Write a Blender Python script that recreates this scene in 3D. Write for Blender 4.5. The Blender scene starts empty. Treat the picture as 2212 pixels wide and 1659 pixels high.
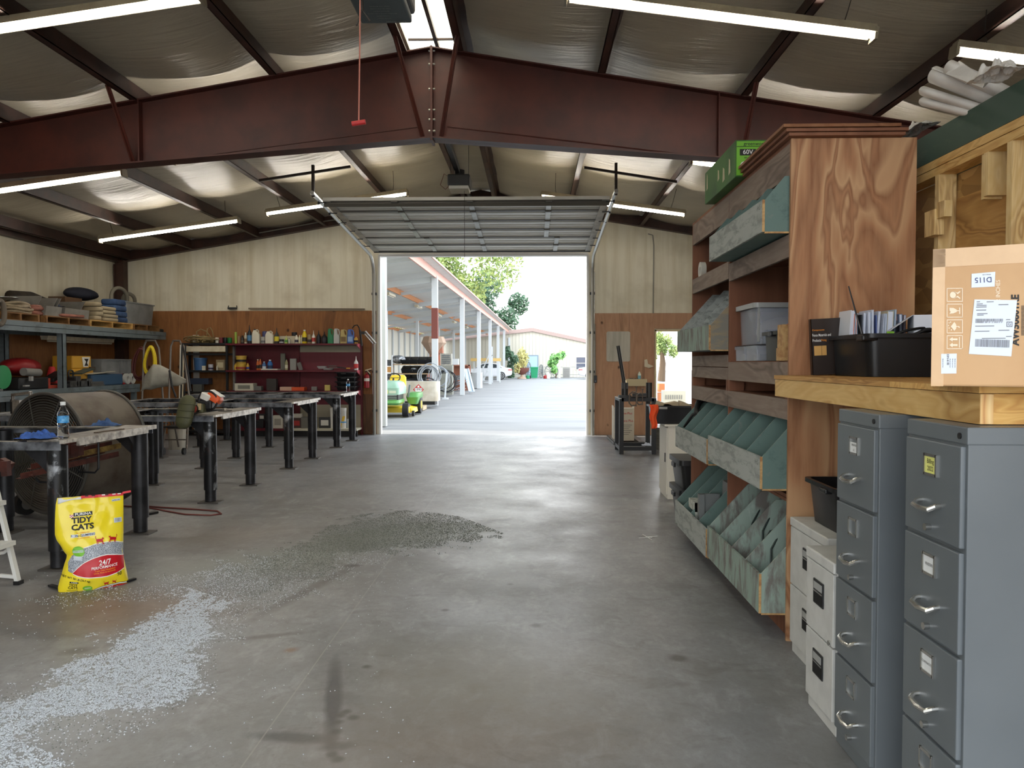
import bpy, bmesh, math, random
from mathutils import Vector, Matrix, noise
random.seed(7)
R = math.radians
SC = bpy.context.scene
COL = SC.collection
V = Vector
LAMP, SKY, SUN, EXPO = 60.0, 2.9, 5.0, 0.55        # lamp glow, sky, sun, exposure

# ---------------------------------------------------------------- camera frame (pixel frame 2212 x 1659)
CX, CY, F, EYE = 1106.0, 829.5, 1661.0, 1.5
fy = V(((1150 - CX) / F, (782 - CY) / F, 1)).normalized()          # world +Y in camera space (x right, y down, z ahead)
fz = V((0, -1, fy.y / fy.z)); fz = (fz - fy * fz.dot(fy)).normalized()
fx = V((fy.y * fz.z - fy.z * fz.y, fy.z * fz.x - fy.x * fz.z, fy.x * fz.y - fy.y * fz.x))

def ray(px, py):
    c = V(((px - CX) / F, (py - CY) / F, 1))
    return V((c.dot(fx), c.dot(fy), c.dot(fz)))
def P(px, py, y):
    r = ray(px, py); t = y / r.y
    return V((r.x * t, y, EYE + r.z * t))
def PX(px, py, x):
    r = ray(px, py); t = x / r.x
    return V((x, r.y * t, EYE + r.z * t))
def G(px, py, z=0.0):
    r = ray(px, py); t = (z - EYE) / r.z
    return V((r.x * t, r.y * t, z))

# ---------------------------------------------------------------- materials
def lin(c):
    return c / 12.92 if c <= .04045 else ((c + .055) / 1.055) ** 2.4
def C(r, g, b):
    return (lin(r / 255), lin(g / 255), lin(b / 255), 1)
MATS = {}
class NT:
    def __init__(s, name):
        s.m = bpy.data.materials.new(name); s.m.use_nodes = True
        s.t = s.m.node_tree; s.b = s.t.nodes['Principled BSDF']; s.tc = None
    def n(s, typ, **kw):
        o = s.t.nodes.new(typ)
        for k, v in kw.items(): setattr(o, k, v)
        return o
    def l(s, a, b): s.t.links.new(a, b)
    def inp(s, node, k, v):
        if hasattr(v, 'is_linked') or isinstance(v, bpy.types.NodeSocket): s.l(v, node.inputs[k])
        else: node.inputs[k].default_value = v
    def co(s, sc=(1, 1, 1), loc=(0, 0, 0), rot=(0, 0, 0)):
        if s.tc is None: s.tc = s.n('ShaderNodeTexCoord')
        mp = s.n('ShaderNodeMapping'); s.l(s.tc.outputs['Object'], mp.inputs['Vector'])
        mp.inputs['Scale'].default_value = sc; mp.inputs['Location'].default_value = loc; mp.inputs['Rotation'].default_value = rot
        return mp.outputs[0]
    def noise(s, scale=5, detail=4, sc=(1, 1, 1), rough=.55, dist=0, vec=None):
        o = s.n('ShaderNodeTexNoise'); s.l(vec or s.co(sc), o.inputs['Vector'])
        o.inputs['Scale'].default_value = scale; o.inputs['Detail'].default_value = detail
        o.inputs['Roughness'].default_value = rough; o.inputs['Distortion'].default_value = dist
        return o.outputs[0]
    def vor(s, scale=5, sc=(1, 1, 1), feat='F1', vec=None, out=0):
        o = s.n('ShaderNodeTexVoronoi', feature=feat); s.l(vec or s.co(sc), o.inputs['Vector']); o.inputs['Scale'].default_value = scale
        return o.outputs[out]
    def math(s, op, a, b=0.0, c=0.0, clamp=False):
        o = s.n('ShaderNodeMath', operation=op, use_clamp=clamp)
        s.inp(o, 0, a); s.inp(o, 1, b)
        if op in ('MULTIPLY_ADD', 'PINGPONG', 'COMPARE', 'SMOOTH_MIN'): s.inp(o, 2, c)
        return o.outputs[0]
    def ramp(s, f, stops, interp='LINEAR'):
        o = s.n('ShaderNodeValToRGB'); s.l(f, o.inputs[0]); r = o.color_ramp; r.interpolation = interp
        while len(r.elements) < len(stops): r.elements.new(.5)
        for e, (p, c) in zip(r.elements, stops): e.position = p; e.color = c if len(c) == 4 else (*c, 1)
        return o.outputs[0]
    def rng(s, f, a, b, c=0.0, d=1.0):
        o = s.n('ShaderNodeMapRange'); s.l(f, o.inputs[0])
        for i, v in enumerate((a, b, c, d)): o.inputs[i + 1].default_value = v
        return o.outputs[0]
    def mix(s, f, a, b, mode='MIX'):
        o = s.n('ShaderNodeMix', data_type='RGBA', blend_type=mode)
        s.inp(o, 0, f); s.inp(o, 6, a); s.inp(o, 7, b)
        return o.outputs[2]
    def bump(s, h, strength=.3, dist=.02):
        o = s.n('ShaderNodeBump'); o.inputs['Strength'].default_value = strength; o.inputs['Distance'].default_value = dist
        s.l(h, o.inputs['Height']); s.l(o.outputs[0], s.b.inputs['Normal'])
    def set(s, **kw):
        for k, v in kw.items(): s.inp(s.b, k.replace('_', ' '), v)
        return s

def mat(name, col, rough=.5, metal=0, var=None, vs=6, vst=(1, 1, 1), lo=.4, hi=.65, bump=0, bs=60, spec=.5, trans=0, alpha=1, emit=0, ior=1.45, coat=0):
    if name in MATS: return MATS[name]
    n = NT(name); n.set(Roughness=rough, Metallic=metal)
    n.b.inputs['Specular IOR Level'].default_value = spec
    n.b.inputs['IOR'].default_value = ior
    if var:
        n.l(n.mix(n.rng(n.noise(vs, 5, vst), lo, hi), col, var), n.b.inputs['Base Color'])
    else: n.set(Base_Color=col)
    if bump: n.bump(n.noise(bs, 3), bump, .01)
    if trans: n.b.inputs['Transmission Weight'].default_value = trans
    if coat: n.b.inputs['Coat Weight'].default_value = coat
    if alpha < 1: n.b.inputs['Alpha'].default_value = alpha
    if emit: n.b.inputs['Emission Color'].default_value = col; n.b.inputs['Emission Strength'].default_value = emit
    MATS[name] = n.m
    return n.m

def wood(name, c1, c2, c3, grain='z', scale=1.0, bands=7, knots=0.0, rough=.6, spec=.3, rot=None, kcol=None, lines=.5):
    if name in MATS: return MATS[name]
    n = NT(name)
    st = {'x': (.22, 1, 1), 'y': (1, .22, 1), 'z': (1, 1, .22)}[grain]
    st = tuple(a * scale for a in st)
    a = n.noise(1.6, 3, st, .5, .6)
    band = n.math('PINGPONG', n.math('MULTIPLY', a, bands), 1.0)
    fine = n.noise(9, 5, tuple((x * 3 if x > .5 * scale else x * .8) for x in st), .7)
    big = n.noise(.9, 2, (scale,) * 3)
    c = n.ramp(band, [(0, c1), (.3, c2), (.5, c1), (.78, c3), (.9, c2), (1, c1)])
    c = n.mix(n.math('MULTIPLY', n.rng(fine, .35, .7), lines), c, c3)
    c = n.mix(n.rng(big, .35, .7, 0, .35), c, c1)
    if knots:
        xy = n.n('ShaderNodeSeparateXYZ'); n.l(n.co((1, 1, 1)), xy.inputs[0]); cb = n.n('ShaderNodeCombineXYZ'); n.l(n.math('ADD', xy.outputs[0], xy.outputs[1]), cb.inputs[0]); n.l(n.math('MULTIPLY', xy.outputs[2], .7), cb.inputs[2])
        k = n.vor(2.6, vec=cb.outputs[0])
        kk = n.rng(n.math('ADD', k, n.math('MULTIPLY', n.noise(12, 2), .05)), .05 * knots + .02, .12 * knots + .04, 1, 0)
        c = n.mix(kk, c, kcol or C(52, 24, 10))
    n.l(c, n.b.inputs['Base Color']); n.set(Roughness=rough)
    n.b.inputs['Specular IOR Level'].default_value = spec
    n.bump(fine, .12, .004)
    MATS[name] = n.m
    return n.m

def painted(name, paint, under, amount=.5, scale=14, st=(1, 1, 1), rough=.65, third=None, bump=.15):
    """paint worn through to what is beneath it"""
    if name in MATS: return MATS[name]
    n = NT(name)
    a = n.noise(scale, 8, st, .65, .4)
    c = n.mix(n.rng(a, amount - .05, amount + .08), paint, under)
    if third: c = n.mix(n.rng(n.noise(scale * .6, 6, st, .7), .58, .7), c, third)
    n.l(c, n.b.inputs['Base Color']); n.set(Roughness=rough); n.bump(a, bump, .004)
    MATS[name] = n.m
    return n.m

# ---------------------------------------------------------------- mesh builder
I4 = Matrix.Identity(4)
class MB:
    def __init__(s, m=None):
        s.v = []; s.f = []; s.mi = []; s.mats = []; s.cur = 0; s.M = I4
        if m: s.use(m)
    def use(s, m):
        if m not in s.mats: s.mats.append(m)
        s.cur = s.mats.index(m); return s
    def at(s, loc=(0, 0, 0), rz=0, rx=0, ry=0):
        s.M = Matrix.Translation(loc) @ Matrix.Rotation(rz, 4, 'Z') @ Matrix.Rotation(ry, 4, 'Y') @ Matrix.Rotation(rx, 4, 'X'); return s
    def add(s, vs, fs):
        o = len(s.v); M = s.M
        s.v += [M @ V(p) for p in vs] if M is not I4 else [V(p) for p in vs]
        s.f += [tuple(i + o for i in f) for f in fs]; s.mi += [s.cur] * len(fs); return s
    def box(s, x0, x1, y0, y1, z0, z1):
        return s.add([(x0, y0, z0), (x1, y0, z0), (x1, y1, z0), (x0, y1, z0), (x0, y0, z1), (x1, y0, z1), (x1, y1, z1), (x0, y1, z1)],
                     [(0, 3, 2, 1), (4, 5, 6, 7), (0, 1, 5, 4), (1, 2, 6, 5), (2, 3, 7, 6), (3, 0, 4, 7)])
    def cbox(s, c, d):
        return s.box(c[0] - d[0] / 2, c[0] + d[0] / 2, c[1] - d[1] / 2, c[1] + d[1] / 2, c[2] - d[2] / 2, c[2] + d[2] / 2)
    def prism(s, poly, axis, a, b):
        """poly in the plane across axis: x->(y,z) y->(x,z) z->(x,y)"""
        def q(p, t):
            return {'x': (t, p[0], p[1]), 'y': (p[0], t, p[1]), 'z': (p[0], p[1], t)}[axis]
        n = len(poly)
        vs = [q(p, a) for p in poly] + [q(p, b) for p in poly]
        fs = [tuple(range(n)), tuple(range(2 * n - 1, n - 1, -1))] + [(i, i + n, (i + 1) % n + n, (i + 1) % n) for i in range(n)]
        return s.add(vs, fs)
    def ring(s, rings, cap=True, closed=False):
        k = len(rings[0]); vs = [p for r in rings for p in r]; fs = []
        m = len(rings)
        for i in range(m if closed else m - 1):
            a, b = i * k, ((i + 1) % m) * k
            fs += [(a + j, a + (j + 1) % k, b + (j + 1) % k, b + j) for j in range(k)]
        if cap and not closed: fs += [tuple(range(k - 1, -1, -1)), tuple(range((m - 1) * k, m * k))]
        return s.add(vs, fs)
    def tube(s, pts, r, seg=8, closed=False, cap=True):
        pts = [V(p) for p in pts]; n = len(pts); rs = r if isinstance(r, (list, tuple)) else [r] * n
        rings = []; up = None
        for i, p in enumerate(pts):
            a = pts[i - 1] if (i or closed) else p; b = pts[(i + 1) % n] if (i < n - 1 or closed) else p
            d = (b - a).normalized()
            if up is None:
                up = V((0, 0, 1)) if abs(d.z) < .9 else V((1, 0, 0))
            x = d.cross(up).normalized(); up = x.cross(d).normalized()
            rings.append([p + (x * math.cos(t) + up * math.sin(t)) * rs[i] for t in (2 * math.pi * j / seg for j in range(seg))])
        return s.ring(rings, cap, closed)
    def bar(s, a, b, w, h, up=(0, 0, 1)):
        a, b = V(a), V(b); d = (b - a).normalized(); up = V(up)
        if abs(d.dot(up)) > .95: up = V((1, 0, 0))
        x = d.cross(up).normalized(); u = x.cross(d)
        return s.ring([[p + x * (w / 2 * i) + u * (h / 2 * j) for i, j in ((-1, -1), (1, -1), (1, 1), (-1, 1))] for p in (a, b)])
    def cyl(s, a, b, r0, r1=None, seg=20):
        return s.tube([a, b], [r0, r0 if r1 is None else r1], seg)
    def lathe(s, prof, c=(0, 0, 0), seg=20, sx=1, sy=1):
        rings = [[(c[0] + r * sx * math.cos(t), c[1] + r * sy * math.sin(t), c[2] + z) for t in (2 * math.pi * j / seg for j in range(seg))] for r, z in prof]
        return s.ring(rings)
    def rings_rr(s, secs, seg=5):
        """loft of rounded rectangles: (cx, cy, z, hx, hy, r)"""
        out = []
        for cx, cy, z, hx, hy, r in secs:
            ring = []
            for q, (sx, sy) in enumerate(((1, 1), (-1, 1), (-1, -1), (1, -1))):
                for j in range(seg):
                    t = math.pi / 2 * (q + j / (seg - 1))
                    ring.append((cx + sx * (hx - r) + r * math.cos(t), cy + sy * (hy - r) + r * math.sin(t), z))
            out.append(ring)
        return s.ring(out)
    def ball(s, c, r, seg=14, rr=8):
        rx, ry, rz = r if isinstance(r, (tuple, list)) else (r, r, r)
        prof = [(max(1e-4, math.sin(math.pi * i / rr)), -math.cos(math.pi * i / rr)) for i in range(rr + 1)]
        rings = [[(c[0] + a * rx * math.cos(t), c[1] + a * ry * math.sin(t), c[2] + z * rz) for t in (2 * math.pi * j / seg for j in range(seg))] for a, z in prof]
        return s.ring(rings)
    def grid(s, fn, nu, nv):
        vs = [fn(i / nu, j / nv) for j in range(nv + 1) for i in range(nu + 1)]
        return s.add(vs, [(j * (nu + 1) + i, j * (nu + 1) + i + 1, (j + 1) * (nu + 1) + i + 1, (j + 1) * (nu + 1) + i) for j in range(nv) for i in range(nu)])
    def text(s, body, size, fn, align='CENTER', sx=1.0, bold=0):
        """flat letters; fn maps (u, v) to a point"""
        vs, fs = text_geo(body, align, bold)
        return s.add([fn(p[0] * size * sx, p[1] * size) for p in vs], fs)
    def build(s, name, parent=None, smooth=False, bevel=0, normals=True, auto=None, solid=0, sub=0, base=None):
        me = bpy.data.meshes.new(name)
        M = world(parent).inverted() if parent else I4
        vs = [M @ p for p in s.v] if parent else s.v
        loc = V((0, 0, 0))
        if not parent:
            xs = [p.x for p in vs]; ys = [p.y for p in vs]; zs = [p.z for p in vs]
            loc = V(base) if base else V(((min(xs) + max(xs)) / 2, (min(ys) + max(ys)) / 2, min(zs)))
            vs = [p - loc for p in vs]
        me.from_pydata([tuple(p) for p in vs], [], s.f)
        for m in s.mats: me.materials.append(m)
        me.polygons.foreach_set('material_index', s.mi)
        if normals:
            bm = bmesh.new(); bm.from_mesh(me); bmesh.ops.recalc_face_normals(bm, faces=bm.faces); bm.to_mesh(me); bm.free()
        if smooth:
            me.polygons.foreach_set('use_smooth', [True] * len(s.f))
            if smooth != 2: me.set_sharp_from_angle(angle=R(38))
        o = bpy.data.objects.new(name, me); COL.objects.link(o); o.location = loc
        if parent: o.parent = parent
        if bevel:
            b = o.modifiers.new('edge', 'BEVEL'); b.width = bevel; b.segments = 2; b.limit_method = 'ANGLE'; b.angle_limit = R(40)
        if solid:
            q = o.modifiers.new('thick', 'SOLIDIFY'); q.thickness = solid; q.offset = 0
        if sub:
            q = o.modifiers.new('smooth', 'SUBSURF'); q.levels = sub; q.render_levels = sub
        return o

TXT = {}
def text_geo(body, align, bold=0):
    k = (body, align, bold)
    if k not in TXT:
        cu = bpy.data.curves.new('t', 'FONT'); cu.body = body; cu.size = 1; cu.align_x = align; cu.align_y = 'CENTER'; cu.resolution_u = 3; cu.offset = .004 + bold
        ob = bpy.data.objects.new('t', cu); COL.objects.link(ob)
        bpy.context.view_layer.update()
        dg = bpy.context.evaluated_depsgraph_get(); me = ob.evaluated_get(dg).to_mesh()
        TXT[k] = ([(v.co.x, v.co.y) for v in me.vertices], [tuple(p.vertices) for p in me.polygons])
        ob.evaluated_get(dg).to_mesh_clear(); bpy.data.objects.remove(ob); bpy.data.curves.remove(cu)
    return TXT[k]

def world(o):
    return (world(o.parent) if o.parent else I4) @ o.matrix_basis
def tag(o, label=None, cat=None, group=None, kind=None):
    if label: o['label'] = label
    if cat: o['category'] = cat
    if group: o['group'] = group
    if kind: o['kind'] = kind
    return o
def thing(name, loc, label, cat, group=None, rz=0, kind=None):
    o = bpy.data.objects.new(name, None); COL.objects.link(o); o.empty_display_size = .1
    o.location = loc; o.rotation_euler = (0, 0, rz)
    return tag(o, label, cat, group, kind)
def dup(root, loc, label=None, rz=None, group=None, sc=None):
    r = root.copy(); COL.objects.link(r); r.location = loc
    if rz is not None: r.rotation_euler = (0, 0, rz)
    if sc is not None: r.scale = (sc,) * 3 if not isinstance(sc, (tuple, list)) else sc
    if label: r['label'] = label
    if group: r['group'] = group
    for ch in list(root.children):
        c = ch.copy(); COL.objects.link(c); c.parent = r
        for g in list(ch.children):
            d = g.copy(); COL.objects.link(d); d.parent = c
    return r
def one(mb, name, label, cat, group=None, kind=None, **kw):
    return tag(mb.build(name, **kw), label, cat, group, kind)
def struct(mb, name, label, cat='building part', **kw):
    return tag(mb.build(name, **kw), label, cat, None, 'structure')
def plane_fn(o, u, v):
    o, u, v = V(o), V(u), V(v)
    return lambda a, b: o + u * a + v * b
def arc(c, r, a0, a1, n, plane='xz', sq=1.0):
    out = []
    for i in range(n + 1):
        t = R(a0 + (a1 - a0) * i / n); p, q = r * math.cos(t), r * math.sin(t) * sq
        out.append({'xz': (c[0] + p, c[1], c[2] + q), 'xy': (c[0] + p, c[1] + q, c[2]), 'yz': (c[0], c[1] + p, c[2] + q)}[plane])
    return out
def lerp(a, b, t): return a + (b - a) * t
def rnd(a, b): return random.uniform(a, b)

# camera and view
cam = bpy.data.cameras.new('camera'); cam.sensor_width = 36; cam.lens = F * 36 / 2212; cam.clip_end = 500; cam.clip_start = .02
co = bpy.data.objects.new('camera', cam); COL.objects.link(co); SC.camera = co
rot = Matrix(((fx.x, -fx.y, -fx.z), (fy.x, -fy.y, -fy.z), (fz.x, -fz.y, -fz.z)))
co.matrix_world = Matrix.Translation((0, 0, EYE)) @ rot.to_4x4()
vs_ = SC.view_settings
vs_.view_transform = 'Standard'; vs_.look = 'None'; vs_.gamma = 1; vs_.exposure = 0; vs_.use_curve_mapping = False
SC.cycles.use_denoising = True
SC.cycles.adaptive_threshold = .025; SC.cycles.max_bounces = 6; SC.cycles.diffuse_bounces = 3; SC.cycles.glossy_bounces = 3; SC.cycles.transmission_bounces = 6; SC.cycles.transparent_max_bounces = 10
SC.cycles.sample_clamp_indirect = 6
# ================================================================ materials of the building
RUST = mat('red oxide steel', C(80, 36, 26), .5, var=C(64, 30, 23), vs=2.5, bump=.05)
DSTEEL = mat('dark brown steel', C(74, 48, 38), .5, var=C(52, 36, 30), vs=3)
TANW = None
def m_fabric():
    n = NT('vinyl insulation'); 
    w = n.noise(2.2, 4, (.35, 3.2, 1), .6, .8); f = n.noise(60, 2, (1, .2, 1))
    c = n.mix(n.rng(n.noise(.8, 3), .35, .7), C(196, 186, 164), C(176, 166, 146))
    n.l(c, n.b.inputs['Base Color']); n.set(Roughness=.36); n.b.inputs['Specular IOR Level'].default_value = .55
    n.bump(n.math('ADD', n.math('MULTIPLY', w, 1.0), n.math('MULTIPLY', f, .02)), .3, .06)
    return n.m
FABRIC = m_fabric()
def m_upper():
    n = NT('dirty wall insulation')
    st = n.noise(3, 5, (2.2, 2.2, .12), .6); bl = n.noise(1.3, 4)
    c = n.mix(n.rng(st, .42, .72), C(226, 218, 195), C(206, 194, 164))
    c = n.mix(n.rng(bl, .5, .8, 0, .6), c, C(172, 158, 128))
    n.l(c, n.b.inputs['Base Color']); n.set(Roughness=.6); n.bump(n.noise(4, 3, (2, 2, .2)), .2, .03)
    return n.m
UPPER = m_upper()
PLYW = wood('wall plywood', C(158, 106, 62), C(140, 92, 52), C(106, 68, 39), 'z', 1.7, 4, .7, .62, lines=.6)
PLYR = wood('reddish plywood', C(192, 150, 118), C(178, 134, 104), C(148, 110, 84), 'z', 1.7, 4, .6, .62, lines=.5)

def m_concrete():
    n = NT('workshop concrete')
    base = n.mix(n.rng(n.noise(.55, 5, dist=.5), .36, .66), C(140, 142, 145), C(112, 112, 112))
    base = n.mix(n.rng(n.noise(2.2, 7, (1, 1.6, 1), .62, .8), .5, .76, 0, .5), base, C(156, 157, 160))
    base = n.mix(n.rng(n.noise(2.6, 4, (1, .5, 1), .55), .5, .8, 0, .4), base, C(92, 88, 85))
    base = n.mix(n.rng(n.noise(7, 8, (1, .6, 1), .68, .5), .5, .68, 0, .5), base, C(168, 170, 173))
    base = n.mix(n.rng(n.noise(5, 8, (.7, 1, 1), .66, 1.0), .54, .72, 0, .55), base, C(82, 78, 75))
    base = n.mix(n.rng(n.noise(26, 6, (1, .7, 1), .7), .35, .7, 0, .4), base, C(96, 93, 91))
    base = n.mix(n.rng(n.noise(38, 3), .6, .75, 0, .35), base, C(84, 78, 72))
    co = n.co()
    sx = n.n('ShaderNodeSeparateXYZ'); n.l(co, sx.inputs[0]); X, Y = sx.outputs[0], sx.outputs[1]
    wob = n.math('MULTIPLY', n.math('SUBTRACT', n.noise(7, 4), .5), .9)
    def ell(cx, cy, rx, ry, a, col, s, src, soft=.5, fine=False):
        ca, sa = math.cos(a), math.sin(a)
        dx, dy = n.math('SUBTRACT', X, cx), n.math('SUBTRACT', Y, cy)
        u = n.math('DIVIDE', n.math('ADD', n.math('MULTIPLY', dx, ca), n.math('MULTIPLY', dy, sa)), rx)
        v = n.math('DIVIDE', n.math('SUBTRACT', n.math('MULTIPLY', dy, ca), n.math('MULTIPLY', dx, sa)), ry)
        d = n.math('SQRT', n.math('ADD', n.math('MULTIPLY', u, u), n.math('MULTIPLY', v, v)))
        d = n.math('ADD', d, wob)
        return n.mix(n.rng(d, 1 - soft, 1 + soft, s, 0), src, col)
    # oil, tyre and rust marks, each where it lies on the slab
    def mark(p, q, w, col, s, soft=.5):
        nonlocal base
        a, b = G(*p), G(*q); d = b - a; c = (a + b) / 2
        base = ell(c.x - OX, c.y - OY, max(d.length / 2, w), w, math.atan2(d.y, d.x), col, s, base, soft)
    OIL = C(40, 40, 46)
    mark((724, 1430), (716, 1605), .035, OIL, .95, .35); mark((540, 1588), (715, 1598), .04, OIL, .75, .4)
    mark((690, 1615), (760, 1610), .03, OIL, .7); mark((520, 1380), (655, 1366), .03, C(70, 66, 60), .6)
    mark((615, 1408), (640, 1400), .03, C(120, 84, 46), .7); mark((700, 1355), (760, 1560), .12, C(70, 72, 80), .35)
    mark((150, 1305), (440, 1330), .32, C(142, 104, 72), .45, .7); mark((130, 1410), (200, 1402), .05, C(60, 58, 58), .6)
    mark((380, 1165), (560, 1150), .5, C(120, 108, 96), .5, .7)
    mark((1448, 1420), (1485, 1424), .04, C(58, 52, 46), .7); mark((1150, 1350), (1165, 1352), .03, C(60, 56, 50), .7)
    mark((1020, 1480), (1050, 1492), .05, C(90, 84, 78), .5); mark((1380, 1158), (1412, 1162), .03, C(44, 40, 38), .7)
    mark((560, 1330), (760, 1225), .05, C(52, 48, 44), .55); mark((740, 1222), (780, 1222), .035, C(40, 34, 30), .8)
    mark((700, 1190), (720, 1190), .03, C(40, 34, 30), .8); mark((900, 1500), (1200, 1450), .5, C(132, 124, 112), .5, .7)
    mark((700, 1640), (1300, 1600), .3, C(112, 94, 78), .5, .8); mark((0, 1300), (130, 1330), .5, C(100, 84, 70), .45, .8)
    for q in ((735, 1545), (745, 1538), (760, 1550), (728, 1560), (724, 1580), (716, 1630), (728, 1640), (790, 1440), (1100, 1262), (960, 1318)):
        mark(q, (q[0] + 4, q[1]), .022, C(58, 52, 46), .75)
    # dusty litter trodden thin and a wet grey-green patch
    mark((690, 1180), (1020, 1135), .42, C(106, 109, 103), .9, .2)
    mark((820, 1150), (1050, 1142), .34, C(106, 109, 103), .9, .2)
    mark((330, 1235), (760, 1195), .34, C(128, 132, 126), .7, .4)
    for a_, b_, w_ in (((-60, 1640), (120, 1530), .3), ((120, 1540), (330, 1440), .3), ((330, 1440), (420, 1330), .24)): mark(a_, b_, w_, C(160, 164, 168), .6, .6)
    # saw cuts
    def line(p, q, col, w=.006, s=.7):
        nonlocal base
        a, b = G(*p), G(*q); d = (b - a).normalized()
        t = n.math('ABSOLUTE', n.math('SUBTRACT', n.math('MULTIPLY', n.math('SUBTRACT', X, a.x - OX), d.y), n.math('MULTIPLY', n.math('SUBTRACT', Y, a.y - OY), d.x)))
        base = n.mix(n.rng(t, w * .5, w * 1.6, s, 0), base, col)
    line((520, 1659), (1030, 945), C(160, 156, 150), .003, .45)
    n.l(base, n.b.inputs['Base Color'])
    rg = n.rng(n.noise(1.1, 6, (1, 1, 1), .6), .32, .68, .33, .52)
    n.l(rg, n.b.inputs['Roughness']); n.b.inputs['Specular IOR Level'].default_value = .68
    n.bump(n.noise(14, 6), .06, .02)
    return n.m
OX, OY = -1.05, 7.335                       # floor object's own origin
CONC = m_concrete()
YARD = mat('yard concrete', C(143, 143, 143), .7, var=C(124, 125, 127), vs=.7, vst=(.5, 2.2, 1), bump=.05, bs=8)

# ================================================================ the shell
XL, XR, YR, YF, RX = -8.6, 6.5, -1.2, 15.87, -1.065
zt = lambda x: 4.817 - .165 * abs(x - RX)
zb = lambda x: 3.865 - .076 * abs(x - RX)
struct(MB(CONC).box(XL, XR, YR, YF, -.14, 0), 'floor', 'grey stained concrete workshop floor with a pale saw cut', 'floor', base=(OX, OY, 0))
o = struct(MB(YARD).grid(lambda u, v: (-90 + 180 * u, -50 + 190 * v, -.02), 8, 8), 'ground', 'pale concrete yard outside the open overhead door', 'yard')

def roofpoly(x0, x1, z0):
    p = [(x0, z0), (x1, z0), (x1, zt(x1) + .2)]
    if x0 < RX < x1: p.append((RX, zt(RX) + .2))
    return p + [(x0, zt(x0) + .2)]
DX0, DX1, DZ, MX0, MX1, MZ = -3.165, 1.135, 3.70, 2.51, 3.44, 2.16
w = MB(UPPER)
w.prism(roofpoly(XL, DX0, 0), 'y', YF, YF + .14).prism(roofpoly(DX0, DX1, DZ), 'y', YF, YF + .14).prism(roofpoly(DX1, MX0, 0), 'y', YF, YF + .14)
w.prism(roofpoly(MX0, MX1, MZ), 'y', YF, YF + .14).prism(roofpoly(MX1, XR, 0), 'y', YF, YF + .14)
struct(w, 'wall_far', 'stained cream insulated end wall around the open overhead door', 'wall')
w = MB(UPPER)
w.prism(roofpoly(XL, -4.4, 0), 'y', YR - .14, YR).prism(roofpoly(-4.4, 4.4, 3.8), 'y', YR - .14, YR).prism(roofpoly(4.4, XR, 0), 'y', YR - .14, YR)
struct(w, 'wall_rear', 'unseen insulated end wall behind the viewer, doorway widened for daylight', 'wall')  # out of view; opening made wider to let more daylight onto the near things
struct(MB(UPPER).box(XL - .14, XL, YR, YF, 0, 3.75), 'wall_left', 'stained cream insulated side wall above the steel rack', 'wall')
struct(MB(UPPER).box(XR, XR + .14, YR, YF, 0, 3.75), 'wall_right', 'insulated side wall behind the shelving', 'wall')
w = MB(PLYW); x = XL + .02
while x < DX0 - .1:
    e = min(x + 1.22, DX0 - .06); w.box(x, e - .004, YF - .028, YF - .004, 0, 2.56); x = e
struct(w, 'trim_1', 'orange brown plywood wainscot sheets behind the shelves on the end wall', 'wainscot')
w = MB(PLYR)
w.box(DX1 + .1, 1.98, YF - .028, YF - .004, 0, 2.5).box(1.984, MX0 - .01, YF - .028, YF - .004, 0, 2.5).box(MX0 - .01, MX1 + .01, YF - .028, YF - .004, MZ + .02, 2.5).box(MX1 + .01, 4.7, YF - .028, YF - .004, 0, 2.5).box(4.704, XR, YF - .028, YF - .004, 0, 2.5)
struct(w, 'trim_2', 'reddish plywood wainscot around the narrow side doorway', 'wainscot')
w = MB(PLYW); y = 5.0
while y < YF - .05:
    e = min(y + 1.22, YF - .03); w.box(XL + .004, XL + .028, y, e - .004, 0, 2.56); y = e
struct(w, 'trim_3', 'orange brown plywood wainscot behind the steel rack on the side wall', 'wainscot')
# narrow doorway frame
PAINTW = mat('white paint', C(222, 218, 206), .5)
w = MB(mat('pale wood jamb', C(214, 196, 150), .6))
w.box(MX0, MX0 + .03, YF - .03, YF + .15, 0, MZ).box(MX1 - .03, MX1, YF - .03, YF + .15, 0, MZ).box(MX0, MX1, YF - .03, YF + .15, MZ - .03, MZ)
struct(w, 'door_2', 'narrow open side doorway with bright daylight beyond', 'doorway')
# roof skin, ceiling fabric, purlins
ROOFM = mat('roof sheet', C(150, 148, 140), .5, .3)
w = MB(ROOFM)
for a, b in ((XL - .4, RX - .32), (RX + .32, XR + .4)):
    w.add([(a, YR - .3, zt(a) + .26), (b, YR - .3, zt(b) + .26), (b, YF + .3, zt(b) + .26), (a, YF + .3, zt(a) + .26),
           (a, YR - .3, zt(a) + .3), (b, YR - .3, zt(b) + .3), (b, YF + .3, zt(b) + .3), (a, YF + .3, zt(a) + .3)],
          [(0, 1, 2, 3), (7, 6, 5, 4), (0, 4, 5, 1), (1, 5, 6, 2), (2, 6, 7, 3), (3, 7, 4, 0)])
w.box(RX - .34, RX + .34, 9.1, YF + .3, zt(RX) + .24, zt(RX) + .3)
struct(w, 'roof', 'metal roof skin over the workshop', 'roof')
PUR = [-8.35, -7.06, -5.66, -4.28, -2.78, -1.40, -.73, .757, 2.242, 3.6, 5.0, 6.25]
def ceil_z(x, y):
    k = max(i for i, p in enumerate([XL] + PUR) if x >= p - 1e-6); e = [XL] + PUR + [XR]
    t = (x - e[k]) / (e[k + 1] - e[k]); wv = noise.noise((x * .7, y * 1.7, 3.1)) * .03 + noise.noise((x * .5, y * .6, 9)) * .05
    sag = 4 * t * (1 - t)
    return zt(x) + .215 - sag * (.075 - wv)
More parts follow.
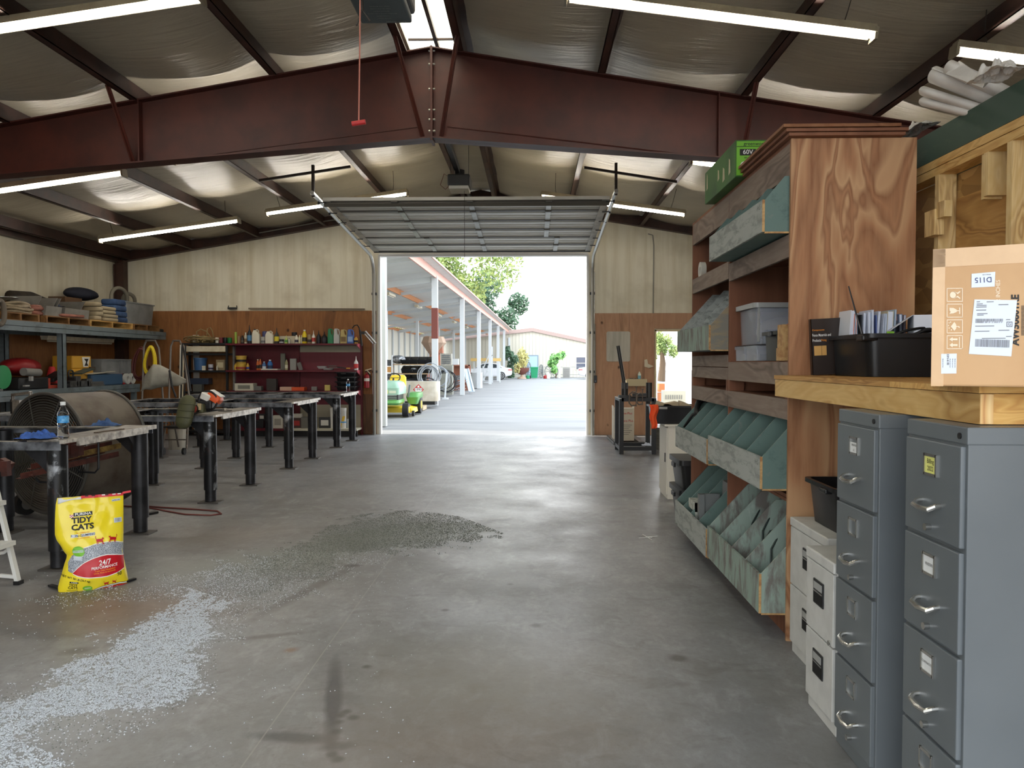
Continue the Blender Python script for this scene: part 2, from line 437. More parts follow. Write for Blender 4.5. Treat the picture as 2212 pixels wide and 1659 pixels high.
for nm, a, b, lb in (('ceiling', XL, RX - .3, 'sagging white vinyl roof insulation on the slope above the steel tables'), ('ceiling', RX + .3, XR, 'sagging white vinyl roof insulation on the slope above the bin shelves')):
    struct(MB(FABRIC).grid(lambda u, v: (lerp(a, b, u), lerp(YR, YF, v), ceil_z(lerp(a, b, u), lerp(YR, YF, v))), 90, 150), nm, lb, 'ceiling', smooth=2, normals=False)
w = MB(FABRIC).box(RX - .32, RX + .32, 9.1, YF, zt(RX) + .2, zt(RX) + .22)
struct(w, 'ceiling', 'dark strip of roof lining along the ridge past the main beam', 'ceiling')
# ridge light panel near the viewer
n = NT('translucent roof panel'); n.t.nodes.remove(n.b)
tr = n.n('ShaderNodeBsdfTranslucent'); tr.inputs[0].default_value = C(255, 250, 236); n.l(tr.outputs[0], n.t.nodes['Material Output'].inputs[0])
w = MB(n.m).box(RX - .33, RX + .33, YR, 9.1, zt(RX) + .26, zt(RX) + .265)
sk = struct(w, 'window_1', 'bright translucent ridge panel above the main beam', 'skylight')
w = MB(DSTEEL).box(RX - .02, RX + .02, YR, 9.1, zt(RX) + .2, zt(RX) + .25)
for y in (2.2, 3.8, 5.4, 7.0, 8.5): w.box(RX - .3, RX + .3, y, y + .025, zt(RX) + .21, zt(RX) + .23)
w.build('window_bar', sk)
def purlin(x):
    s = 1 if x > RX else -1
    z = zt(x); t = .006; ww = .075
    # Z section: lip at the bottom towards the ridge, lip at the top away from it
    w = MB(DSTEEL)
    w.box(x - t, x + t, YR, YF - .02, z, z + .2)
    w.box(min(x, x - s * ww), max(x, x - s * ww), YR, YF - .02, z, z + .008)
    w.box(min(x, x + s * ww), max(x, x + s * ww), YR, YF - .02, z + .192, z + .2)
    w.box(min(x - s * ww, x - s * (ww - .006)), max(x - s * ww, x - s * (ww - .006)), YR, YF - .02, z, z + .025)
    return w
for i, x in enumerate(PUR):
    side = 'above the tables' if x < RX else 'above the bin shelves'
    nth = ['fifth', 'fourth', 'third', 'second', 'first', 'ridge', 'ridge', 'first', 'second', 'third', 'fourth', 'fifth'][i]
    struct(purlin(x), 'roof_purlin', f'{nth} brown steel purlin from the ridge on the slope {side}', 'purlin')
# main frame
fr = thing('roof_beam', (RX, 8.25, zb(RX)), 'deep dark red tapered steel beam spanning the roof', 'beam', kind='structure')
for s, xe in ((-1, XL), (1, XR)):
    e = RX + s * .012
    w = MB(RUST).prism([(e, zb(RX)), (xe, zb(xe)), (xe, zt(xe)), (e, zt(RX))], 'y', 8.245, 8.255); w.build('web', fr)
    MB(RUST).prism([(e, zt(RX) - .014), (xe, zt(xe) - .014), (xe, zt(xe)), (e, zt(RX))], 'y', 8.15, 8.35).build('top_flange', fr)
    MB(RUST).prism([(e, zb(RX)), (xe, zb(xe)), (xe, zb(xe) + .014), (e, zb(RX) + .014)], 'y', 8.15, 8.35).build('bottom_flange', fr)
    MB(RUST).box(min(e, RX), max(e, RX), 8.14, 8.36, zb(RX) - .03, zt(RX) + .005).build('end_plate', fr)
    for xs in ((-4.2, ) if s < 0 else (1.95,)):
        MB(RUST).box(xs - .006, xs + .006, 8.16, 8.245, zb(xs), zt(xs)).build('stiffener', fr)
    # the seam weld low on the web
    MB(mat('weld seam', C(70, 32, 24), .6)).tube([(RX + s * .16, 8.243, zb(RX) + .14), (RX + s * 1.0, 8.243, zb(RX) + .035), (RX + s * 2.9, 8.243, zb(RX + s * 2.9) + .02)], .007, 5).build('cable', fr)
BOLT = mat('galvanised bolt', C(170, 166, 154), .35, .9)
for i, z in enumerate((.08, .2, .3, .52, .78, .92)):
    for s in (-1, 1):
        b = MB(BOLT); b.cyl((RX + s * .012, 8.19, zb(RX) + z), (RX + s * .034, 8.19, zb(RX) + z), .011, seg=6); b.build('bolt', fr)
def brace(x, dx, zl):
    w = MB(RUST); a = V((x, 8.20, zb(x + dx * 0) + .03)); 
    w.bar((x, 8.19, zb(x) + .03), (x + dx, 7.75, zt(x + dx) + .02), .05, .006); w.bar((x, 8.19, zb(x) + .03), (x + dx, 7.75, zt(x + dx) + .02), .006, .05)
    w.build('flange_brace', fr)
for x, dx in ((-4.28, -.02), (2.2, .02), (RX - .1, -.22), (RX + .1, .22), (-7.06, 0), (5.0, 0)): brace(x, dx, 0)
# end wall rafter, corner post, eave strut
w = MB(DSTEEL)
for s, xe in ((-1, XL), (1, XR)):
    w.prism([(RX, zt(RX) - .02), (xe, zt(xe) - .02), (xe, zt(xe) + .2), (RX, zt(RX) + .2)], 'y', YF - .06, YF - .002)
    w.prism([(RX, zt(RX) - .02), (xe, zt(xe) - .02), (xe, zt(xe) - .01), (RX, zt(RX) - .01)], 'y', YF - .15, YF - .06)
struct(w, 'trim_4', 'dark steel channel under the roof along the end wall', 'steel channel')
struct(MB(DSTEEL).box(XL + .03, XL + .2, YF - .24, YF - .06, 0, zt(XL + .1)).box(XL + .03, XL + .045, YF - .3, YF - .03, 0, 3.5), 'column', 'dark brown steel column in the corner beyond the steel rack', 'column')
struct(MB(DSTEEL).box(XL + .01, XL + .09, YR, YF - .1, zt(XL) - .02, zt(XL) + .2).box(XL + .01, XL + .16, YR, YF - .1, zt(XL) - .03, zt(XL) - .02), 'trim_5', 'dark steel eave beam along the top of the side wall', 'eave beam')
struct(MB(DSTEEL).box(XR - .09, XR - .01, YR, YF - .1, zt(XR) - .02, zt(XR) + .2), 'trim_6', 'steel eave beam above the shelving side wall', 'eave beam')
# office partition
OSB = None
def m_osb():
    n = NT('oriented strand board'); v = n.vor(16, (1, .35, 1), out=1); s = n.n('ShaderNodeSeparateColor'); n.l(v, s.inputs[0])
    n.l(n.ramp(s.outputs[0], [(0, C(170, 130, 74)), (.5, C(206, 166, 104)), (1, C(140, 102, 54))]), n.b.inputs['Base Color']); n.set(Roughness=.6); return n.m
OSB = m_osb()
PINE_Y = wood('pine along', C(226, 190, 124), C(214, 172, 104), C(186, 138, 74), 'y', 3.6, 7, .3, .5, kcol=C(120, 70, 34), lines=.3)
PINE_Z = wood('pine upright', C(232, 206, 152), C(220, 188, 128), C(184, 146, 96), 'z', 3.6, 7, .3, .55, lines=.3)
PINE_X = wood('pine across', C(226, 184, 112), C(216, 170, 98), C(196, 144, 78), 'x', 3.6, 7, 0, .5, lines=.3)
PLYP = wood('patch plywood', C(204, 160, 98), C(190, 144, 84), C(152, 108, 60), 'y', 2.6, 9, 0, .6, lines=.3)
pt = thing('wall_partition', (2.2, 2.6, 0), 'unfinished stud and strand board office partition behind the worktop', 'partition', kind='structure')
MB(OSB).box(2.2, 2.215, .6, 4.6, 0, 2.47).build('sheathing', pt)
MB(PINE_Y).box(2.1, 2.19, .6, 4.6, 2.47, 2.51).build('plate', pt); MB(PINE_Y).box(2.1, 2.2, .6, 4.6, 2.514, 2.555).build('plate', pt)
for y in (4.06, 3.45, 2.84, 2.2, 1.6, 1.0): MB(PINE_Z).box(2.1, 2.19, y, y + .038, 0, 2.47).build('stud', pt)
MB(PINE_Z).box(2.1, 2.19, 3.63, 3.665, 2.27, 2.47).box(2.105, 2.195, 3.665, 3.69, 2.26, 2.47).build('blocking', pt)
MB(PINE_Z).box(2.05, 2.098, 4.0, 4.1, 2.15, 2.28).box(2.06, 2.1, 3.93, 4.0, 2.23, 2.31).build('cleat', pt)
MB(PLYP).box(2.188, 2.198, 3.49, 4.055, 1.45, 2.34).build('patch', pt)
# ================================================================ fluorescent strip lights
TUBE = mat('lit fluorescent tube', (1.0, .94, .84, 1), .4, emit=LAMP)
HOUS = mat('cream lamp housing', C(214, 204, 180), .45, var=C(196, 184, 156), vs=9); LHOUS = mat('darkened lamp housing', C(160, 150, 128), .5, var=C(140, 130, 110), vs=9)  # lit fixtures get a housing colour darkened against their tube's glare
DARKW = mat('dark wire', C(60, 54, 48), .6)
def lamp(ang, L=2.44):
    r = thing('strip_light', (0, 0, 0), '', 'strip light', 'hanging fluorescent strip lights')
    h = MB(LHOUS).prism([(-.065, .02), (-.045, .085), (.045, .085), (.065, .02), (.03, .012), (-.03, .012)], 'x', -L / 2, L / 2); h.build('housing', r)
    MB(TUBE).cyl((-L / 2 + .03, -.04, -.012), (L / 2 - .03, -.04, -.016), .0125, seg=10).build('tube', r, smooth=True)
    MB(mat('unlit tube', C(196, 190, 170), .3)).cyl((-L / 2 + .03, .04, .004), (L / 2 - .03, .04, .004), .0155, seg=10).build('tube', r, smooth=True)
    for s in (-1, 1):
        MB(LHOUS).box(s * L / 2 - .012, s * L / 2 + .012, -.06, .06, -.035, .06).build('end_cap', r)
        MB(DARKW).tube([(s * L * .4, 0, .085), (s * L * .41, .02, .2), (s * L * .42, 0, .42)], .004, 5).build('hanger', r)
    r.rotation_euler = (0, ang, 0)
    return r
la, lb_ = lamp(-.135), lamp(.135)
ROWS = [  # px span measured at its depth
    (la, 'L', (440, 1), 6.2, -1, 'strip light over the bag of litter, nearest the viewer'),
    (lb_, 'R', (1890, 84), 6.2, 1, 'strip light over the aisle with a wire hanger at its end, near the viewer'),
    (lb_, 'l', (2058, 116), 6.2, 1, 'strip light above the rolled papers near the partition'),
    (la, 'R', (270, 378), 9.0, 1, 'strip light just under the deep beam at the edge of view'),
    (la, 'l', (372, 352), 9.0, 1, 'strip light half hidden by the deep beam over the tables'),
    (lb_, 'l', (1490, 354), 9.0, 1, 'strip light just visible above the green carton'),
    (la, 'l', (215, 524), 13.1, 1, 'strip light near the corner column above the steel rack'),
    (la, 'l', (575, 466), 13.1, 1, 'strip light partly behind the raised door over the red shelving'),
    (lb_, 'R', (1480, 468), 13.1, 1, 'strip light partly behind the raised door over the side doorway'),
]
used = set()
for proto, end, px, y, s, lbl in ROWS:
    e = P(px[0], px[1] - 3, y); sl = -math.tan(proto.rotation_euler[1])
    hl = 1.22
    c = V((e.x + hl, y, e.z + hl * sl)) if end == 'l' else V((e.x - hl, y, e.z - hl * sl))
    if proto.name not in used: used.add(proto.name); proto.location = c; proto['label'] = lbl
    else: dup(proto, c, lbl)
# a dead one under the rack shelf is built with the rack

# ================================================================ raised overhead door
GALV = mat('galvanised steel', C(176, 174, 166), .42, .55, var=C(146, 144, 136), vs=7)
DOORB = mat('door back steel', C(232, 230, 222), .45, .1, var=C(212, 210, 200), vs=5, vst=(.3, 3, 3))
DRIB = mat('dark door rib', C(96, 92, 84), .5, .3)  # dark steel of the ribs, hinges and strut
TRACK = mat('steel track', C(190, 190, 184), .35, .8)
BLK = mat('black steel', C(24, 24, 26), .5)
DKA = mat('dark angle iron', C(52, 42, 36), .6)
d = thing('door_1', ((DX0 + DX1) / 2, YF - .1, DZ), 'raised sectional steel overhead door hanging under the roof', 'overhead door', kind='structure')
path = [(15.62, 3.73), (15.42, 3.94)]; p0, p1 = V((15.46, 3.725)), V((11.7, 3.955))
nsec = 6
n2 = (p1 - p0).normalized(); up2 = V((-n2.y, n2.x)) * (1 if -n2.y * 0 + n2.x < 0 else -1)
dn = V((n2.y, -n2.x)); dn = dn if dn.y < 0 else -dn
L = (p1 - p0).length / nsec
for i in range(nsec):
    a, b = p0 + n2 * (L * i + .006), p0 + n2 * (L * (i + 1) - .006)
    w = MB(DOORB); q = lambda t, h: tuple(a + (b - a) * t - dn * h)
    # corrugated back: pans and ribs across the width
    prof = []
    for t, h in ((0, 0), (0, .05), (1, .05), (1, 0), (.93, 0), (.91, .022), (.7, .022), (.68, .008), (.62, .008), (.6, .022), (.36, .022), (.34, .008), (.28, .008), (.26, .022), (.09, .022), (.07, 0)):
        prof.append(q(t, h))
    w.prism(prof, 'x', DX0 - .03, DX1 + .03)
    w.use(DRIB)
    for t in (.03, .965): w.prism([q(t - .03, -.012), q(t + .03, -.012), q(t + .03, .0), q(t - .03, .0)], 'x', DX0 - .03, DX1 + .03)
    w.build('door_panel', d)
    for x in ([-2.1, -.95, .25] if i > 1 else [-1.95, -.95, .45]):
        w = MB(GALV); w.add([(x + sx, *q(t, h)) for sx in (-.04, .04) for t, h in ((0, 0), (1, 0), (1, -.012), (0, -.012))], [(0, 1, 2, 3), (7, 6, 5, 4), (0, 4, 5, 1), (1, 5, 6, 2), (2, 6, 7, 3), (3, 7, 4, 0)]); w.build('stile', d)
        w = MB(DRIB); c = q(1, -.02); w.cbox((x, c[0], c[1]), (.1, .07, .02)); w.build('hinge', d)
    for x in (DX0 + .03, DX1 - .03):
        w = MB(GALV); w.add([(x + sx, *q(t, h)) for sx in (-.055, .055) for t, h in ((0, 0), (1, 0), (1, -.014), (0, -.014))], [(0, 1, 2, 3), (7, 6, 5, 4), (0, 4, 5, 1), (1, 5, 6, 2), (2, 6, 7, 3), (3, 7, 4, 0)]); w.build('stile', d)
        c = q(1, -.02); xo = DX0 - .09 if x < 0 else DX1 + .09
        w = MB(BLK).cyl((x, c[0], c[1] - .01), (xo, c[0], c[1] - .01), .008).cyl((xo - .01, c[0], c[1] - .01), (xo + .012, c[0], c[1] - .01), .025, seg=10); w.build('roller', d)
b = p1 - n2 * .06
MB(DRIB).prism([(b.x, b.y), (b.x + .1, b.y - .004), (b.x + .1, b.y - .03), (b.x + .03, b.y - .075), (b.x, b.y - .03)], 'x', DX0 - .03, DX1 + .03).build('strut', d)
MB(BLK).prism([(15.44, 3.70), (15.50, 3.70), (15.50, 3.73), (15.44, 3.73)], 'x', DX0 - .02, DX1 + .02).build('bottom_seal', d)
for s, x in ((-1, DX0 - .09), (1, DX1 + .09)):
    pts = [(x, YF - .11, 0), (x, YF - .11, 3.2)] + [(x, YF - .11 - .42 * (1 - math.cos(t)), 3.2 + .46 * math.sin(t)) for t in (R(15), R(30), R(45), R(60), R(80))] + [(x, 11.35, 4.0)]
    w = MB(TRACK).tube(pts, .033, 6); w.build('track', d)
    w = MB(GALV).box(x - .05 if s < 0 else x - .01, x + .01 if s < 0 else x + .05, YF - .075, YF - .035, 0, 3.35); w.build('track_angle', d)
    for z in (.5, 1.3, 2.1, 2.9): MB(BLK).cbox((x, YF - .075, z), (.1, .07, .05)).build('track_bracket', d)
    w = MB(DKA).box(x - .02, x + .02, 11.39, 11.43, 3.95, 4.42).build('hanger_angle', d)
    a1, a2 = (P(560, 390, 11.4), P(757, 360, 11.4)) if s < 0 else (P(1262, 362, 11.4), P(1462, 393, 11.4))
    MB(DKA).bar(a1, a2, .035, .035).build('hanger_angle', d)
w = MB(mat('bright jamb', C(226, 224, 220), .5)).box(DX0 - .02, DX0 + .02, YF - .02, YF + .16, 0, DZ).box(DX1 - .02, DX1 + .02, YF - .02, YF + .16, 0, DZ).box(DX0, DX1, YF - .02, YF + .16, DZ - .02, DZ + .04)
struct(w, 'trim_7', 'pale metal jamb around the overhead door opening', 'door jamb')
c1 = MB(DARKW).tube([P(1003, 412, 11.5), P(1003.5, 560, 12.2)], .0035, 5); one(c1, 'pull_cord', 'thin cord hanging in front of the raised overhead door', 'cord')

# openers
def opener(name, c, s, lbl, col):
    r = thing(name, c, lbl, 'door opener')
    x, y, z = c
    MB(mat('opener body', C(58, 58, 58), .5)).box(x - .17, x + .17, y - .2, y + .2, z - .1, z + .07).build('motor_housing', r, bevel=.02)
    MB(col).box(x - .15, x + .15, y - .19, y + .19, z - .15, z - .1).build('cover', r, bevel=.01)
    MB(BLK).cyl((x, y, z + .07), (x, y, z + .17), .075).build('motor', r, smooth=True)
    w = MB(BLK)
    w.bar((x + .14, y, z + .07), (x + .14, y, zt(x) + .1), .03, .005).bar((x - .14, y, z + .07), (x - .14, y, zt(x) + .1), .03, .005); w.build('hanger', r)
    return r
oc = P(993, 392, 11.9); r = opener('door_opener', oc, 1, 'motor of the door opener hung at the ridge past the deep beam', mat('opener lens', C(206, 204, 196), .4))
MB(BLK).bar((oc.x, oc.y, oc.z + .09), (oc.x + .02, 15.7, oc.z + .22), .05, .05).build('rail', r)
MB(BLK).bar((oc.x - .02, oc.y, oc.z + .15), (oc.x - .08, 8.6, zt(RX) - .12), .06, .1).build('rail', r)
MB(mat('red wire', C(110, 40, 34), .6)).tube([oc + V((-.14, 0, .05)), oc + V((-.24, 0, .12)), oc + V((-.3, 0, -.05)), oc + V((-.22, 0, -.12)), oc + V((-.15, 0, -.05))], .005, 5).build('wire', r)
oc = P(822, 8, 4.4); r = opener('door_opener', oc + V((0, 0, .12)), 1, 'dark boxy door opener with printed lettering high at the near ridge', mat('dark green grey cover', C(50, 60, 60), .5))
pr = MB(mat('grey print', C(120, 122, 116), .6)); k = oc + V((0, 0, -.033))
for i, (t, sz) in enumerate((('LiftMaster', .03), ('PROFESSIONAL', .012), ('WARNING', .016), ('MOVING DOOR CAN CAUSE', .013), ('SERIOUS INJURY', .013), ('KEEP PEOPLE CLEAR', .013), ('READ THE MANUAL', .013))):
    if i == 0: pr.text(t, sz, lambda a, b: (k.x + .06 - a, k.y + .16 + b, k.z))
    else: pr.text(t, sz, lambda a, b, i=i: (k.x - a, k.y + .14 - i * .03 + b, k.z))
pr.build('printing', r)
w = thing('release_cord', P(775, 268, 4.1), 'pinkish cord with red pull handle hanging before the deep beam', 'pull cord')
a = P(775, 265, 4.1)
MB(mat('pink cord', C(190, 120, 104), .7)).tube([a, P(777, 120, 4.1), P(778, -40, 4.1)], .004, 6).build('cord', w)
MB(mat('red handle', C(178, 40, 40), .45)).cyl(a + V((-.036, 0, -.006)), a + V((.036, 0, .004)), .013).build('handle', w, smooth=True)
w = MB(DARKW).tube([P(770, 55, 4.3), P(783, 22, 4.3), P(800, 46, 4.3)], .006, 5).tube([P(783, 22, 4.3), P(780, -20, 4.3)], .008, 5)
one(w, 'cable_tail', 'stray dark wire ends beside the pinkish pull cord', 'wire')
CONDUIT = mat('grey conduit', C(150, 146, 134), .5, .4)
w = MB(CONDUIT).tube([P(1400, 505, YF - .05), P(1410, 508, YF - .05), P(1412, 530, YF - .05), P(1411, 677, YF - .05)], .012, 6)
one(w, 'conduit', 'grey conduit running down the end wall above the white board', 'conduit')
one(MB(CONDUIT).tube([P(560, 503, YF - .17), P(700, 478, YF - .17), P(760, 470, YF - .17)], .012, 6), 'conduit', 'thin conduit under the roof channel above the red shelving', 'conduit')
# ================================================================ shared helpers for containers
def tub(mb, w, d, h, taper=.88, rim=.018, t=.006, r=.03, c=(0, 0, 0), rimh=.02):
    x, y, z = c; hw, hd = w / 2, d / 2; k = taper
    S = lambda a, b, zz, rr: (x, y, z + zz, a, b, rr)
    return mb.rings_rr([S(hw * k, hd * k, 0, r), S(hw - rim, hd - rim, h - rimh, r), S(hw, hd, h - rimh, r), S(hw, hd, h, r), S(hw - rim, hd - rim, h, r), S(hw - rim - t, hd - rim - t, h - rimh, r), S(hw * k - t, hd * k - t, t, r * .8)])
def bottle_prof(r, h, neck=.35, shoulder=.72):
    return [(r * .9, 0), (r, h * .03), (r, h * (shoulder - .12)), (r * .92, h * (shoulder - .04)), (r * neck * 1.3, h * (shoulder + .1)), (r * neck, h * (shoulder + .13)), (r * neck, h * .9)]
WATER = mat('clear bottle plastic', (.93, .97, 1, 1), .04, trans=1, ior=1.2)
BLUEL = mat('blue bottle label', C(40, 140, 214), .4, var=C(120, 190, 236), vs=40)
WCAP = mat('white cap', C(236, 238, 238), .4)
def water_bottle(loc, label, h=.21):
    r = thing('water_bottle', loc, label, 'bottle', 'half litre water bottles')
    pr = [(.024, 0), (.03, .006), (.0305, .05), (.0285, .055), (.0305, .06), (.0285, .066), (.0305, .072), (.0285, .078), (.0305, .084), (.0305, .135), (.03, .15), (.018, .18), (.0125, .188), (.0125, .2)]
    M0 = MB(WATER); M0.M = Matrix.Translation(loc) @ Matrix.Scale(h / .21, 4)
    M0.lathe(pr, seg=20).build('body', r, smooth=True)
    M1 = MB(BLUEL); M1.M = M0.M; M1.ring([[(.0312 * math.cos(t), .0312 * math.sin(t), z) for t in (2 * math.pi * j / 20 for j in range(20))] for z in (.092, .132)], cap=False).build('label_band', r, smooth=True)
    M2 = MB(WCAP); M2.M = M0.M; M2.lathe([(.0145, .195), (.0145, .213), (.013, .215)], seg=14).build('cap', r, smooth=True)
    return r

# ================================================================ welded steel tables
BLKST = None
def m_blk():
    n = NT('worn black steel'); v = n.noise(4.5, 5, (1, 1, .7), .6, .4)
    c = n.mix(n.rng(v, .53, .62), C(34, 35, 38), C(168, 172, 178)); c = n.mix(n.rng(n.noise(9, 3), .62, .7, 0, .5), c, C(78, 52, 46))
    n.l(c, n.b.inputs['Base Color']); n.set(Roughness=.36, Metallic=.35); n.bump(n.noise(30, 3), .06, .004); return n.m
BLKST = m_blk()
LEGB = mat('black pipe', C(30, 31, 34), .38, .3, var=C(52, 52, 56), vs=6, bump=.05)
TOPST = mat('scuffed table steel', C(150, 146, 140), .42, .55, var=C(82, 76, 72), vs=7, lo=.42, hi=.62, bump=.04)
EDGE = mat('bright worn edge', C(206, 200, 190), .4, .5, var=C(132, 124, 116), vs=16)
RAILM = mat('rail steel', C(146, 150, 158), .4, .4, var=C(62, 64, 70), vs=5, lo=.4, hi=.6)
TZ = .93
def make_table():
    r = thing('steel_table', (0, 0, 0), '', 'table', 'open steel layout tables in a row')
    x0, x1, D = -2.62, .09, 1.34           # legs' first pair stands at x = 0, y = 0 and D - .2
    for y, s in ((-.08, 1), (D - .08, -1)):
        w = MB(RAILM).box(x0, x1 - .02, min(y, y + s * .012), max(y, y + s * .012), TZ - .06, TZ); w.use(TOPST).box(x0, x1 - .02, min(y + s * .012, y + s * .09), max(y + s * .012, y + s * .09), TZ - .012, TZ); w.build('rail', r)
    w = MB(TOPST).box(x1 - .26, x1, -.08, D - .08, TZ, TZ + .012); w.build('end_plate', r)
    w = MB(EDGE).box(x1 - .01, x1 + .012, .1, D - .22, TZ - .045, TZ + .012).box(x1 - .01, x1 + .012, D - .22, D - .075, TZ - .02, TZ + .014).box(x1 - .02, x1 + .01, -.085, .1, TZ - .012, TZ + .013); w.build('edge_bar', r)
    for x in (-1.25, -2.56):
        w = MB(TOPST).box(x - .05, x + .05, -.07, D - .09, TZ - .012, TZ - .001).box(x - .05, x - .04, -.07, D - .09, TZ - .06, TZ - .001); w.build('crossbar', r)
    for k, x in enumerate((0, -1.2, -2.42)):
        for y in (0, D - .18):
            h0 = .14
            g = MB(BLKST if k == 0 and y == 0 else LEGB).cyl((x, y, h0), (x, y, TZ - .03), .068, seg=24).build('leg', r, smooth=True)
            MB(LEGB).cyl((x, y, .02), (x, y, .16), .058, seg=20).build('foot', g, smooth=True)
            MB(mat('foot plate', C(92, 88, 84), .5, .4)).box(x - .11, x + .11, y - .08, y + .08, 0, .014).build('foot_plate', g)
            w = MB(LEGB); yy = y; w.prism([(x - .06, TZ - .05), (x - .26, TZ - .05), (x - .06, TZ - .24)], 'y', yy - .006, yy + .006)
            if y > 0: w.prism([(y - .06, TZ - .05), (y - .2, TZ - .05), (y - .06, TZ - .2)], 'x', x - .006, x + .006)
            w.build('gusset', g)
    return r
tb = make_table()
TABLES = [((-3.43, 5.45, 0), 'steel table by the bag of cat litter, nearest of the row'), ((-3.43, 8.08, 0), 'steel table with the orange and white engine tool on its corner'),
          ((-3.42, 10.69, 0), 'bare steel table, third along the row from the litter bag'), ((-3.43, 13.38, 0), 'steel table with a lone water bottle, nearest the red shelving')]
tb.location = TABLES[0][0]; tb['label'] = TABLES[0][1]
for l, t in TABLES[1:]: dup(tb, l, t)
TT = TZ + .012
# hooks and steel angles slung under the first table
for px in (128, 213):
    hk = MB(LEGB)
    a = P(px, 965 if px == 128 else 955, 5.95 if px == 128 else 6.3); a.z = TZ - .02; b = P(px, 1033 if px == 128 else 1012, a.y)
    hk.tube([a, b, b + V((-.03, 0, -.035)), b + V((-.16, 0, -.03)), b + V((-.19, 0, 0))], .009, 6)
    one(hk, 'hook_rod', 'bent rod hook below the nearest steel table, ' + ('by its round front leg' if px == 128 else 'halfway along its end'), 'hook', 'rod hooks under the table')
REDANG = mat('red primed steel', C(104, 58, 50), .55, .1, var=C(72, 44, 40), vs=9)
YANG = mat('ochre worn steel', C(168, 140, 78), .5, .2, var=C(96, 66, 48), vs=14)
A0, B0 = P(40, 1034, 5.8), P(252, 985, 6.62)
dv = (B0 - A0).normalized(); sv = dv.cross(V((0, 0, 1))).normalized()
spec = [(0, 0, REDANG, 'lowest red primed steel angle in the bundle under the nearest table'), (.055, .012, REDANG, 'red primed steel angle resting second in the slung bundle'),
        (-.05, .045, REDANG, 'red primed steel angle at the back of the slung bundle'), (.03, .075, YANG, 'ochre worn steel bar on top of the slung bundle'), (-.02, .1, REDANG, 'short upright red steel clip lying on the slung bundle')]
for i, (s, z, m, lb) in enumerate(spec):
    a = A0 + sv * s + V((0, 0, z)) + dv * (.06 * i); b = B0 + sv * s + V((0, 0, z)) - dv * (.05 * (i % 3))
    if i == 4: a = b - dv * .28
    one(MB(m).bar(a, b, .05, .006).bar(a + sv * .024 + V((0, 0, .02)), b + sv * .024 + V((0, 0, .02)), .006, .045), 'steel_angle', lb, 'steel bar', 'steel angles slung under the table')
w = MB(REDANG).bar(P(0, 1000, 5.9), P(22, 1012, 5.9), .06, .09); w.bar(P(12, 996, 5.86), P(14, 1028, 5.86), .05, .05)
one(w, 'steel_clip', 'reddish steel clip hanging at the picture edge under the nearest table', 'steel bracket')
w = MB(REDANG).box(-3.76, -3.68, 6.0, 6.12, TZ - .2, TZ - .07).box(-3.70, -3.62, 6.02, 6.1, TZ - .18, TZ - .09)
one(w, 'steel_clip', 'reddish steel clip tucked under the middle of the nearest table end', 'steel bracket')
# things on the tables
def rag(c, sx, sy, h, seed, m):
    def fn(u, v):
        a, b = u * 2 - 1, v * 2 - 1; q = max(0, 1 - (a * a + b * b) ** .8)
        e = noise.noise((a * 2.1 + seed, b * 2.1, seed)); f = noise.noise((a * 6 + seed, b * 6, 2))
        rr = 1 + .25 * noise.noise((a * 1.5, b * 1.5, seed + 5))
        return (c[0] + a * sx * rr, c[1] + b * sy * rr, c[2] + .006 + max(0, h * (.25 + .75 * q) * (.55 + .9 * e + .35 * f)) * (1 if q > .02 else .4))
    return MB(m).grid(fn, 44, 44)
RAGB = mat('blue shop cloth', C(72, 112, 196), .9, var=C(56, 88, 150), vs=9)
RAGD = mat('dull blue shop cloth', C(74, 104, 150), .9, var=C(52, 76, 116), vs=9)
g = G(82, 948, TT); one(rag((g.x, g.y, TT), .13, .085, .085, 1, RAGB), 'shop_rag', 'crumpled bright blue shop rag beside the water bottle', 'rag', 'blue shop rags', smooth=2, normals=False, solid=.003)
g = G(226, 921, TT); one(rag((g.x, g.y, TT), .11, .075, .07, 4, RAGD), 'shop_rag', 'crumpled dull blue shop rag at the far table corner before the fan drum', 'rag', 'blue shop rags', smooth=2, normals=False, solid=.003)
g = G(137, 947, TT); water_bottle((g.x, g.y, TT), 'water bottle on the nearest steel table next to the bright blue rag', .262)
g = G(752, 846, TT); water_bottle((g.x, g.y, TT), 'water bottle standing alone on the farthest steel table', .235)
a, b = G(204, 936, TT), G(262, 928, TT)
one(MB(mat('rusty flat bar', C(96, 82, 66), .6, .3)).bar(a + V((0, 0, .005)), b + V((0, 0, .005)), .012, .008).bar(a + V((.012, .02, .004)), b + V((.012, .02, .004)), .008, .006), 'flat_bar', 'thin rusty flat bars lying on the nearest table end', 'steel bar')

# engine tool with the olive shroud
OLIVE = mat('olive green plastic', C(86, 86, 58), .55, var=C(68, 68, 46), vs=5)
ORNG = mat('orange engine cover', C(226, 92, 40), .4)
WHT = mat('white engine cover', C(232, 230, 224), .4)
e0 = G(452, 885, TT)
t = thing('engine_tool', (e0.x, e0.y, TT), 'orange and white engine power tool with olive green shroud on a steel table corner', 'power tool')
K = lambda px, py, y=8.15: P(px, py, y)
a, b = K(407, 860, 7.98), K(396, 915, 7.93)
dax = (b - a).normalized(); sdx = V((1, 0, 0)); sdx = (sdx - dax * sdx.dot(dax)).normalized()
rings = []
for s, rr in ((-.03, .03), (0, .075), (.05, .088), (.12, .09), (.2, .09), (.26, .086), (.3, .07), (.325, .035)):
    c = a + dax * (s - .0); rings.append([c + sdx * (rr * math.cos(q)) + V((0, 1, 0)) * (rr * .55 * math.sin(q)) for q in (2 * math.pi * j / 20 for j in range(20))])
sh = MB(OLIVE).ring(rings).build('shroud', t, smooth=True)
w = MB(mat('olive ridge', C(66, 66, 44), .5))
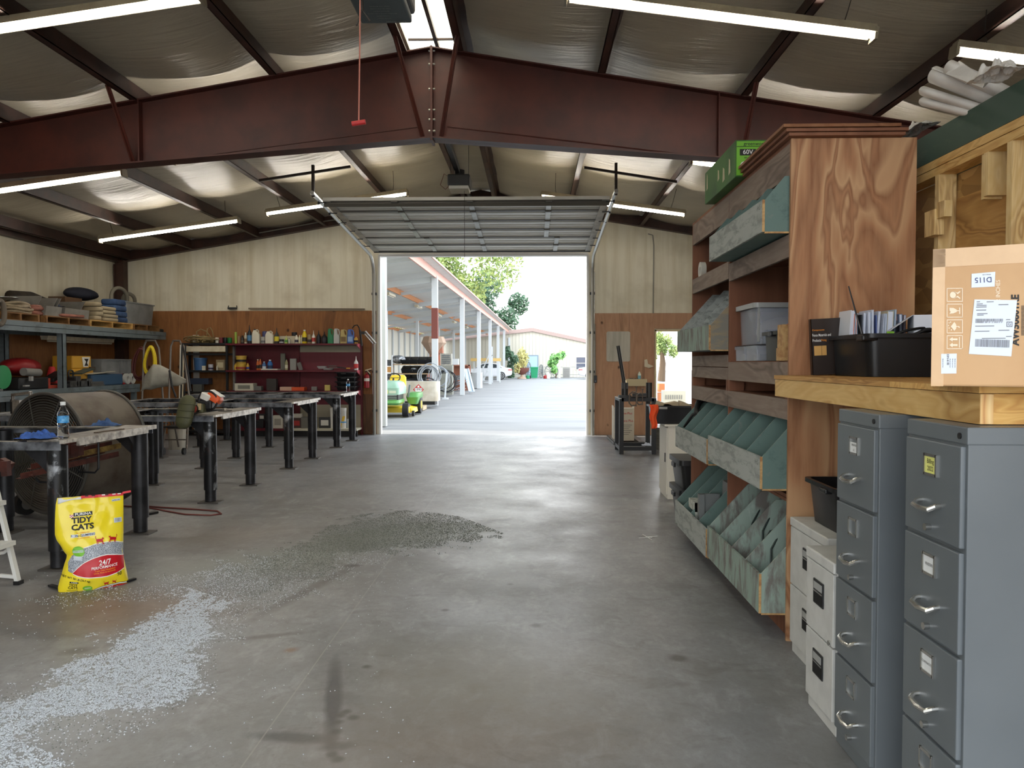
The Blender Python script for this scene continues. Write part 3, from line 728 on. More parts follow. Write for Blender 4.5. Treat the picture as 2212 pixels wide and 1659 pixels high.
for s in (.06, .13, .2): 
    c = a + dax * s; w.tube([c + sdx * (.0905 * math.cos(q)) + V((0, 1, 0)) * (.052 * math.sin(q)) for q in (2 * math.pi * j / 24 for j in range(24))], .004, 5, closed=True)
w.build('rib', sh)
c = K(414, 883, 7.98); MB(BLK).cyl(c, c + V((.02, .13, .0)), .046).build('gearbox', t, smooth=True)
MB(mat('red collar', C(150, 58, 44), .5)).cyl(c + V((-.002, -.006, 0)), c + V((.003, .02, 0)), .05).build('collar', t, smooth=True)
MB(BLK).cyl(c + V((-.004, -.02, 0)), c + V((0, -.004, 0)), .035).build('hub', t, smooth=True)
c = K(430, 878, 8.1); MB(OLIVE).cbox(c + V((.0, .02, -.02)), (.12, .12, .1)).build('crankcase', t, bevel=.02)
MB(mat('tan filter', C(186, 168, 128), .6)).cbox(c + V((.03, -.06, .0)), (.04, .03, .07)).build('carburettor', t, bevel=.008)
c = K(449, 866, 8.15)
MB(BLK).tube([c + V((.10 * math.cos(q), 0, .105 * math.sin(q))) for q in (2 * math.pi * j / 22 for j in range(22))], .012, 6, closed=True).build('handle_ring', t, smooth=True)
MB(BLK).cbox(c + V((-.02, .03, -.045)), (.14, .12, .1)).build('engine_block', t, bevel=.02)
q = MB(ORNG); q.M = Matrix.Translation(c + V((.065, .05, .045))) @ Matrix.Rotation(R(32), 4, 'Y'); q.rings_rr([(0, 0, -.05, .075, .06, .02), (0, 0, .0, .08, .065, .02), (0, 0, .03, .06, .05, .02)]); q.build('engine_cover', t, smooth=True)
q = MB(WHT); q.M = Matrix.Translation(c + V((-.02, .03, .05))) @ Matrix.Rotation(R(25), 4, 'Y'); q.rings_rr([(0, 0, -.04, .05, .055, .02), (0, 0, .02, .055, .06, .02), (0, 0, .045, .03, .03, .01)]); q.build('starter_cover', t, smooth=True)
q = MB(WHT); q.M = Matrix.Translation(c + V((.085, .05, .078))) @ Matrix.Rotation(R(32), 4, 'Y'); q.cbox((0, 0, 0), (.14, .1, .012)); q.build('trim_strip', t, bevel=.004)
g = G(486, 888, TT); t = thing('grinding_disc', (g.x, g.y, TT), 'dark cutting disc with metal hub lying on the table by the engine tool', 'disc')
MB(mat('abrasive disc', C(52, 46, 44), .8)).lathe([(.075, .001), (.08, .004), (.075, .007)], (g.x, g.y, TT), 24).build('disc', t)
MB(mat('hub metal', C(176, 170, 158), .35, .7)).lathe([(.022, .007), (.022, .03), (.015, .034)], (g.x, g.y, TT), 14).build('hub', t)
g = G(478, 884, TT); 

# ================================================================ drum fan
FANM = mat('fan drum steel', C(104, 96, 86), .5, .25, var=C(78, 66, 58), vs=3, lo=.4, hi=.6, bump=.05)
FWIRE = mat('fan guard wire', C(92, 90, 86), .45, .5)
ax = V((.36, .93, 0)).normalized(); sx_ = V((ax.y, -ax.x, 0)); up = V((0, 0, 1))
fc = P(98, 975, 7.1); fc.z = .64; FR, FL = .56, .66
t = thing('drum_fan', (fc.x, fc.y, 0), 'large grey wheeled drum fan with wire guard between two steel tables', 'fan')
pt_ = lambda r, a, d: fc + sx_ * (r * math.cos(a)) + up * (r * math.sin(a)) + ax * d
N = 56; TA = [2 * math.pi * j / N for j in range(N)]
w = MB(FANM).ring([[pt_(FR, a, 0) for a in TA], [pt_(FR, a, FL) for a in TA], [pt_(FR - .006, a, FL) for a in TA], [pt_(FR - .006, a, 0) for a in TA]], cap=False, closed=True); w.build('drum', t, smooth=True)
for d_ in (0, FL): MB(FWIRE).tube([pt_(FR + .004, a, d_) for a in TA], .016, 8, closed=True).build('rim', t, smooth=True)
w = MB(FWIRE); r_ = .1
while r_ < FR - .01:
    w.tube([pt_(r_, a, -.03 + .03 * (r_ / FR) ** 2) for a in TA[::1]], .0045, 4, closed=True); r_ += .024
for k in range(8):
    a = math.pi * k / 4 + .39; w.tube([pt_(.08, a, -.035), pt_(FR * .6, a, -.024), pt_(FR, a, -.002)], .0055, 5)
w.build('guard', t)
w = MB(mat('fan blade', C(40, 40, 42), .45, .4))
for k in range(4):
    a = math.pi / 2 * k + .3
    w.add([pt_(.08, a - .2, .22), pt_(.08, a + .2, .3), pt_(FR - .06, a + .34, .32), pt_(FR - .06, a - .3, .2)], [(0, 1, 2, 3)])
w.build('blade', t, solid=.006)
MB(mat('motor grey', C(70, 70, 72), .5)).cyl(pt_(0, 0, .12), pt_(0, 0, .46), .13).build('motor', t, smooth=True)
MB(FWIRE).bar(pt_(FR - .01, 0, .34), pt_(FR - .01, math.pi, .34), .03, .05).bar(pt_(FR - .01, math.pi / 2, .36), pt_(FR - .01, -math.pi / 2, .36), .03, .05).build('motor_mount', t)
# dark backing so one does not see straight through the far end
w = MB(FWIRE); r_ = .12
while r_ < FR - .01:
    w.tube([pt_(r_, a, FL + .01) for a in TA[::2]], .004, 4, closed=True); r_ += .05
w.build('rear_guard', t)
for s in (-1, 1):
    c = fc + sx_ * (s * .46) + ax * .12; c.z = .115
    wh = MB(mat('rubber tyre', C(28, 28, 28), .7)).cyl(c - sx_ * .03, c + sx_ * .03, .112, seg=26).build('wheel', t, smooth=True)
    MB(mat('wheel hub', C(112, 108, 104), .5)).cyl(c - sx_ * .034, c + sx_ * .034, .06, seg=20).build('hub', wh, smooth=True)
    MB(FWIRE).bar(c, pt_(FR, -.75 if s > 0 else -2.39, .12), .03, .03).build('axle_bracket', t)
MB(FWIRE).tube([pt_(FR, -2.2, FL - .1), V((pt_(FR, -2.2, FL - .1).x, pt_(FR, -2.2, FL - .1).y, .01)), V((pt_(FR, -.95, FL - .1).x, pt_(FR, -.95, FL - .1).y, .01)), pt_(FR, -.95, FL - .1)], .014, 8).build('stand', t)

# ================================================================ bag of cat litter
YEL = mat('yellow bag film', C(246, 222, 30), .32, var=C(250, 230, 60), vs=3, coat=.3)
PK = MATS
b0 = G(203, 1268); eb = V((.84, .54, 0)).normalized(); nb = V((.54, -.84, 0)).normalized()
ZS = lambda zx, zy: ((100 + zx / 6.91 - 203) * .00274, (1050 + zy / 6.91))
LO = [(1558, 195), (1500, 190), (1400, 215), (1250, 262), (1150, 290), (1080, 318), (1030, 325), (990, 290), (900, 240), (820, 185), (740, 162), (600, 162), (400, 172), (300, 180), (200, 205)]
RO = [(1440, 1225), (1400, 1230), (1300, 1215), (1200, 1195), (1080, 1172), (950, 1162), (700, 1172), (400, 1178), (110, 1182)]
def outl(tab, zy):
    tab = sorted(tab)
    if zy <= tab[0][0]: return tab[0][1]
    for (a, p), (b, q) in zip(tab, tab[1:]):
        if zy <= b: return p + (q - p) * (zy - a) / (b - a)
    return tab[-1][1]
def bagz(zx, zy):
    # bottom edge runs up to the far corner in the picture; on the floor it is flat
    base = 1560 - 118 * (zx - 195) / 1030
    return max(0.0, (base - zy) / 6.91 * .00310)
def bagp(zx, zy, off=0.0, back=False):
    l, r = outl(LO, zy), outl(RO, zy); u = min(1, max(0, (zx - l) / (r - l)))
    z = bagz(zx, zy); h = z / .66
    full = .115 * (1 - .80 * max(0, min(1, (h - .25) / .6))) * (.55 + .45 * min(1, h / .12))
    e = (max(0, 1 - (2 * u - 1) ** 2)) ** .55
    wr = .007 * noise.noise((zx * .009, zy * .006, 2)) + .012 * math.exp(-((zx - 420) / 60) ** 2) * -(.5 if zy < 800 else 0) - .02 * math.exp(-((zy - 1030 - (zx - 330) * -.12) / 55) ** 2) * max(0, 1 - (zx - 330) / 420)
    d = (full * e + wr * e) * (-.75 if back else 1) + off
    return b0 + eb * ((100 + zx / 6.91 - 203) * .00274) + V((0, 0, z)) + nb * d - nb * (.05 * h)
def bg(u, v, back):
    zy = lerp(1556, 175, v); zx = lerp(outl(LO, zy), outl(RO, zy), u)
    zy2 = zy - 118 * u + (118 * u if v < .001 else 0) * 0 
    zy2 = lerp(1560 - 118 * u, 205 - 95 * u, v); zx = lerp(outl(LO, zy2), outl(RO, zy2), u)
    return bagp(zx, zy2, 0, back)
t = thing('cat_litter_bag', (b0.x, b0.y, 0), 'bright yellow open bag of cat litter standing on the floor by a table leg', 'bag')
w = MB(YEL).grid(lambda u, v: bg(u, v, False), 40, 56).grid(lambda u, v: bg(u, v, True), 40, 56); w.build('bag_body', t, smooth=2)
def strip(m, top, bot, x0, x1, off, name, nx=30, ny=6, m2=None):
    f = lambda tab, x: outl([(a, b) for a, b in tab], x)
    w = MB(m).grid(lambda u, v: bagp(lerp(x0, x1, u), lerp(f(bot, lerp(x0, x1, u)), f(top, lerp(x0, x1, u)), v), off), nx, ny)
    return w
def spk():
    n = NT('granule print'); v = n.vor(260, out=0); c = n.ramp(n.noise(240, 2), [(.3, C(52, 58, 70)), (.5, C(150, 158, 170)), (.7, C(226, 230, 236))]); n.l(c, n.b.inputs['Base Color']); n.set(Roughness=.4); return n.m
SPK = spk()
INK = mat('black ink', C(24, 22, 20), .5); REDI = mat('red ink', C(196, 26, 40), .4); WI = mat('white ink', C(240, 240, 238), .4); ORI = mat('orange ink', C(240, 150, 40), .5); GRI = mat('green ink', C(130, 200, 60), .4); GRYI = mat('light print panel', C(206, 214, 226), .4)
GT = [(335, 1120), (400, 1010), (480, 945), (560, 900), (730, 838), (900, 808), (1050, 805), (1165, 832)]
RT = [(335, 1232), (400, 1256), (480, 1172), (560, 1105), (700, 1035), (800, 1003), (900, 985), (1050, 992), (1165, 1015)]
RB = [(400, 1258), (470, 1285), (560, 1300), (700, 1300), (900, 1282), (1050, 1242), (1168, 1190)]
dn_ = lambda tab, k: [(a, b + k) for a, b in tab]
w = strip(SPK, GT, dn_(RT, 2), 338, 1163, .0015, 'b'); w.build('granule_band', t, smooth=2, normals=False)
w = strip(REDI, RT, RB, 402, 1166, .0022, 'b'); w.build('red_band', t, smooth=2, normals=False)
w = strip(WI, dn_(GT, -12), dn_(GT, -2), 560, 1163, .0022, 'b', 24, 1); 
RT2 = [p for p in RT if p[0] >= 400]
for tab, a, x0 in ((RT2, -12, 402), (RB, 0, 402)):
    f = dn_(tab, a); w.grid(lambda u, v, f=f: bagp(lerp(x0, 1163, u), outl(f, lerp(x0, 1163, u)) + 11 * v, .003), 30, 1)
ROT = -.15
def btext(w, body, cx, cy, size, m, off=.0035, sx=1.0, rot=ROT, bold=.012):
    w.use(m); w.text(body, size, lambda a, b: bagp(cx + a, cy - b + a * rot, off), sx=sx, bold=bold)
def bquad(w, m, x0, x1, y0, y1, off, rot=ROT, nx=4):
    w.use(m); cx = (x0 + x1) / 2; w.grid(lambda u, v: bagp(lerp(x0, x1, u), lerp(y1, y0, v) + (lerp(x0, x1, u) - cx) * rot, off), nx, 2)
def bpoly(w, m, pts, off):
    w.use(m); w.add([bagp(x, y, off) for x, y in pts], [tuple(range(len(pts)))])
bquad(w, INK, 430, 705, 385, 438, .002); btext(w, 'PURINA', 568, 411, 54, WI, sx=1.25)
bquad(w, WI, 375, 430, 432, 472, .002)
for i in range(3):
    for j in range(3):
        if (i + j) % 2 == 0: x = 375 + i * 18; bquad(w, REDI, x, x + 17, 432 + j * 13.5, 445 + j * 13.5, .003, 0, 1)
btext(w, 'TIDY', 545, 500, 108, INK, sx=1.2, bold=.035); btext(w, 'CATS', 558, 596, 108, INK, sx=1.24, bold=.035)
btext(w, 'for multiple cats', 560, 672, 26, ORI, sx=1.1)
bquad(w, GRYI, 385, 735, 690, 732, .002); btext(w, 'NON-CLUMPING', 560, 711, 40, INK, sx=1.15); btext(w, 'CLAY LITTER', 566, 748, 26, ORI, sx=1.2)
btext(w, '24/7', 868, 1085, 100, WI); btext(w, 'PERFORMANCE', 862, 1150, 56, WI, sx=1.0)
btext(w, 'Triple Odor Protection', 868, 1192, 32, ORI); btext(w, 'Urine, Feces & Ammonia', 862, 1225, 32, ORI)
btext(w, 'NET WT 50 LB (22.7 kg)', 442, 1335, 40, INK, rot=.14); btext(w, '50', 1085, 1265, 70, INK)
bquad(w, INK, 355, 480, 1378, 1402, .002, 0); btext(w, 'PURINA', 420, 1390, 22, WI, rot=0, sx=1.2); btext(w, 'TIDY', 404, 1432, 56, INK, rot=0); btext(w, 'CATS', 398, 1475, 56, INK, rot=0)
bquad(w, INK, 312, 470, 1518, 1524, .002, 0)
bquad(w, GRYI, 1025, 1145, 455, 525, .002, -.1)
for i, k in enumerate((4, 2, 5, 3, 6, 2, 4)): bquad(w, INK, 1045 + i * 12.5, 1045 + i * 12.5 + k, 462, 512, .003, -.1, 1)
bquad(w, GRYI, 1000, 1130, 180, 212, .002); btext(w, 'perfect size', 1065, 196, 24, INK)
cir = lambda cx, cy, rx, ry, k=18: [(cx + rx * math.cos(2 * math.pi * i / k), cy + ry * math.sin(2 * math.pi * i / k)) for i in range(k)]
bpoly(w, GRI, cir(488, 945, 88, 78), .004); bquad(w, GRYI, 418, 535, 1015, 1075, .004, -.05); bquad(w, GRYI, 410, 560, 925, 962, .005); btext(w, 'EVERYDAY', 486, 942, 30, GRI, .006)
bpoly(w, GRI, cir(610, 1475, 72, 40), .004); btext(w, 'FRESH', 610, 1475, 32, WI, .006)
for cx, cy, s, f in ((800, 790, 1, 1), (1000, 765, 1, -1), (885, 1408, .62, 1), (1005, 1385, .5, -1)):
    q = lambda pts: [(cx + x * s * f, cy + y * s) for x, y in pts]
    bpoly(w, REDI, q([(-50, -25), (-20, -32), (30, -36), (44, -28), (48, 0), (30, 8), (-40, 8), (-52, -2)]), .0042)
    bpoly(w, REDI, q([(34, -36), (40, -58), (48, -48), (56, -48), (62, -56), (62, -34), (50, -24)]), .0043)
    for lx in (-46, -30, 24, 40): bpoly(w, REDI, q([(lx, 0), (lx + 10, 0), (lx + 12 + (lx > 0) * 16, 40), (lx + 2 + (lx > 0) * 16, 40)]), .0043)
    bpoly(w, REDI, q([(-50, -20), (-66, -50), (-60, -72), (-52, -70), (-57, -50), (-44, -24)]), .0043)
MT = [(700, 1500), (800, 1455), (950, 1420), (1100, 1400), (1200, 1405)]
w.use(INK).grid(lambda u, v: bagp(lerp(700, 1200, u), outl(MT, lerp(700, 1200, u)) + 30 * v, .0025), 14, 2)
w.use(WI).grid(lambda u, v: bagp(lerp(700, 1200, u), outl(MT, lerp(700, 1200, u)) + 6 + 16 * v, .0032), 14, 1)
w.use(REDI).grid(lambda u, v: bagp(lerp(760, 1205, u), lerp(outl(MT, lerp(760, 1205, u)) + 34, max(outl(MT, lerp(760, 1205, u)) + 36, 1530 - .115 * (lerp(760, 1205, u) - 560) ), v), .0028), 14, 3)
btext(w, '24/7', 945, 1470, 52, WI, .004)
w.build('printing', t, normals=False)
def lip(u, v): 
    x = lerp(210, 560, u); return bagp(x, lerp(lerp(290, 205, u) - 20 * math.sin(u * 3), lerp(205, 168, u), v), .005 - .012 * math.sin(math.pi * u) * v)
MB(mat('white bag paper', C(224, 226, 228), .7)).grid(lip, 10, 3).build('open_lip', t, smooth=2, solid=.001)
q = MB(mat('red pull strip', C(220, 60, 70), .45)).grid(lambda u, v: bagp(lerp(545, 1180, u), lerp(172, 108, u) - 40 * v + 18, .008), 10, 1)
e1, e2 = bagp(1170, 88, .008), bagp(1170, 88, .008) + eb * .05 + V((0, 0, .006)); q.bar(e1, e2, .004, .012); q.build('pull_strip', t, solid=.002)
q = MB(WI)
for x in (600, 700, 850, 900, 1010, 1090): bquad(q, WI if x % 20 else INK, x, x + 50, 148 - (x - 545) * .1, 162 - (x - 545) * .1, .011, -.1, 1)
q.build('strip_paper', t)
for a, b, lb in (((58, 1266), (30, 1262), 0), ):
    pass
a, b = G(108, 1264, .012), G(142, 1274, .012); one(MB(BLK).bar(a, b, .03, .012), 'black_strip', 'black plastic strip sticking out beneath the litter bag towards the table leg', 'strip')
a, b = G(272, 1256, .012), G(292, 1250, .012); one(MB(BLK).bar(a, b, .025, .012), 'black_strip', 'black plastic strip sticking out beneath the litter bag on its far side', 'strip')

# ================================================================ spilled litter
LIT = mat('pale litter granules', C(212, 218, 226), .55, var=C(182, 190, 198), vs=120)
LITD = mat('damp litter granules', C(120, 125, 118), .7, var=C(104, 109, 102), vs=90)
def inside(p, poly):
    x, y = p; c = False; j = len(poly) - 1
    for i in range(len(poly)):
        xi, yi = poly[i]; xj, yj = poly[j]
        if (yi > y) != (yj > y) and x < (xj - xi) * (y - yi) / (yj - yi) + xi: c = not c
        j = i
    return c
WHITE = [(-160, 1700), (-160, 1560), (0, 1545), (60, 1512), (150, 1440), (240, 1385), (330, 1340), (370, 1300), (420, 1275), (470, 1290), (445, 1330), (470, 1370), (400, 1430), (440, 1475), (400, 1510), (330, 1530), (240, 1525), (110, 1560), (40, 1600), (100, 1625), (146, 1645), (150, 1700)]
SPARSE = [(40, 1305), (130, 1278), (300, 1262), (460, 1225), (640, 1180), (800, 1110), (950, 1108), (1078, 1148), (980, 1185), (860, 1195), (700, 1262), (560, 1330), (480, 1400), (470, 1480), (330, 1570), (200, 1600), (140, 1700), (-160, 1700), (-160, 1540), (60, 1480), (200, 1400), (340, 1330), (400, 1285), (200, 1312)]
DAMP = [(640, 1180), (740, 1130), (830, 1108), (950, 1108), (1010, 1122), (1078, 1148), (1000, 1168), (960, 1182), (860, 1190), (760, 1200), (660, 1250), (560, 1300), (470, 1290), (420, 1240), (520, 1205)]
rl = random.Random(3)
w = MB(LIT); tv, tf, tm = [], [], []
def chip(x, y, r, h, m):
    o = len(tv); a = rl.uniform(0, 6.28)
    for k in range(3):
        q = a + k * 2.09 + rl.uniform(-.4, .4); tv.append((x + r * math.cos(q), y + r * math.sin(q), .0008))
    tv.append((x + rl.uniform(-.4, .4) * r, y + rl.uniform(-.4, .4) * r, h))
    tf.extend([(o, o + 1, o + 3), (o + 1, o + 2, o + 3), (o + 2, o, o + 3)]); tm.extend([m] * 3)
def project(x, y):
    v = V((x, y, -EYE)); c = V((fx.x * x + fy.x * y - fz.x * EYE, fx.y * x + fy.y * y - fz.y * EYE, fx.z * x + fy.z * y - fz.z * EYE))
    return (CX + F * c.x / c.z, CY + F * c.y / c.z)
cnt = 0
while cnt < 72000:
    x, y = rl.uniform(-3.5, -.1), rl.uniform(2.7, 7.8); p = project(x, y)
    nz = noise.noise((x * 5, y * 5, 0)) * .5 + noise.noise((x * 16, y * 16, 4)) * .3
    pj = (p[0] + nz * 80, p[1] + nz * 28)
    if inside(pj, WHITE): d, m, r = 1.0, 0, .0046
    elif inside(pj, DAMP): d, m, r = .8, 1 if rl.random() < (p[0] - 400 + nz * 160) / 260 else 0, .0044
    elif inside(pj, SPARSE): d, m, r = .3, 0 if rl.random() < .6 else 1, .0042
    elif -200 < p[0] < 900 and p[1] > 1200: d, m, r = .006, 0, .004
    else: continue
    cnt += .35
    if rl.random() > d * (.6 + .8 * abs(nz)) * (1 if m == 0 else 1): continue
    chip(x, y, r * rl.uniform(.6, 1.3), rl.uniform(.002, .0055), m); cnt += .65
# thin bed under the thickest part
cs = .0058; xx = -3.5
while xx < -.5:
    yy = 2.6
    while yy < 6.5:
        p = project(xx, yy); nz = noise.noise((xx * 5, yy * 5, 0)) * .5 + noise.noise((xx * 16, yy * 16, 4)) * .3 + noise.noise((xx * 45, yy * 45, 7)) * .5 if -150 < p[0] < 560 and p[1] > 1230 else 0
        if -150 < p[0] < 560 and p[1] > 1230 and rl.random() < .62 and inside((p[0] + nz * 95, p[1] + nz * 34), WHITE) and noise.noise((xx * 30, yy * 30, 1)) > -.3 + .5 * max(0, noise.noise((xx * 3, yy * 3, 5))):
            o = len(tv); j = lambda: rl.uniform(-.0022, .0022)
            tv.extend([(xx + j(), yy + j(), .001), (xx + cs + j(), yy + j(), .001), (xx + cs + j(), yy + cs + j(), .001), (xx + j(), yy + cs + j(), .001), (xx + cs / 2 + j(), yy + cs / 2 + j(), rl.uniform(.002, .0045))])
            tf.extend([(o, o + 1, o + 4), (o + 1, o + 2, o + 4), (o + 2, o + 3, o + 4), (o + 3, o, o + 4)]); tm.extend([0] * 4)
        yy += cs
    xx += cs
w.v = [V(p) for p in tv]; w.f = tf; w.mi = tm; w.mats = [LIT, LITD]
one(w, 'spilled_litter', 'pale spilled cat litter trailing across the concrete floor from the bag', 'litter', kind='stuff', normals=False)

# ================================================================ small things on the floor
t = thing('step_ladder', (-3.62, 5.1, 0), 'paint spotted white step ladder leg at the picture edge beside the table', 'ladder')
WL = painted('spotted white paint', C(226, 226, 222), C(120, 70, 50), .68, 22, rough=.5)
f1 = G(40, 1262); tp = f1 + V((-.30, .06, 1.15))
for k, (dy, nm) in enumerate(((0, 'front_rail'), (-.42, 'front_rail'))):
    MB(WL).bar(f1 + V((0, dy, 0)), tp + V((0, dy * .7, 0)), .024, .036, up=(0, 1, 0)).build(nm, t)
    MB(WL).bar(f1 + V((-.8, dy, 0)), tp + V((0, dy * .7, 0)), .02, .03, up=(0, 1, 0)).build('rear_rail', t)
    MB(BLK).cbox(f1 + V((0, dy, .012)), (.04, .05, .026)).build('foot', t)
MB(WL).bar(P(0, 1243, 5.08), P(34, 1246, 5.08), .02, .022).build('brace', t)
MB(WL).tube([P(-10, 1196, 5.08), P(8, 1194, 5.08), P(16, 1188, 5.08)], .012, 6).build('spreader', t)
for z in (.28, .55, .82): 
    a = f1.lerp(tp, z / 1.15); MB(WL).box(a.x - .05, a.x + .05, a.y - .4, a.y, z - .015, z + .015).build('step', t)
CORDR = mat('dark red cord', C(112, 58, 52), .6)
pts = [G(*p, .008) for p in ((300, 1092), (350, 1096), (420, 1100), (470, 1104), (478, 1110), (455, 1113), (400, 1111), (360, 1104), (320, 1096), (250, 1092), (120, 1096), (0, 1094), (-60, 1096))]
one(MB(CORDR).tube(pts, .008, 6), 'extension_cord', 'dark red extension cord looped on the floor behind the litter bag', 'cord', smooth=2)
a, b = G(298, 1114, .012), G(338, 1106, .012); one(MB(BLK).bar(a, b, .06, .02), 'rubber_pad', 'flat black rubber piece on the floor under the fan edge', 'pad')
one(MB(mat('white chips', C(230, 230, 226), .6)).cbox(G(1402, 1160, .004), (.05, .02, .006)).bar(G(1380, 1162, .004), G(1420, 1158, .004), .004, .004).bar(G(1388, 1154, .004), G(1408, 1166, .004), .004, .004), 'wire_scrap', 'scrap of thin wire on the floor near the bin shelves', 'scrap')
# ================================================================ grey steel rack along the side wall
RK = painted('grey green rack paint', C(104, 116, 120), C(84, 92, 94), .55, 5, rough=.45)
FX = -7.5
q0 = PX(362, 714, FX); RZ = 2.105; RY1 = 15.53; LY1 = PX(300, 828, FX).y; LZ = 1.085; PY = PX(138, 710, FX).y; RY0 = 8.6
t = thing('steel_rack', (-8.0, 12.2, 0), 'long grey steel storage rack with loaded pallets along the side wall', 'rack')
def beam(z, y0, y1, nm):
    w = MB(RK).box(FX - .01, FX + .02, y0, y1, z - .15, z - .08).box(FX - .01, FX + .026, y0, y1, z - .074, z).box(-8.53, -8.5, y0, y1, z - .15, z); w.build(nm, t)
    MB(RK).box(-8.5, FX - .01, y0, y1, z - .03, z - .002).build('deck', t)
    MB(RK).box(-8.53, FX, y1 - .04, y1, z - .15, z - .002).build('end_beam', t)
beam(RZ, RY0, RY1, 'beam'); beam(LZ, RY0, LY1, 'beam')
for y in (PY, 8.8):
    for x, nm in ((FX - .04, 'post'), (-8.48, 'post')):
        w = MB(RK).box(x - .045, x + .045, y - .055, y - .045, 0, RZ - .15).box(x - .045, x + .045, y + .045, y + .055, 0, RZ - .15).box(x + .036, x + .045, y - .055, y + .055, 0, RZ - .15); w.build(nm, t)
for x in (-8.46, FX - .06): MB(RK).box(x - .04, x + .04, LY1 - .12, LY1 - .04, 0, LZ - .15).build('post', t)
DL = MB(HOUS)
a, b = PX(95, 722, -8.2), PX(240, 730, -8.2)
r = thing('strip_light', (-8.2, (a.y + b.y) / 2, RZ - .2), 'unlit strip light under the top deck of the steel rack', 'strip light')
MB(HOUS).prism([(-8.27, RZ - .16), (-8.13, RZ - .16), (-8.15, RZ - .23), (-8.25, RZ - .23)], 'y', a.y, b.y).build('housing', r)
MB(mat('unlit tube', C(196, 190, 170), .3)).cyl((-8.17, a.y + .05, RZ - .25), (-8.17, b.y - .05, RZ - .25), .016).build('tube', r)

PAL = wood('pallet wood', C(150, 110, 66), C(132, 92, 52), C(100, 66, 36), 'y', 1.5, 6, 0, .7)
PALN = wood('fresh pallet wood', C(206, 166, 100), C(190, 148, 84), C(160, 116, 60), 'y', 1.5, 6, 0, .7)
def pallet(px0, px1, m, lbl, x1=FX - .02, d=.95, zb_=RZ, nst=3):
    y0, y1 = PX(px0, 700, x1).y, PX(px1, 700, x1).y
    t = thing('wooden_pallet', (x1 - d / 2, (y0 + y1) / 2, zb_), lbl, 'pallet', 'wooden pallets on the steel rack')
    for i in range(nst):
        y = lerp(y0 + .02, y1 - .02, i / (nst - 1)); MB(m).box(x1 - d, x1, y - .02, y + .02, zb_ + .015, zb_ + .1).build('stringer', t)
    for i in range(6):
        x = lerp(x1 - d + .05, x1 - .045, i / 5); MB(m).box(x - .045, x + .045, y0, y1, zb_ + .1, zb_ + .118).build('deck_board', t)
    for i in (0, 1, 2):
        x = lerp(x1 - d + .05, x1 - .045, i / 2); MB(m).box(x - .045, x + .045, y0, y1, zb_, zb_ + .015).build('base_board', t)
    return zb_ + .12
PT = pallet(2, 86, PAL, 'wooden pallet under the coiled hoses on the rack top, by the picture edge')
pallet(100, 194, PAL, 'dark wooden pallet under the grey picking bins on the rack')
pallet(195, 287, PALN, 'pale fresh wooden pallet under the blue strap pile on the rack')
pallet(289, 345, PAL, 'dark wooden pallet under the grey tote with hoses on the rack')
HOSEG = mat('grey beige hose', C(168, 152, 124), .6, var=C(138, 122, 98), vs=9)
HOSEP = mat('pinkish hose', C(164, 104, 86), .65, var=C(130, 82, 68), vs=7)
def coil(mb, c, rx, ry, n, r, dz, tilt=0, seed=0, seg=26):
    rr = random.Random(seed)
    for k in range(n):
        ox, oy, s = rr.uniform(-.03, .03), rr.uniform(-.03, .03), rr.uniform(.82, 1.05)
        mb.tube([V(c) + V((ox + rx * s * math.cos(a), oy + ry * s * math.sin(a), dz * (k % 4) + r + .012 * math.sin(3 * a + k) + tilt * math.sin(a))) for a in (2 * math.pi * j / seg for j in range(seg))], r, 6, closed=True)
    return mb
pc = PX(28, 668, -7.85)
one(coil(MB(HOSEG), (-7.85, pc.y - .02, PT), .24, .27, 7, .022, .045, 0, 1), 'hose_coil', 'coiled beige hose lying on the rack pallet by the picture edge', 'hose', 'coiled hoses on the rack', smooth=2)
pc = PX(74, 672, -7.82)
w = coil(MB(HOSEP), (-7.78, pc.y - .12, PT), .17, .28, 5, .03, .03, 0, 2); w.tube([(-7.6, pc.y + .1, PT + .03), (-7.52, pc.y + .5, PT + .03), (-7.515, pc.y + .8, PT + .035)], .025, 8)
one(w, 'hose_coil', 'pinkish red hose pile lying next to the beige hose coil', 'hose', 'coiled hoses on the rack', smooth=2)
TARP = mat('dark brown tarp', C(62, 52, 40), .8, var=C(40, 34, 28), vs=5)
a, b = PX(28, 640, -8.3), PX(146, 650, -8.3); a.z = b.z = PT + .2
w = MB(TARP)
for k, (dx, dz, r) in enumerate(((0, 0, .12), (.16, -.06, .1), (-.05, .13, .09))):
    w.tube([a + V((dx, 0, dz)), a.lerp(b, .35) + V((dx, 0, dz + .02)), a.lerp(b, .7) + V((dx, 0, dz - .05)), b + V((dx, 0, dz - .06))], [r, r * 1.05, r * .8, r * .7], 12)
one(w, 'rolled_tarp', 'dark brown rolled tarpaulins lying behind the hoses on the rack', 'tarp', smooth=2)
w = MB(mat('black folded cover', C(34, 32, 32), .8, var=C(52, 48, 44), vs=6)).box(-8.44, -8.06, PX(40, 660, -8.0).y, PX(98, 660, -8.0).y, PT, PT + .07)
one(w, 'folded_cover', 'black folded cover lying behind the pinkish hose', 'cover', bevel=.03)
one(MB(mat('bright dish metal', C(190, 192, 190), .3, .8)).lathe([(.02, 0), (.2, .04), (.22, .05), (.2, .055)], (-8.0, PX(6, 655, -8.0).y, PT + .2), 20), 'metal_dish', 'shiny shallow metal dish on the hoses at the picture edge', 'dish', smooth=2)
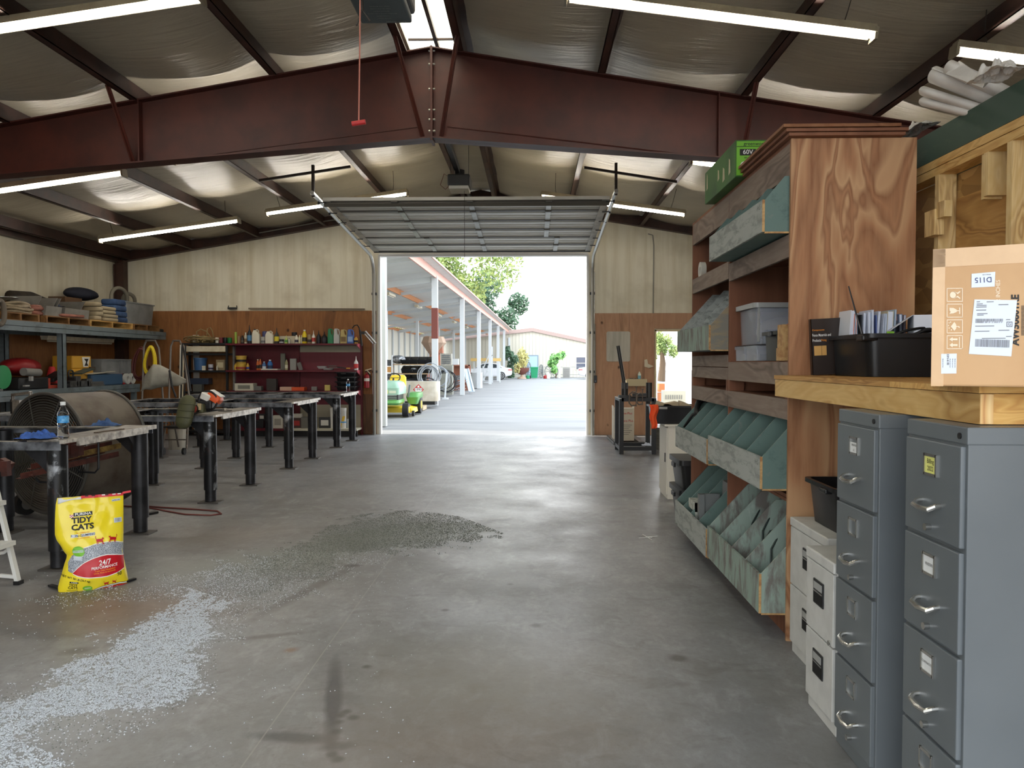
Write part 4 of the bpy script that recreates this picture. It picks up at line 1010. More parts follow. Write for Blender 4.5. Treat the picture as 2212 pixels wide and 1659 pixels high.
one(MB(mat('tan tyre', C(110, 100, 88), .8)).tube([(-7.47, PX(0, 680, -7.47).y + .0 + .03 * math.cos(a) * 3, RZ + .09 + .17 * math.sin(a)) for a in (2 * math.pi * j / 24 for j in range(24))], .035, 8, closed=True), 'worn_tyre', 'worn tan wheel leaning on the rack edge at the picture edge', 'wheel', smooth=2)
GTOTE = mat('grey tote plastic', C(138, 134, 126), .55, var=C(120, 116, 108), vs=4)
def picking_bin(px0, px1, lbl, h=.3, d=.55):
    x1 = FX - .06; y0, y1 = PX(px0, 660, x1).y, PX(px1, 660, x1).y; z = PT
    t = thing('picking_bin', (x1 - d / 2, (y0 + y1) / 2, z), lbl, 'bin', 'grey open front bins on the rack')
    side = [(x1 - d, z), (x1, z), (x1 + .02, z + h * .5), (x1 - .12, z + h * .55), (x1 - .05, z + h), (x1 - d, z + h)]
    for y in (y0, y1): MB(GTOTE).prism(side, 'y', y - .008, y + .008).build('side', t)
    MB(GTOTE).box(x1 - d, x1, y0, y1, z, z + .012).build('bottom', t); MB(GTOTE).box(x1 - d, x1 - d + .01, y0, y1, z, z + h).build('back', t)
    MB(GTOTE).prism([(x1 - .012, z), (x1, z), (x1 + .02, z + h * .5), (x1 + .008, z + h * .5)], 'y', y0, y1).build('front', t)
    return t
b_ = PX(60, 1, FX)
picking_bin(98, 131, 'grey open front bin holding a blue cloth, beside the pinkish hose'); picking_bin(139, 190, 'wide grey open front bin with a rolled front lip, before the brown cartons')
one(rag((-7.8, PX(115, 660, -7.8).y, PT + .17), .12, .12, .12, 9, mat('navy cloth', C(52, 62, 84), .9)), 'cloth_bundle', 'navy cloth bundle sitting in the grey open front bin', 'cloth', smooth=2, normals=False)
w = MB(mat('brown carton', C(96, 70, 48), .8)).box(-8.46, -8.16, PX(160, 650, -8).y, PX(196, 650, -8).y, PT, PT + .42); one(w, 'carton', 'dark brown carton behind the wide grey bin under the black bag', 'box')
def blob(mb, c, s, seed, k=.25, nu=20, nv=14):
    return mb.grid(lambda u, v: (c[0] + s[0] * math.cos(u * 6.2832) * math.sin(v * 3.1416) * (1 + k * noise.noise((math.cos(u * 6.28) * 1.5 + seed, math.sin(u * 6.28) * 1.5, v * 3))), c[1] + s[1] * math.sin(u * 6.2832) * math.sin(v * 3.1416) * (1 + k * noise.noise((math.cos(u * 6.28) * 1.5 + seed, math.sin(u * 6.28) * 1.5, v * 3 + 5))), c[2] - s[2] * math.cos(v * 3.1416)), nu, nv)
p = PX(178, 640, -8.25); one(blob(MB(mat('dark navy bag', C(34, 36, 48), .8)), (-8.28, p.y, PT + .52), (.2, .42, .12), 3), 'duffel_bag', 'dark navy duffel bag heaped on the brown carton on the rack', 'bag', smooth=2)
STRT = mat('tan webbing', C(164, 150, 122), .8); STRB = mat('blue webbing', C(58, 84, 122), .75, var=C(44, 62, 96), vs=8)
def strap_roll(px, zc, wy, h, m, lbl, n=3, seed=1, x=-7.68):
    c = PX(px, 670, x); rr = random.Random(seed); w = MB(m)
    for k in range(n):
        z = zc + h * (k + .5); dy = rr.uniform(-.04, .04)
        w.rings_rr([(x, c.y + dy, z - h * .46, .13, wy * .96, .05), (x, c.y + dy, z - h * .3, .15, wy, .06), (x, c.y + dy, z + h * .3, .15, wy, .06), (x, c.y + dy, z + h * .46, .13, wy * .96, .05)])
    return one(w, 'strap_roll', lbl, 'strap', 'folded lifting straps on the rack', smooth=2)
strap_roll(199, PT, .1, .08, STRT, 'tan strap wound in a narrow upright stack beside the grey bin', 4, 1)
strap_roll(222, PT, .24, .065, STRT, 'tan folded flat straps stacked next to the blue strap pile', 4, 2)
strap_roll(248, PT, .24, .11, STRB, 'pile of folded blue lifting straps on the pale pallet', 4, 3, -7.8)
GT2 = mat('grey tote', C(128, 130, 130), .5, var=C(112, 114, 114), vs=4)
y0, y1 = PX(274, 680, -7.62).y, PX(336, 680, -7.62).y; zc = RZ + .12
t = thing('storage_tote', (-7.85, (y0 + y1) / 2, zc), 'grey storage tote full of thick grey hoses at the end of the rack', 'tote')
w = MB(GT2); w.M = Matrix.Translation((-7.85, (y0 + y1) / 2, zc)); tub(w, .46, y1 - y0, .42, .86).build('body', t, smooth=True)
w = MB(mat('thick grey hose', C(120, 114, 100), .6))
for k, (dy, r, dx) in enumerate(((-.42, .26, .02), (.08, .2, -.06))):
    c = V((-7.85 + dx, (y0 + y1) / 2 + dy, zc + .38)); w.tube([c + V((.03 * math.sin(a * 2), r * math.cos(a), r * 1.15 * math.sin(a))) for a in (R(-10) + R(200) * j / 16 for j in range(17))], .035, 8)
one(w, 'hose_loops', 'thick grey hoses looping out of the storage tote on the rack', 'hose', smooth=2)
one(MB(mat('dark oily rag', C(48, 46, 42), .9)).box(-7.75, -7.56, PX(337, 700, -7.6).y, PX(350, 700, -7.6).y, RZ, RZ + .07), 'folded_rag', 'dark folded rag at the very end of the rack top', 'rag', bevel=.02)

# lower deck
def onlow(px, x=-7.75): return PX(px, 800, x).y
REDM = mat('red machine plastic', C(150, 34, 36), .45); DKM = mat('dark machine', C(30, 30, 31), .5); GRM = mat('grey machine', C(128, 126, 122), .5)
t = thing('red_generator', (-7.85, onlow(62), LZ), 'red and grey machine with engine guard on the lower rack deck', 'machine')
y = onlow(62)
blob(MB(REDM), (-7.95, y + .1, LZ + .34), (.24, .38, .14), 6, .1).build('cover', t, smooth=2)
MB(GRM).cyl((-7.62, onlow(32), LZ + .27), (-7.62, onlow(66), LZ + .25), .06).build('silencer', t, smooth=True)
MB(DKM).box(-8.1, -7.6, onlow(20), onlow(85), LZ, LZ + .18).build('base', t, bevel=.02)
MB(mat('orange red foot', C(170, 60, 40), .5)).box(-7.7, -7.6, onlow(84), onlow(104), LZ, LZ + .05).box(-7.68, -7.62, onlow(84), onlow(91), LZ, LZ + .16).build('bracket', t)
MB(mat('bright metal part', C(210, 210, 206), .3, .7)).box(-7.58, -7.54, onlow(24), onlow(34), LZ + .05, LZ + .07).box(-7.57, -7.53, onlow(36), onlow(41), LZ + .13, LZ + .2).build('metal_part', t)
t = thing('hose_reel', (-7.6, onlow(2, -7.6), LZ), 'green round reel cut by the picture edge on the lower rack deck', 'reel')
MB(mat('glossy green', C(28, 132, 74), .3)).cyl((-7.62, onlow(0, -7.6) - .0, LZ + .2), (-7.55, onlow(0, -7.6), LZ + .2), .17, seg=28).build('flange', t, smooth=True)
MB(GRM).box(-7.66, -7.6, onlow(-2, -7.6), onlow(6, -7.6), LZ, LZ + .06).build('stand', t)
t = thing('traffic_cone', (-7.9, onlow(112, -7.9), LZ), 'small red traffic cone on the lower rack deck', 'cone')
MB(mat('red cone plastic', C(214, 52, 54), .5)).lathe([(.11, .02), (.045, .33), (.04, .34)], (-7.9, onlow(112, -7.9), LZ + .0), 20).build('body', t, smooth=True)
MB(mat('red cone plastic', C(214, 52, 54), .5)).cbox((-7.9, onlow(112, -7.9), LZ + .01), (.26, .26, .02)).build('base', t)
YTB = mat('yellow tool case', C(212, 160, 52), .45)
t = thing('yellow_tool_case', (-7.85, onlow(170), LZ), 'yellow tool case with a black emblem label on the lower rack deck', 'tool case')
y0, y1 = onlow(146), onlow(194)
MB(YTB).box(-8.05, -7.68, y0, y1, LZ + .1, LZ + .3).build('case_bottom', t, bevel=.02); MB(YTB).box(-8.04, -7.69, y0 + .04, y1 - .05, LZ + .3, LZ + .52).build('lid', t, bevel=.02)
MB(mat('brown latch', C(70, 54, 40), .6)).box(-7.68, -7.65, y0 + .5, y1, LZ + .27, LZ + .33).build('latch', t)
q = MB(mat('white emblem', C(226, 222, 210), .5)).add([(-7.685, y1 - .34, LZ + .5), (-7.685, y1 - .1, LZ + .5), (-7.685, y1 - .16, LZ + .33), (-7.685, y1 - .3, LZ + .33)], [(0, 1, 2, 3)]); q.use(INK).add([(-7.682, y1 - .28, LZ + .47), (-7.682, y1 - .15, LZ + .47), (-7.682, y1 - .2, LZ + .4), (-7.682, y1 - .16, LZ + .35), (-7.682, y1 - .27, LZ + .35), (-7.682, y1 - .22, LZ + .42)], [(0, 1, 2, 3, 4, 5)]); q.build('emblem', t, solid=.003)
w = MB(mat('dark green plate', C(58, 70, 64), .5)).bar((-7.6, onlow(145), LZ + .22), (-7.62, onlow(176), LZ + .3), .2, .02); one(w, 'green_plate', 'tilted dark green plate leaning before the yellow tool case', 'plate')
t = thing('grey_crate', (-7.9, onlow(232), LZ), 'grey ribbed crate standing on the blue box of the rack', 'crate')
w = MB(GT2); y0, y1 = onlow(198, -7.9), onlow(262, -7.9); w.box(-8.15, -7.72, y0, y1, LZ + .2, LZ + .47)
w.box(-8.16, -7.7, y0 - .01, y1 + .01, LZ + .44, LZ + .47); w.build('body', t)
for k in range(4): MB(GT2).box(-7.72, -7.7, lerp(y0, y1, .6 + k * .12), lerp(y0, y1, .6 + k * .12) + .03, LZ + .2, LZ + .46).build('rib', t)
one(MB(mat('blue crate plastic', C(54, 84, 112), .5)).box(-8.1, -7.6, onlow(196, -7.62), onlow(263, -7.62), LZ, LZ + .2), 'blue_box', 'dull blue plastic box under the grey crate on the rack', 'box', bevel=.02)
one(MB(mat('paper cream', C(214, 208, 190), .8)).grid(lambda u, v: (-7.57 - .3 * v, lerp(onlow(193, -7.6), onlow(246, -7.6), u), LZ + .205 + .04 * u + .02 * math.sin(6 * u) * v), 10, 4), 'paper_sheets', 'cream paper sheets curling over the front of the blue box', 'paper', solid=.006, normals=False)
w = MB(mat('cast grey parts', C(92, 92, 90), .5, .4, var=C(62, 62, 60), vs=12))
for px, h, wd in ((150, .1, .22), (160, .18, .12), (172, .1, .28), (184, .13, .16)): w.cbox((-7.66, onlow(px, -7.66), LZ + h / 2), (.16, wd, h))
w.tube([(-7.66, onlow(153, -7.66), LZ + .2 + .06 * math.sin(a)) if 0 else (-7.66, onlow(153, -7.66) + .07 * math.cos(a), LZ + .22 + .06 * math.sin(a)) for a in (6.283 * j / 14 for j in range(14))], .016, 6, closed=True)
one(w, 'machine_parts', 'grey cast machine parts on the rack deck beside the post', 'parts', bevel=.012)
w = MB(DKM).box(-8.0, -7.6, onlow(106), onlow(131), LZ, LZ + .06).bar((-7.7, onlow(96), LZ + .12), (-7.75, onlow(131), LZ + .24), .18, .06); one(w, 'black_case', 'black flat case leaning next to the traffic cone', 'case', bevel=.01)
t = thing('tape_dispenser', (-7.62, onlow(281, -7.6), LZ), 'clear and red tape rolls at the end of the lower rack deck', 'tape')
for dy in (-.09, .09):
    c = V((-7.62, onlow(281, -7.6) + dy, LZ + .1)); w = MB(mat('clear tape', C(196, 196, 190), .3)); w.ring([[c + V((x, r * math.cos(a), r * math.sin(a))) for a in (6.283 * j / 20 for j in range(20))] for x, r in ((-.03, .05), (-.03, .1), (.03, .1), (.03, .05))], cap=False, closed=True); w.build('tape_roll', t, smooth=True)
MB(REDM).box(-7.7, -7.62, onlow(268, -7.6), onlow(290, -7.6), LZ, LZ + .03).box(-7.78, -7.7, onlow(264, -7.6), onlow(276, -7.6), LZ + .16, LZ + .2).build('cradle', t)
one(MB(mat('slate stack', C(86, 84, 80), .7)).box(-7.68, -7.55, onlow(192, -7.6), onlow(220, -7.6), LZ, LZ + .02).box(-7.69, -7.56, onlow(193, -7.6), onlow(219, -7.6), LZ + .024, LZ + .045).box(-7.68, -7.57, onlow(192, -7.6), onlow(220, -7.6), LZ + .05, LZ + .075), 'slat_stack', 'small stack of dark flat slats before the blue box', 'slats')
# vise behind the first table
t = thing('bench_vise', P(45, 885, 8.4), 'steel clamp vise standing on the second table behind the fan drum', 'vise')
BW = mat('worn bright steel', C(156, 150, 142), .4, .7, var=C(92, 84, 78), vs=10)
MB(BW).bar(P(28, 853, 8.4), P(66, 848, 8.4), .05, .03).build('jaw', t); MB(BW).cyl(P(28, 850, 8.4), P(28, 868, 8.4), .018).cyl(P(66, 846, 8.4), P(66, 860, 8.4), .018).build('screw', t)
MB(BW).cbox(P(38, 880, 8.4), (.08, .06, .16)).build('body', t); MB(BLK).cbox(P(30, 878, 8.42), (.05, .05, .16)).build('slide', t)


# ================================================================ two hooped handling frames, cover, coils
TUBEM = mat('worn steel tube', C(112, 104, 96), .45, .5)
def cart(pxl, pxr, y, lbl, dx):
    c = P((pxl + pxr) / 2, 900, y)
    t = thing('tubular_trolley', (c.x, y, 0), lbl, 'trolley', 'tubular hoop handled trolleys')
    a, b = P(pxl + 5, 736, y), P(pxr - 5, 736, y); l, r = P(pxl - 4, 860, y - .05), P(pxr + dx, 860, y - .05)
    al, ar = P(pxl, 748, y), P(pxr + 3, 752, y)
    MB(TUBEM).tube([V((l.x - .02, y - .25, .1)), l, al, a, b, ar, r, V((r.x + .04, y - .25, .1))], .017, 8).build('frame', t, smooth=True)
    for s in (l, r):
        MB(TUBEM).tube([V((s.x, y + .02, .75)), V((s.x + (.06 if s is r else -.06), y + .4, .06))], .015, 8).build('rear_leg', t)
        wh = MB(BLK).cyl((s.x - .018, y - .27, .06), (s.x + .018, y - .27, .06), .055, seg=16).build('castor', t, smooth=True)
    MB(TUBEM).bar((l.x, y - .1, .42), (r.x, y - .1, .42), .03, .03).build('cross_rail', t); MB(TUBEM).bar((l.x, y - .2, .24), (r.x, y - .2, .24), .02, .02).build('cross_rail', t); MB(TUBEM).bar((l.x, y, .74), (r.x, y, .74), .03, .03).build('cross_rail', t)
    MB(DKM).box(l.x, r.x, y - .28, y + .12, .44, .46).build('shelf', t)
    return t
cart(311, 340, 12.85, 'hoop handled tubular trolley hung with the yellow cord coil', 12)
cart(369, 393, 12.5, 'hoop handled tubular trolley with the black rod across the canvas cover', 16)
CANV = mat('grey canvas', C(168, 166, 154), .8, var=C(142, 138, 126), vs=4)
ct = [(304, 846, 0), (312, 812, .0), (330, 787, 0), (346, 788, 0), (362, 796, 0), (385, 810, 0), (402, 819, 0), (405, 823, 0)]
cb = [(304, 846), (314, 841), (326, 842), (340, 838), (358, 835), (384, 834), (402, 827), (405, 823)]
def cov(u, v):
    k = u * (len(ct) - 1); i = min(int(k), len(ct) - 2); f = k - i
    tx, ty = lerp(ct[i][0], ct[i + 1][0], f), lerp(ct[i][1], ct[i + 1][1], f); bx, by = lerp(cb[i][0], cb[i + 1][0], f), lerp(cb[i][1], cb[i + 1][1], f)
    a = v * 2 * math.pi; s = .5 - .5 * math.cos(a); h = by - ty
    d = .0035 * h * math.sin(a) + .03 * noise.noise((u * 5, v * 6, 2))
    return P(lerp(tx, bx, s), lerp(ty, by, s), 12.62 - d)
one(MB(CANV).grid(cov, 42, 30), 'canvas_cover', 'grey canvas wrapped bundle strapped between the hooped trolleys', 'cover', smooth=2)
one(MB(BLK).tube([P(394, 742, 12.3), P(402, 780, 12.25), P(412, 845, 12.2)], .012, 6).tube([P(366, 800, 12.3), P(372, 836, 12.28), P(380, 858, 12.25)], .016, 6), 'black_rod', 'black rods leaning over the grey canvas bundle', 'rod')
YC = mat('yellow cord', C(232, 204, 40), .5); RC = mat('maroon cord', C(92, 40, 38), .6)
def hang_coil(mb, px, pyt, pyb, wpx, y, n, r, seed):
    rr = random.Random(seed)
    for k in range(n):
        cx = px + rr.uniform(-1.5, 1.5); cy = (pyt + pyb) / 2 + rr.uniform(-2, 2); a_, b_ = wpx / 2 * rr.uniform(.72, 1.05), (pyb - pyt) / 2 * rr.uniform(.88, 1.02); yy = y + rr.uniform(-.06, .06)
        mb.tube([P(cx + a_ * math.cos(q) * (1 - .25 * math.sin(q)) + 2 * math.sin(q), cy - b_ * math.sin(q), yy) for q in (6.283 * j / 26 for j in range(26))], r, 6, closed=True)
    return mb
one(hang_coil(MB(YC), 324, 749, 808, 24, 12.7, 12, .014, 4), 'cord_coil', 'bright yellow extension cord coil hanging from the trolley hoop', 'cord coil', smooth=2)
one(hang_coil(MB(RC), 302, 752, 820, 28, 13.0, 9, .012, 5), 'cord_coil', 'maroon cord coil hanging behind the bright yellow coil', 'cord coil', smooth=2)
t = thing('plastic_bucket', P(382, 945, 13.05), 'grubby white bucket on the floor behind the tubular trolleys', 'bucket'); 
q = MB(mat('grubby bucket', C(190, 184, 170), .6)); q.lathe([(.13, 0), (.15, .36), (.155, .36), (.145, .36), (.125, .01)], (P(382, 900, 13.05).x, 13.05, 0), 20); q.build('body', t, smooth=True)
MB(DARKW).tube(arc((P(382, 900, 13.05).x, 13.05, .34), .15, 200, 340, 10), .004, 5).build('handle', t)
one(MB(PAINTW).box(-7.05, -6.93, YF - .06, YF - .03, 0, P(390, 724, YF).z), 'white_post', 'white board upright fixed to the plywood by the wire rack', 'post')
w = MB(mat('pole bundle', C(190, 180, 156), .5)); 
for px, m in ((388, PAINTW), (391, BLK), (394.5, HOUS), (399, BLK)):
    w.use(m).cyl(P(px - 2, 948, 14.9), P(px + 2, 745, 15.3), .014, seg=8)
one(w, 'pole_bundle', 'bundle of thin upright poles leaning by the wire rack', 'poles')

# ================================================================ black wire rack and red shelving on the end wall
Yg = 15.42
def zoomA(x, y): return (380 + x / 8.507, 690 + y / 8.507)
def zoomB(x, y): return (590 + x / 9.217, 690 + y / 9.217)
t = thing('wire_rack', (P(448, 900, 15.6).x, 15.6, 0), 'black shelving unit with a rope pile on top beside the red shelving', 'shelf')
xl, xr = P(397, 800, 15.5).x, P(494, 800, 15.5).x
ZT = P(440, 741, Yg).z; Z2 = P(440, 763, Yg).z; Z3 = P(440, 800, Yg).z; Z4 = P(440, 846, Yg).z
for x in (xl, xr):
    for y in (15.42, 15.78): MB(BLK).box(x - .02, x + .02, y - .02, y + .02, 0, ZT).build('post', t)
for z in (ZT, Z2 - .0, Z3, Z4, .5, .1): MB(BLK).box(xl, xr, 15.42, 15.8, z - .04, z).build('shelf', t)
one(MB(HOUS).box(xl + .03, xr - .02, 15.38, 15.41, P(1, 760, Yg).z - .0, P(1, 748, Yg).z), 'cream_board', 'long cream panel across the front of the black shelving', 'panel')
GR = mat('maroon shelf enamel', C(96, 24, 36), .4, var=C(78, 18, 30), vs=3); GRB = None
def m_peg(c1, c2):
    n = NT('perforated panel'); v = n.vor(1.0, vec=n.co((38, 38, 38)), out=0)
    tc = n.co((38, 1, 38)); 
    s = n.n('ShaderNodeSeparateXYZ'); n.l(tc, s.inputs[0])
    fx_ = n.math('ABSOLUTE', n.math('SUBTRACT', n.math('FRACT', s.outputs[0]), .5)); fz_ = n.math('ABSOLUTE', n.math('SUBTRACT', n.math('FRACT', s.outputs[2]), .5))
    d = n.math('MAXIMUM', fx_, fz_)
    n.l(n.mix(n.rng(d, .2, .24), c2, c1), n.b.inputs['Base Color']); n.set(Roughness=.5); return n.m
PEGR, PEGC = m_peg(C(112, 30, 44), C(70, 14, 24)), m_peg(C(176, 168, 146), C(96, 90, 76))
t = thing('gondola_shelving', (P(640, 900, 15.6).x, 15.6, 0), 'maroon store shelving unit loaded with bottles on the end wall', 'shelving')
gx0, gxm, gx1 = P(500, 800, 15.6).x, P(644, 800, 15.7).x, P(778, 800, 15.6).x
S1, S2, S3, S0 = P(640, 742, Yg).z, P(640, 799.5, Yg).z, P(640, 844, Yg).z, P(640, 925, Yg).z
MB(GR).box(gx0, gxm, 15.78, 15.82, .1, S1 - .02).build('back_panel', t)
w = MB(PEGR).box(gxm + .02, gx1, 15.775, 15.82, .62, S1 - .17); w.use(PEGC).box(gxm + .02, gx1, 15.774, 15.82, .1, .62).box(gxm + .02, gx1, 15.774, 15.82, S1 - .17, S1 - .02); w.build('pegboard', t)
for x in (gx0, gxm, gx1): MB(GR if x != gx0 else GALV).box(x - .02, x + .02, 15.72, 15.8, 0, S1 - .05 if x < gx1 else S1 + .02).build('upright', t)
for z, nm in ((S1, 'shelf'), (S2, 'shelf'), (S3, 'shelf')):
    for a, b in ((gx0 - .03, gxm), (gxm, gx1 - .02)): MB(GR).box(a, b, Yg - .05, 15.78, z - .035, z).build(nm, t)
    for x in (gx1 - .03,): MB(mat('pale pink bracket', C(200, 96, 108), .4)).prism([(15.4, z), (15.78, z), (15.78, z - .13), (15.42, z - .04)], 'x', x, x + .012).build('bracket', t)
MB(GR).box(gx0, gxm, Yg - .15, 15.78, S0 - .04, S0).build('base_deck', t); MB(mat('cream deck', C(196, 190, 170), .5)).box(gxm, gx1, Yg - .15, 15.78, S0 - .04, S0).build('base_deck', t)
MB(BLK).box(gx0, gx1, Yg - .1, Yg - .06, 0, S0 - .04).build('kick_plate', t)

def shape(kind, w_, h, m):
    """one container centred on its base, about w_ wide and h tall"""
    r = w_ / 2; M0 = MB(m)
    if kind == 'bottle': M0.lathe(bottle_prof(r, h, .4), seg=16)
    elif kind == 'spout': M0.lathe([(r * .95, 0), (r, .01), (r, h * .5), (r * .8, h * .6), (r * .3, h * .72), (r * .22, h * .8), (r * .1, h)], seg=14)
    elif kind == 'can': M0.lathe([(r * .96, 0), (r, .005), (r, h * .96), (r * .9, h)], seg=18)
    elif kind == 'tub': M0.lathe([(r * .84, 0), (r * .95, h * .85), (r, h * .86), (r, h), (r * .9, h)], seg=20)
    elif kind == 'jug':
        M0.rings_rr([(0, 0, 0, r * .98, r * .62, .015), (0, 0, h * .6, r, r * .64, .02), (-r * .12, 0, h * .74, r * .78, r * .55, .02), (-r * .35, 0, h * .88, r * .36, r * .36, .015), (-r * .35, 0, h * .94, r * .25, r * .25, .012)])
        M0.tube([(r * .55, 0, h * .66), (r * .62, 0, h * .86), (r * .3, 0, h * .95), (-r * .2, 0, h * .9)], r * .17, 8)
    elif kind == 'oiljug':
        M0.rings_rr([(0, 0, 0, r * .98, r * .6, .015), (0, 0, h * .5, r, r * .62, .02), (-r * .3, 0, h * .62, r * .62, r * .55, .02), (-r * .38, 0, h * .88, r * .52, r * .45, .02), (-r * .3, 0, h * .97, r * .4, r * .4, .015)])
        M0.tube([(-r * .1, 0, h * .95), (r * .6, 0, h * .9), (r * .85, 0, h * .72), (r * .75, 0, h * .46)], r * .2, 8)
    elif kind == 'box': M0.box(-r, r, -r * .6, r * .6, 0, h)
    elif kind == 'flat': M0.box(-r, r, -.1, .1, 0, h)
    return M0
def put(kind, zb4, zf, col, cat, name, lbl, grp, y=15.52, z=None, cap=None, band=None, rough=.4, capk=None):
    x0, y0, x1, y1 = zb4; a, b = zf(x0, y0), zf(x1, y1)
    p = P((a[0] + b[0]) / 2, b[1], y); w_ = (b[0] - a[0]) * y / F; h = (b[1] - a[1]) * y / F
    if z is not None: p.z = z
    m = mat('%s %d %d %d' % (('plastic',) + tuple(col)), C(*col), rough)
    M0 = shape(kind, w_, h, m); s = M0.v; M0.v = [v + p for v in s]
    t = thing(name, p, lbl, cat, grp)
    M0.build('body', t, smooth=(kind not in ('box', 'flat')), bevel=.004 if kind in ('box', 'flat') else 0)
    r = w_ / 2
    if cap:
        q = MB(mat('cap %d %d %d' % tuple(cap), C(*cap), .4)); cx = p.x - (r * .35 if kind in ('jug', 'oiljug') else 0)
        cr = r * (.45 if kind == 'bottle' else .3 if kind in ('jug', 'oiljug') else .9); ch = h * .1
        q.cyl((cx, p.y, p.z + h * .9), (cx, p.y, p.z + h * .9 + ch), cr, seg=14); q.build('cap', t, smooth=True)
    if band:
        q = MB(mat('label %d %d %d' % tuple(band), C(*band), .5))
        if kind in ('jug', 'oiljug'): q.cbox((p.x, p.y - r * .64, p.z + h * .3), (r * 1.4, .004, h * .34))
        elif kind == 'box': q.cbox((p.x, p.y - r * .6 - .001, p.z + h * .5), (r * 1.3, .003, h * .5))
        else: q.ring([[(p.x + r * 1.02 * math.cos(a_), p.y + r * 1.02 * math.sin(a_), p.z + h * k) for a_ in (6.283 * j / 16 for j in range(16))] for k in (.15, .45)], cap=False)
        q.build('label_band', t, smooth=True)
    return t
TG = 'bottles on the top maroon shelf'; A, B = zoomA, zoomB
for k, z4, zf, col, cap, band, lb in [
    ('can', (1080, 215, 1125, 430), A, (150, 176, 70), (20, 20, 20), None, 'tall slim green can with black ends, first on the top maroon shelf'),
    ('can', (1138, 290, 1178, 430), A, (150, 120, 90), None, None, 'small tan can beside the tall slim green can'),
    ('bottle', (1192, 280, 1252, 430), A, (44, 40, 40), (30, 30, 30), (90, 84, 70), 'small dark bottle beside the small tan can'),
    ('bottle', (1255, 225, 1312, 430), A, (196, 188, 168), (220, 214, 196), (120, 90, 60), 'cream and brown slim bottle before the black spouted bottle'),
    ('spout', (1312, 90, 1398, 432), A, (36, 38, 42), None, (80, 130, 170), 'black spouted bottle with a blue label band'),
    ('jug', (1405, 165, 1550, 435), A, (212, 206, 186), (40, 34, 36), None, 'cream jug with a dark cap on the top maroon shelf'),
    ('can', (1562, 310, 1642, 436), A, (176, 172, 164), None, (110, 110, 112), 'short grey tin between the two cream jugs'),
    ('jug', (1650, 195, 1802, 436), A, (214, 208, 190), None, None, 'cream jug without a cap, second of the pair'),
    ('spout', (1812, 150, 1896, 440), A, (60, 58, 54), None, (224, 206, 60), 'spouted bottle with a yellow and black label'),
    ('can', (1902, 360, 1986, 440), A, (34, 34, 36), None, (196, 196, 200), 'low black tin with a white stripe'),
    ('spout', (2000, 285, 2058, 440), A, (190, 200, 110), None, (90, 150, 70), 'small yellow green squeeze bottle'),
    ('bottle', (2064, 340, 2102, 440), A, (210, 208, 196), (50, 50, 50), None, 'tiny white bottle with dark cap beside the yellow green one'),
    ('bottle', (430, 312, 506, 482), B, (222, 216, 200), (230, 226, 214), (70, 70, 80), 'white bottle with a dark label band near the shelf middle'),
    ('bottle', (506, 312, 550, 482), B, (216, 212, 178), (226, 222, 200), None, 'plain pale bottle beside the white bottle with dark band'),
    ('bottle', (552, 312, 590, 482), B, (190, 180, 150), (200, 190, 164), None, 'narrow tan bottle behind the bright yellow bottle'),
    ('bottle', (580, 205, 672, 482), B, (232, 204, 40), (226, 222, 210), (60, 56, 40), 'bright yellow bottle with a white cap'),
    ('can', (682, 300, 766, 482), B, (150, 130, 96), (60, 50, 44), (60, 52, 48), 'tan and dark tin beside the bright yellow bottle'),
    ('spout', (770, 225, 842, 486), B, (224, 220, 208), None, (180, 60, 56), 'white and red pointed squeeze bottle'),
    ('spout', (862, 212, 955, 474), B, (28, 30, 36), None, None, 'black oil bottle beside the white and red squeeze bottle'),
    ('spout', (962, 238, 1080, 478), B, (26, 26, 30), None, (50, 46, 52), 'black oil bottle next to the green oil jug'),
    ('oiljug', (1088, 165, 1205, 472), B, (30, 120, 78), None, None, 'green oil jug on the top maroon shelf'),
    ('oiljug', (1208, 165, 1332, 472), B, (178, 180, 176), None, None, 'silver oil jug on the top maroon shelf'),
    ('oiljug', (1340, 185, 1482, 472), B, (176, 158, 100), None, (120, 96, 60), 'gold oil jug on the top maroon shelf'),
    ('oiljug', (1478, 190, 1612, 480), B, (70, 104, 176), None, (150, 180, 220), 'blue oil jug at the end of the top maroon shelf'),
    ('bottle', (1612, 345, 1690, 490), B, (216, 170, 70), (190, 60, 50), (40, 36, 34), 'small yellow and black tube at the shelf end by the lamp'),
]: put(k, z4, zf, col, 'bottle' if k in ('bottle', 'spout') else 'jug' if 'jug' in k else 'can', {'bottle': 'bottle', 'spout': 'squeeze_bottle', 'jug': 'jug', 'oiljug': 'oil_jug', 'can': 'tin_can'}[k], lb, TG, 15.5, S1, cap, band)
put('flat', (1890, 300, 2230, 440), A, (190, 182, 158), 'tray', 'cream_tray', 'long cream tray standing behind the small bottles', None, 15.66, S1)
put('can', (2130, 236, 2225, 302), A, (40, 40, 42), 'pot', 'black_pot', 'small black pot on top of the long cream tray', None, 15.66, None, None)
put('can', (1590, 205, 1672, 436), A, (70, 76, 120), 'can', 'tin_can', 'blue topped tin behind the two cream jugs', TG, 15.66, S1, (64, 70, 130))
for k, z4, col, band, lb in [('can', (724, 318, 786, 422), (206, 200, 186), None, 'white tin on the black shelving beside the rope pile'), ('can', (800, 318, 868, 422), (110, 40, 48), None, 'maroon tin on top of the black shelving'),
                             ('can', (872, 318, 946, 422), (28, 36, 32), None, 'blackish tin on top of the black shelving'), ('can', (950, 322, 1030, 422), (30, 110, 50), None, 'green tin on top of the black shelving')]:
    put(k, z4, A, col, 'can', 'tin_can', lb, 'tins on the black shelving', 15.5, ZT)
rr = random.Random(5); w = MB(mat('khaki rope', C(150, 130, 88), .8))
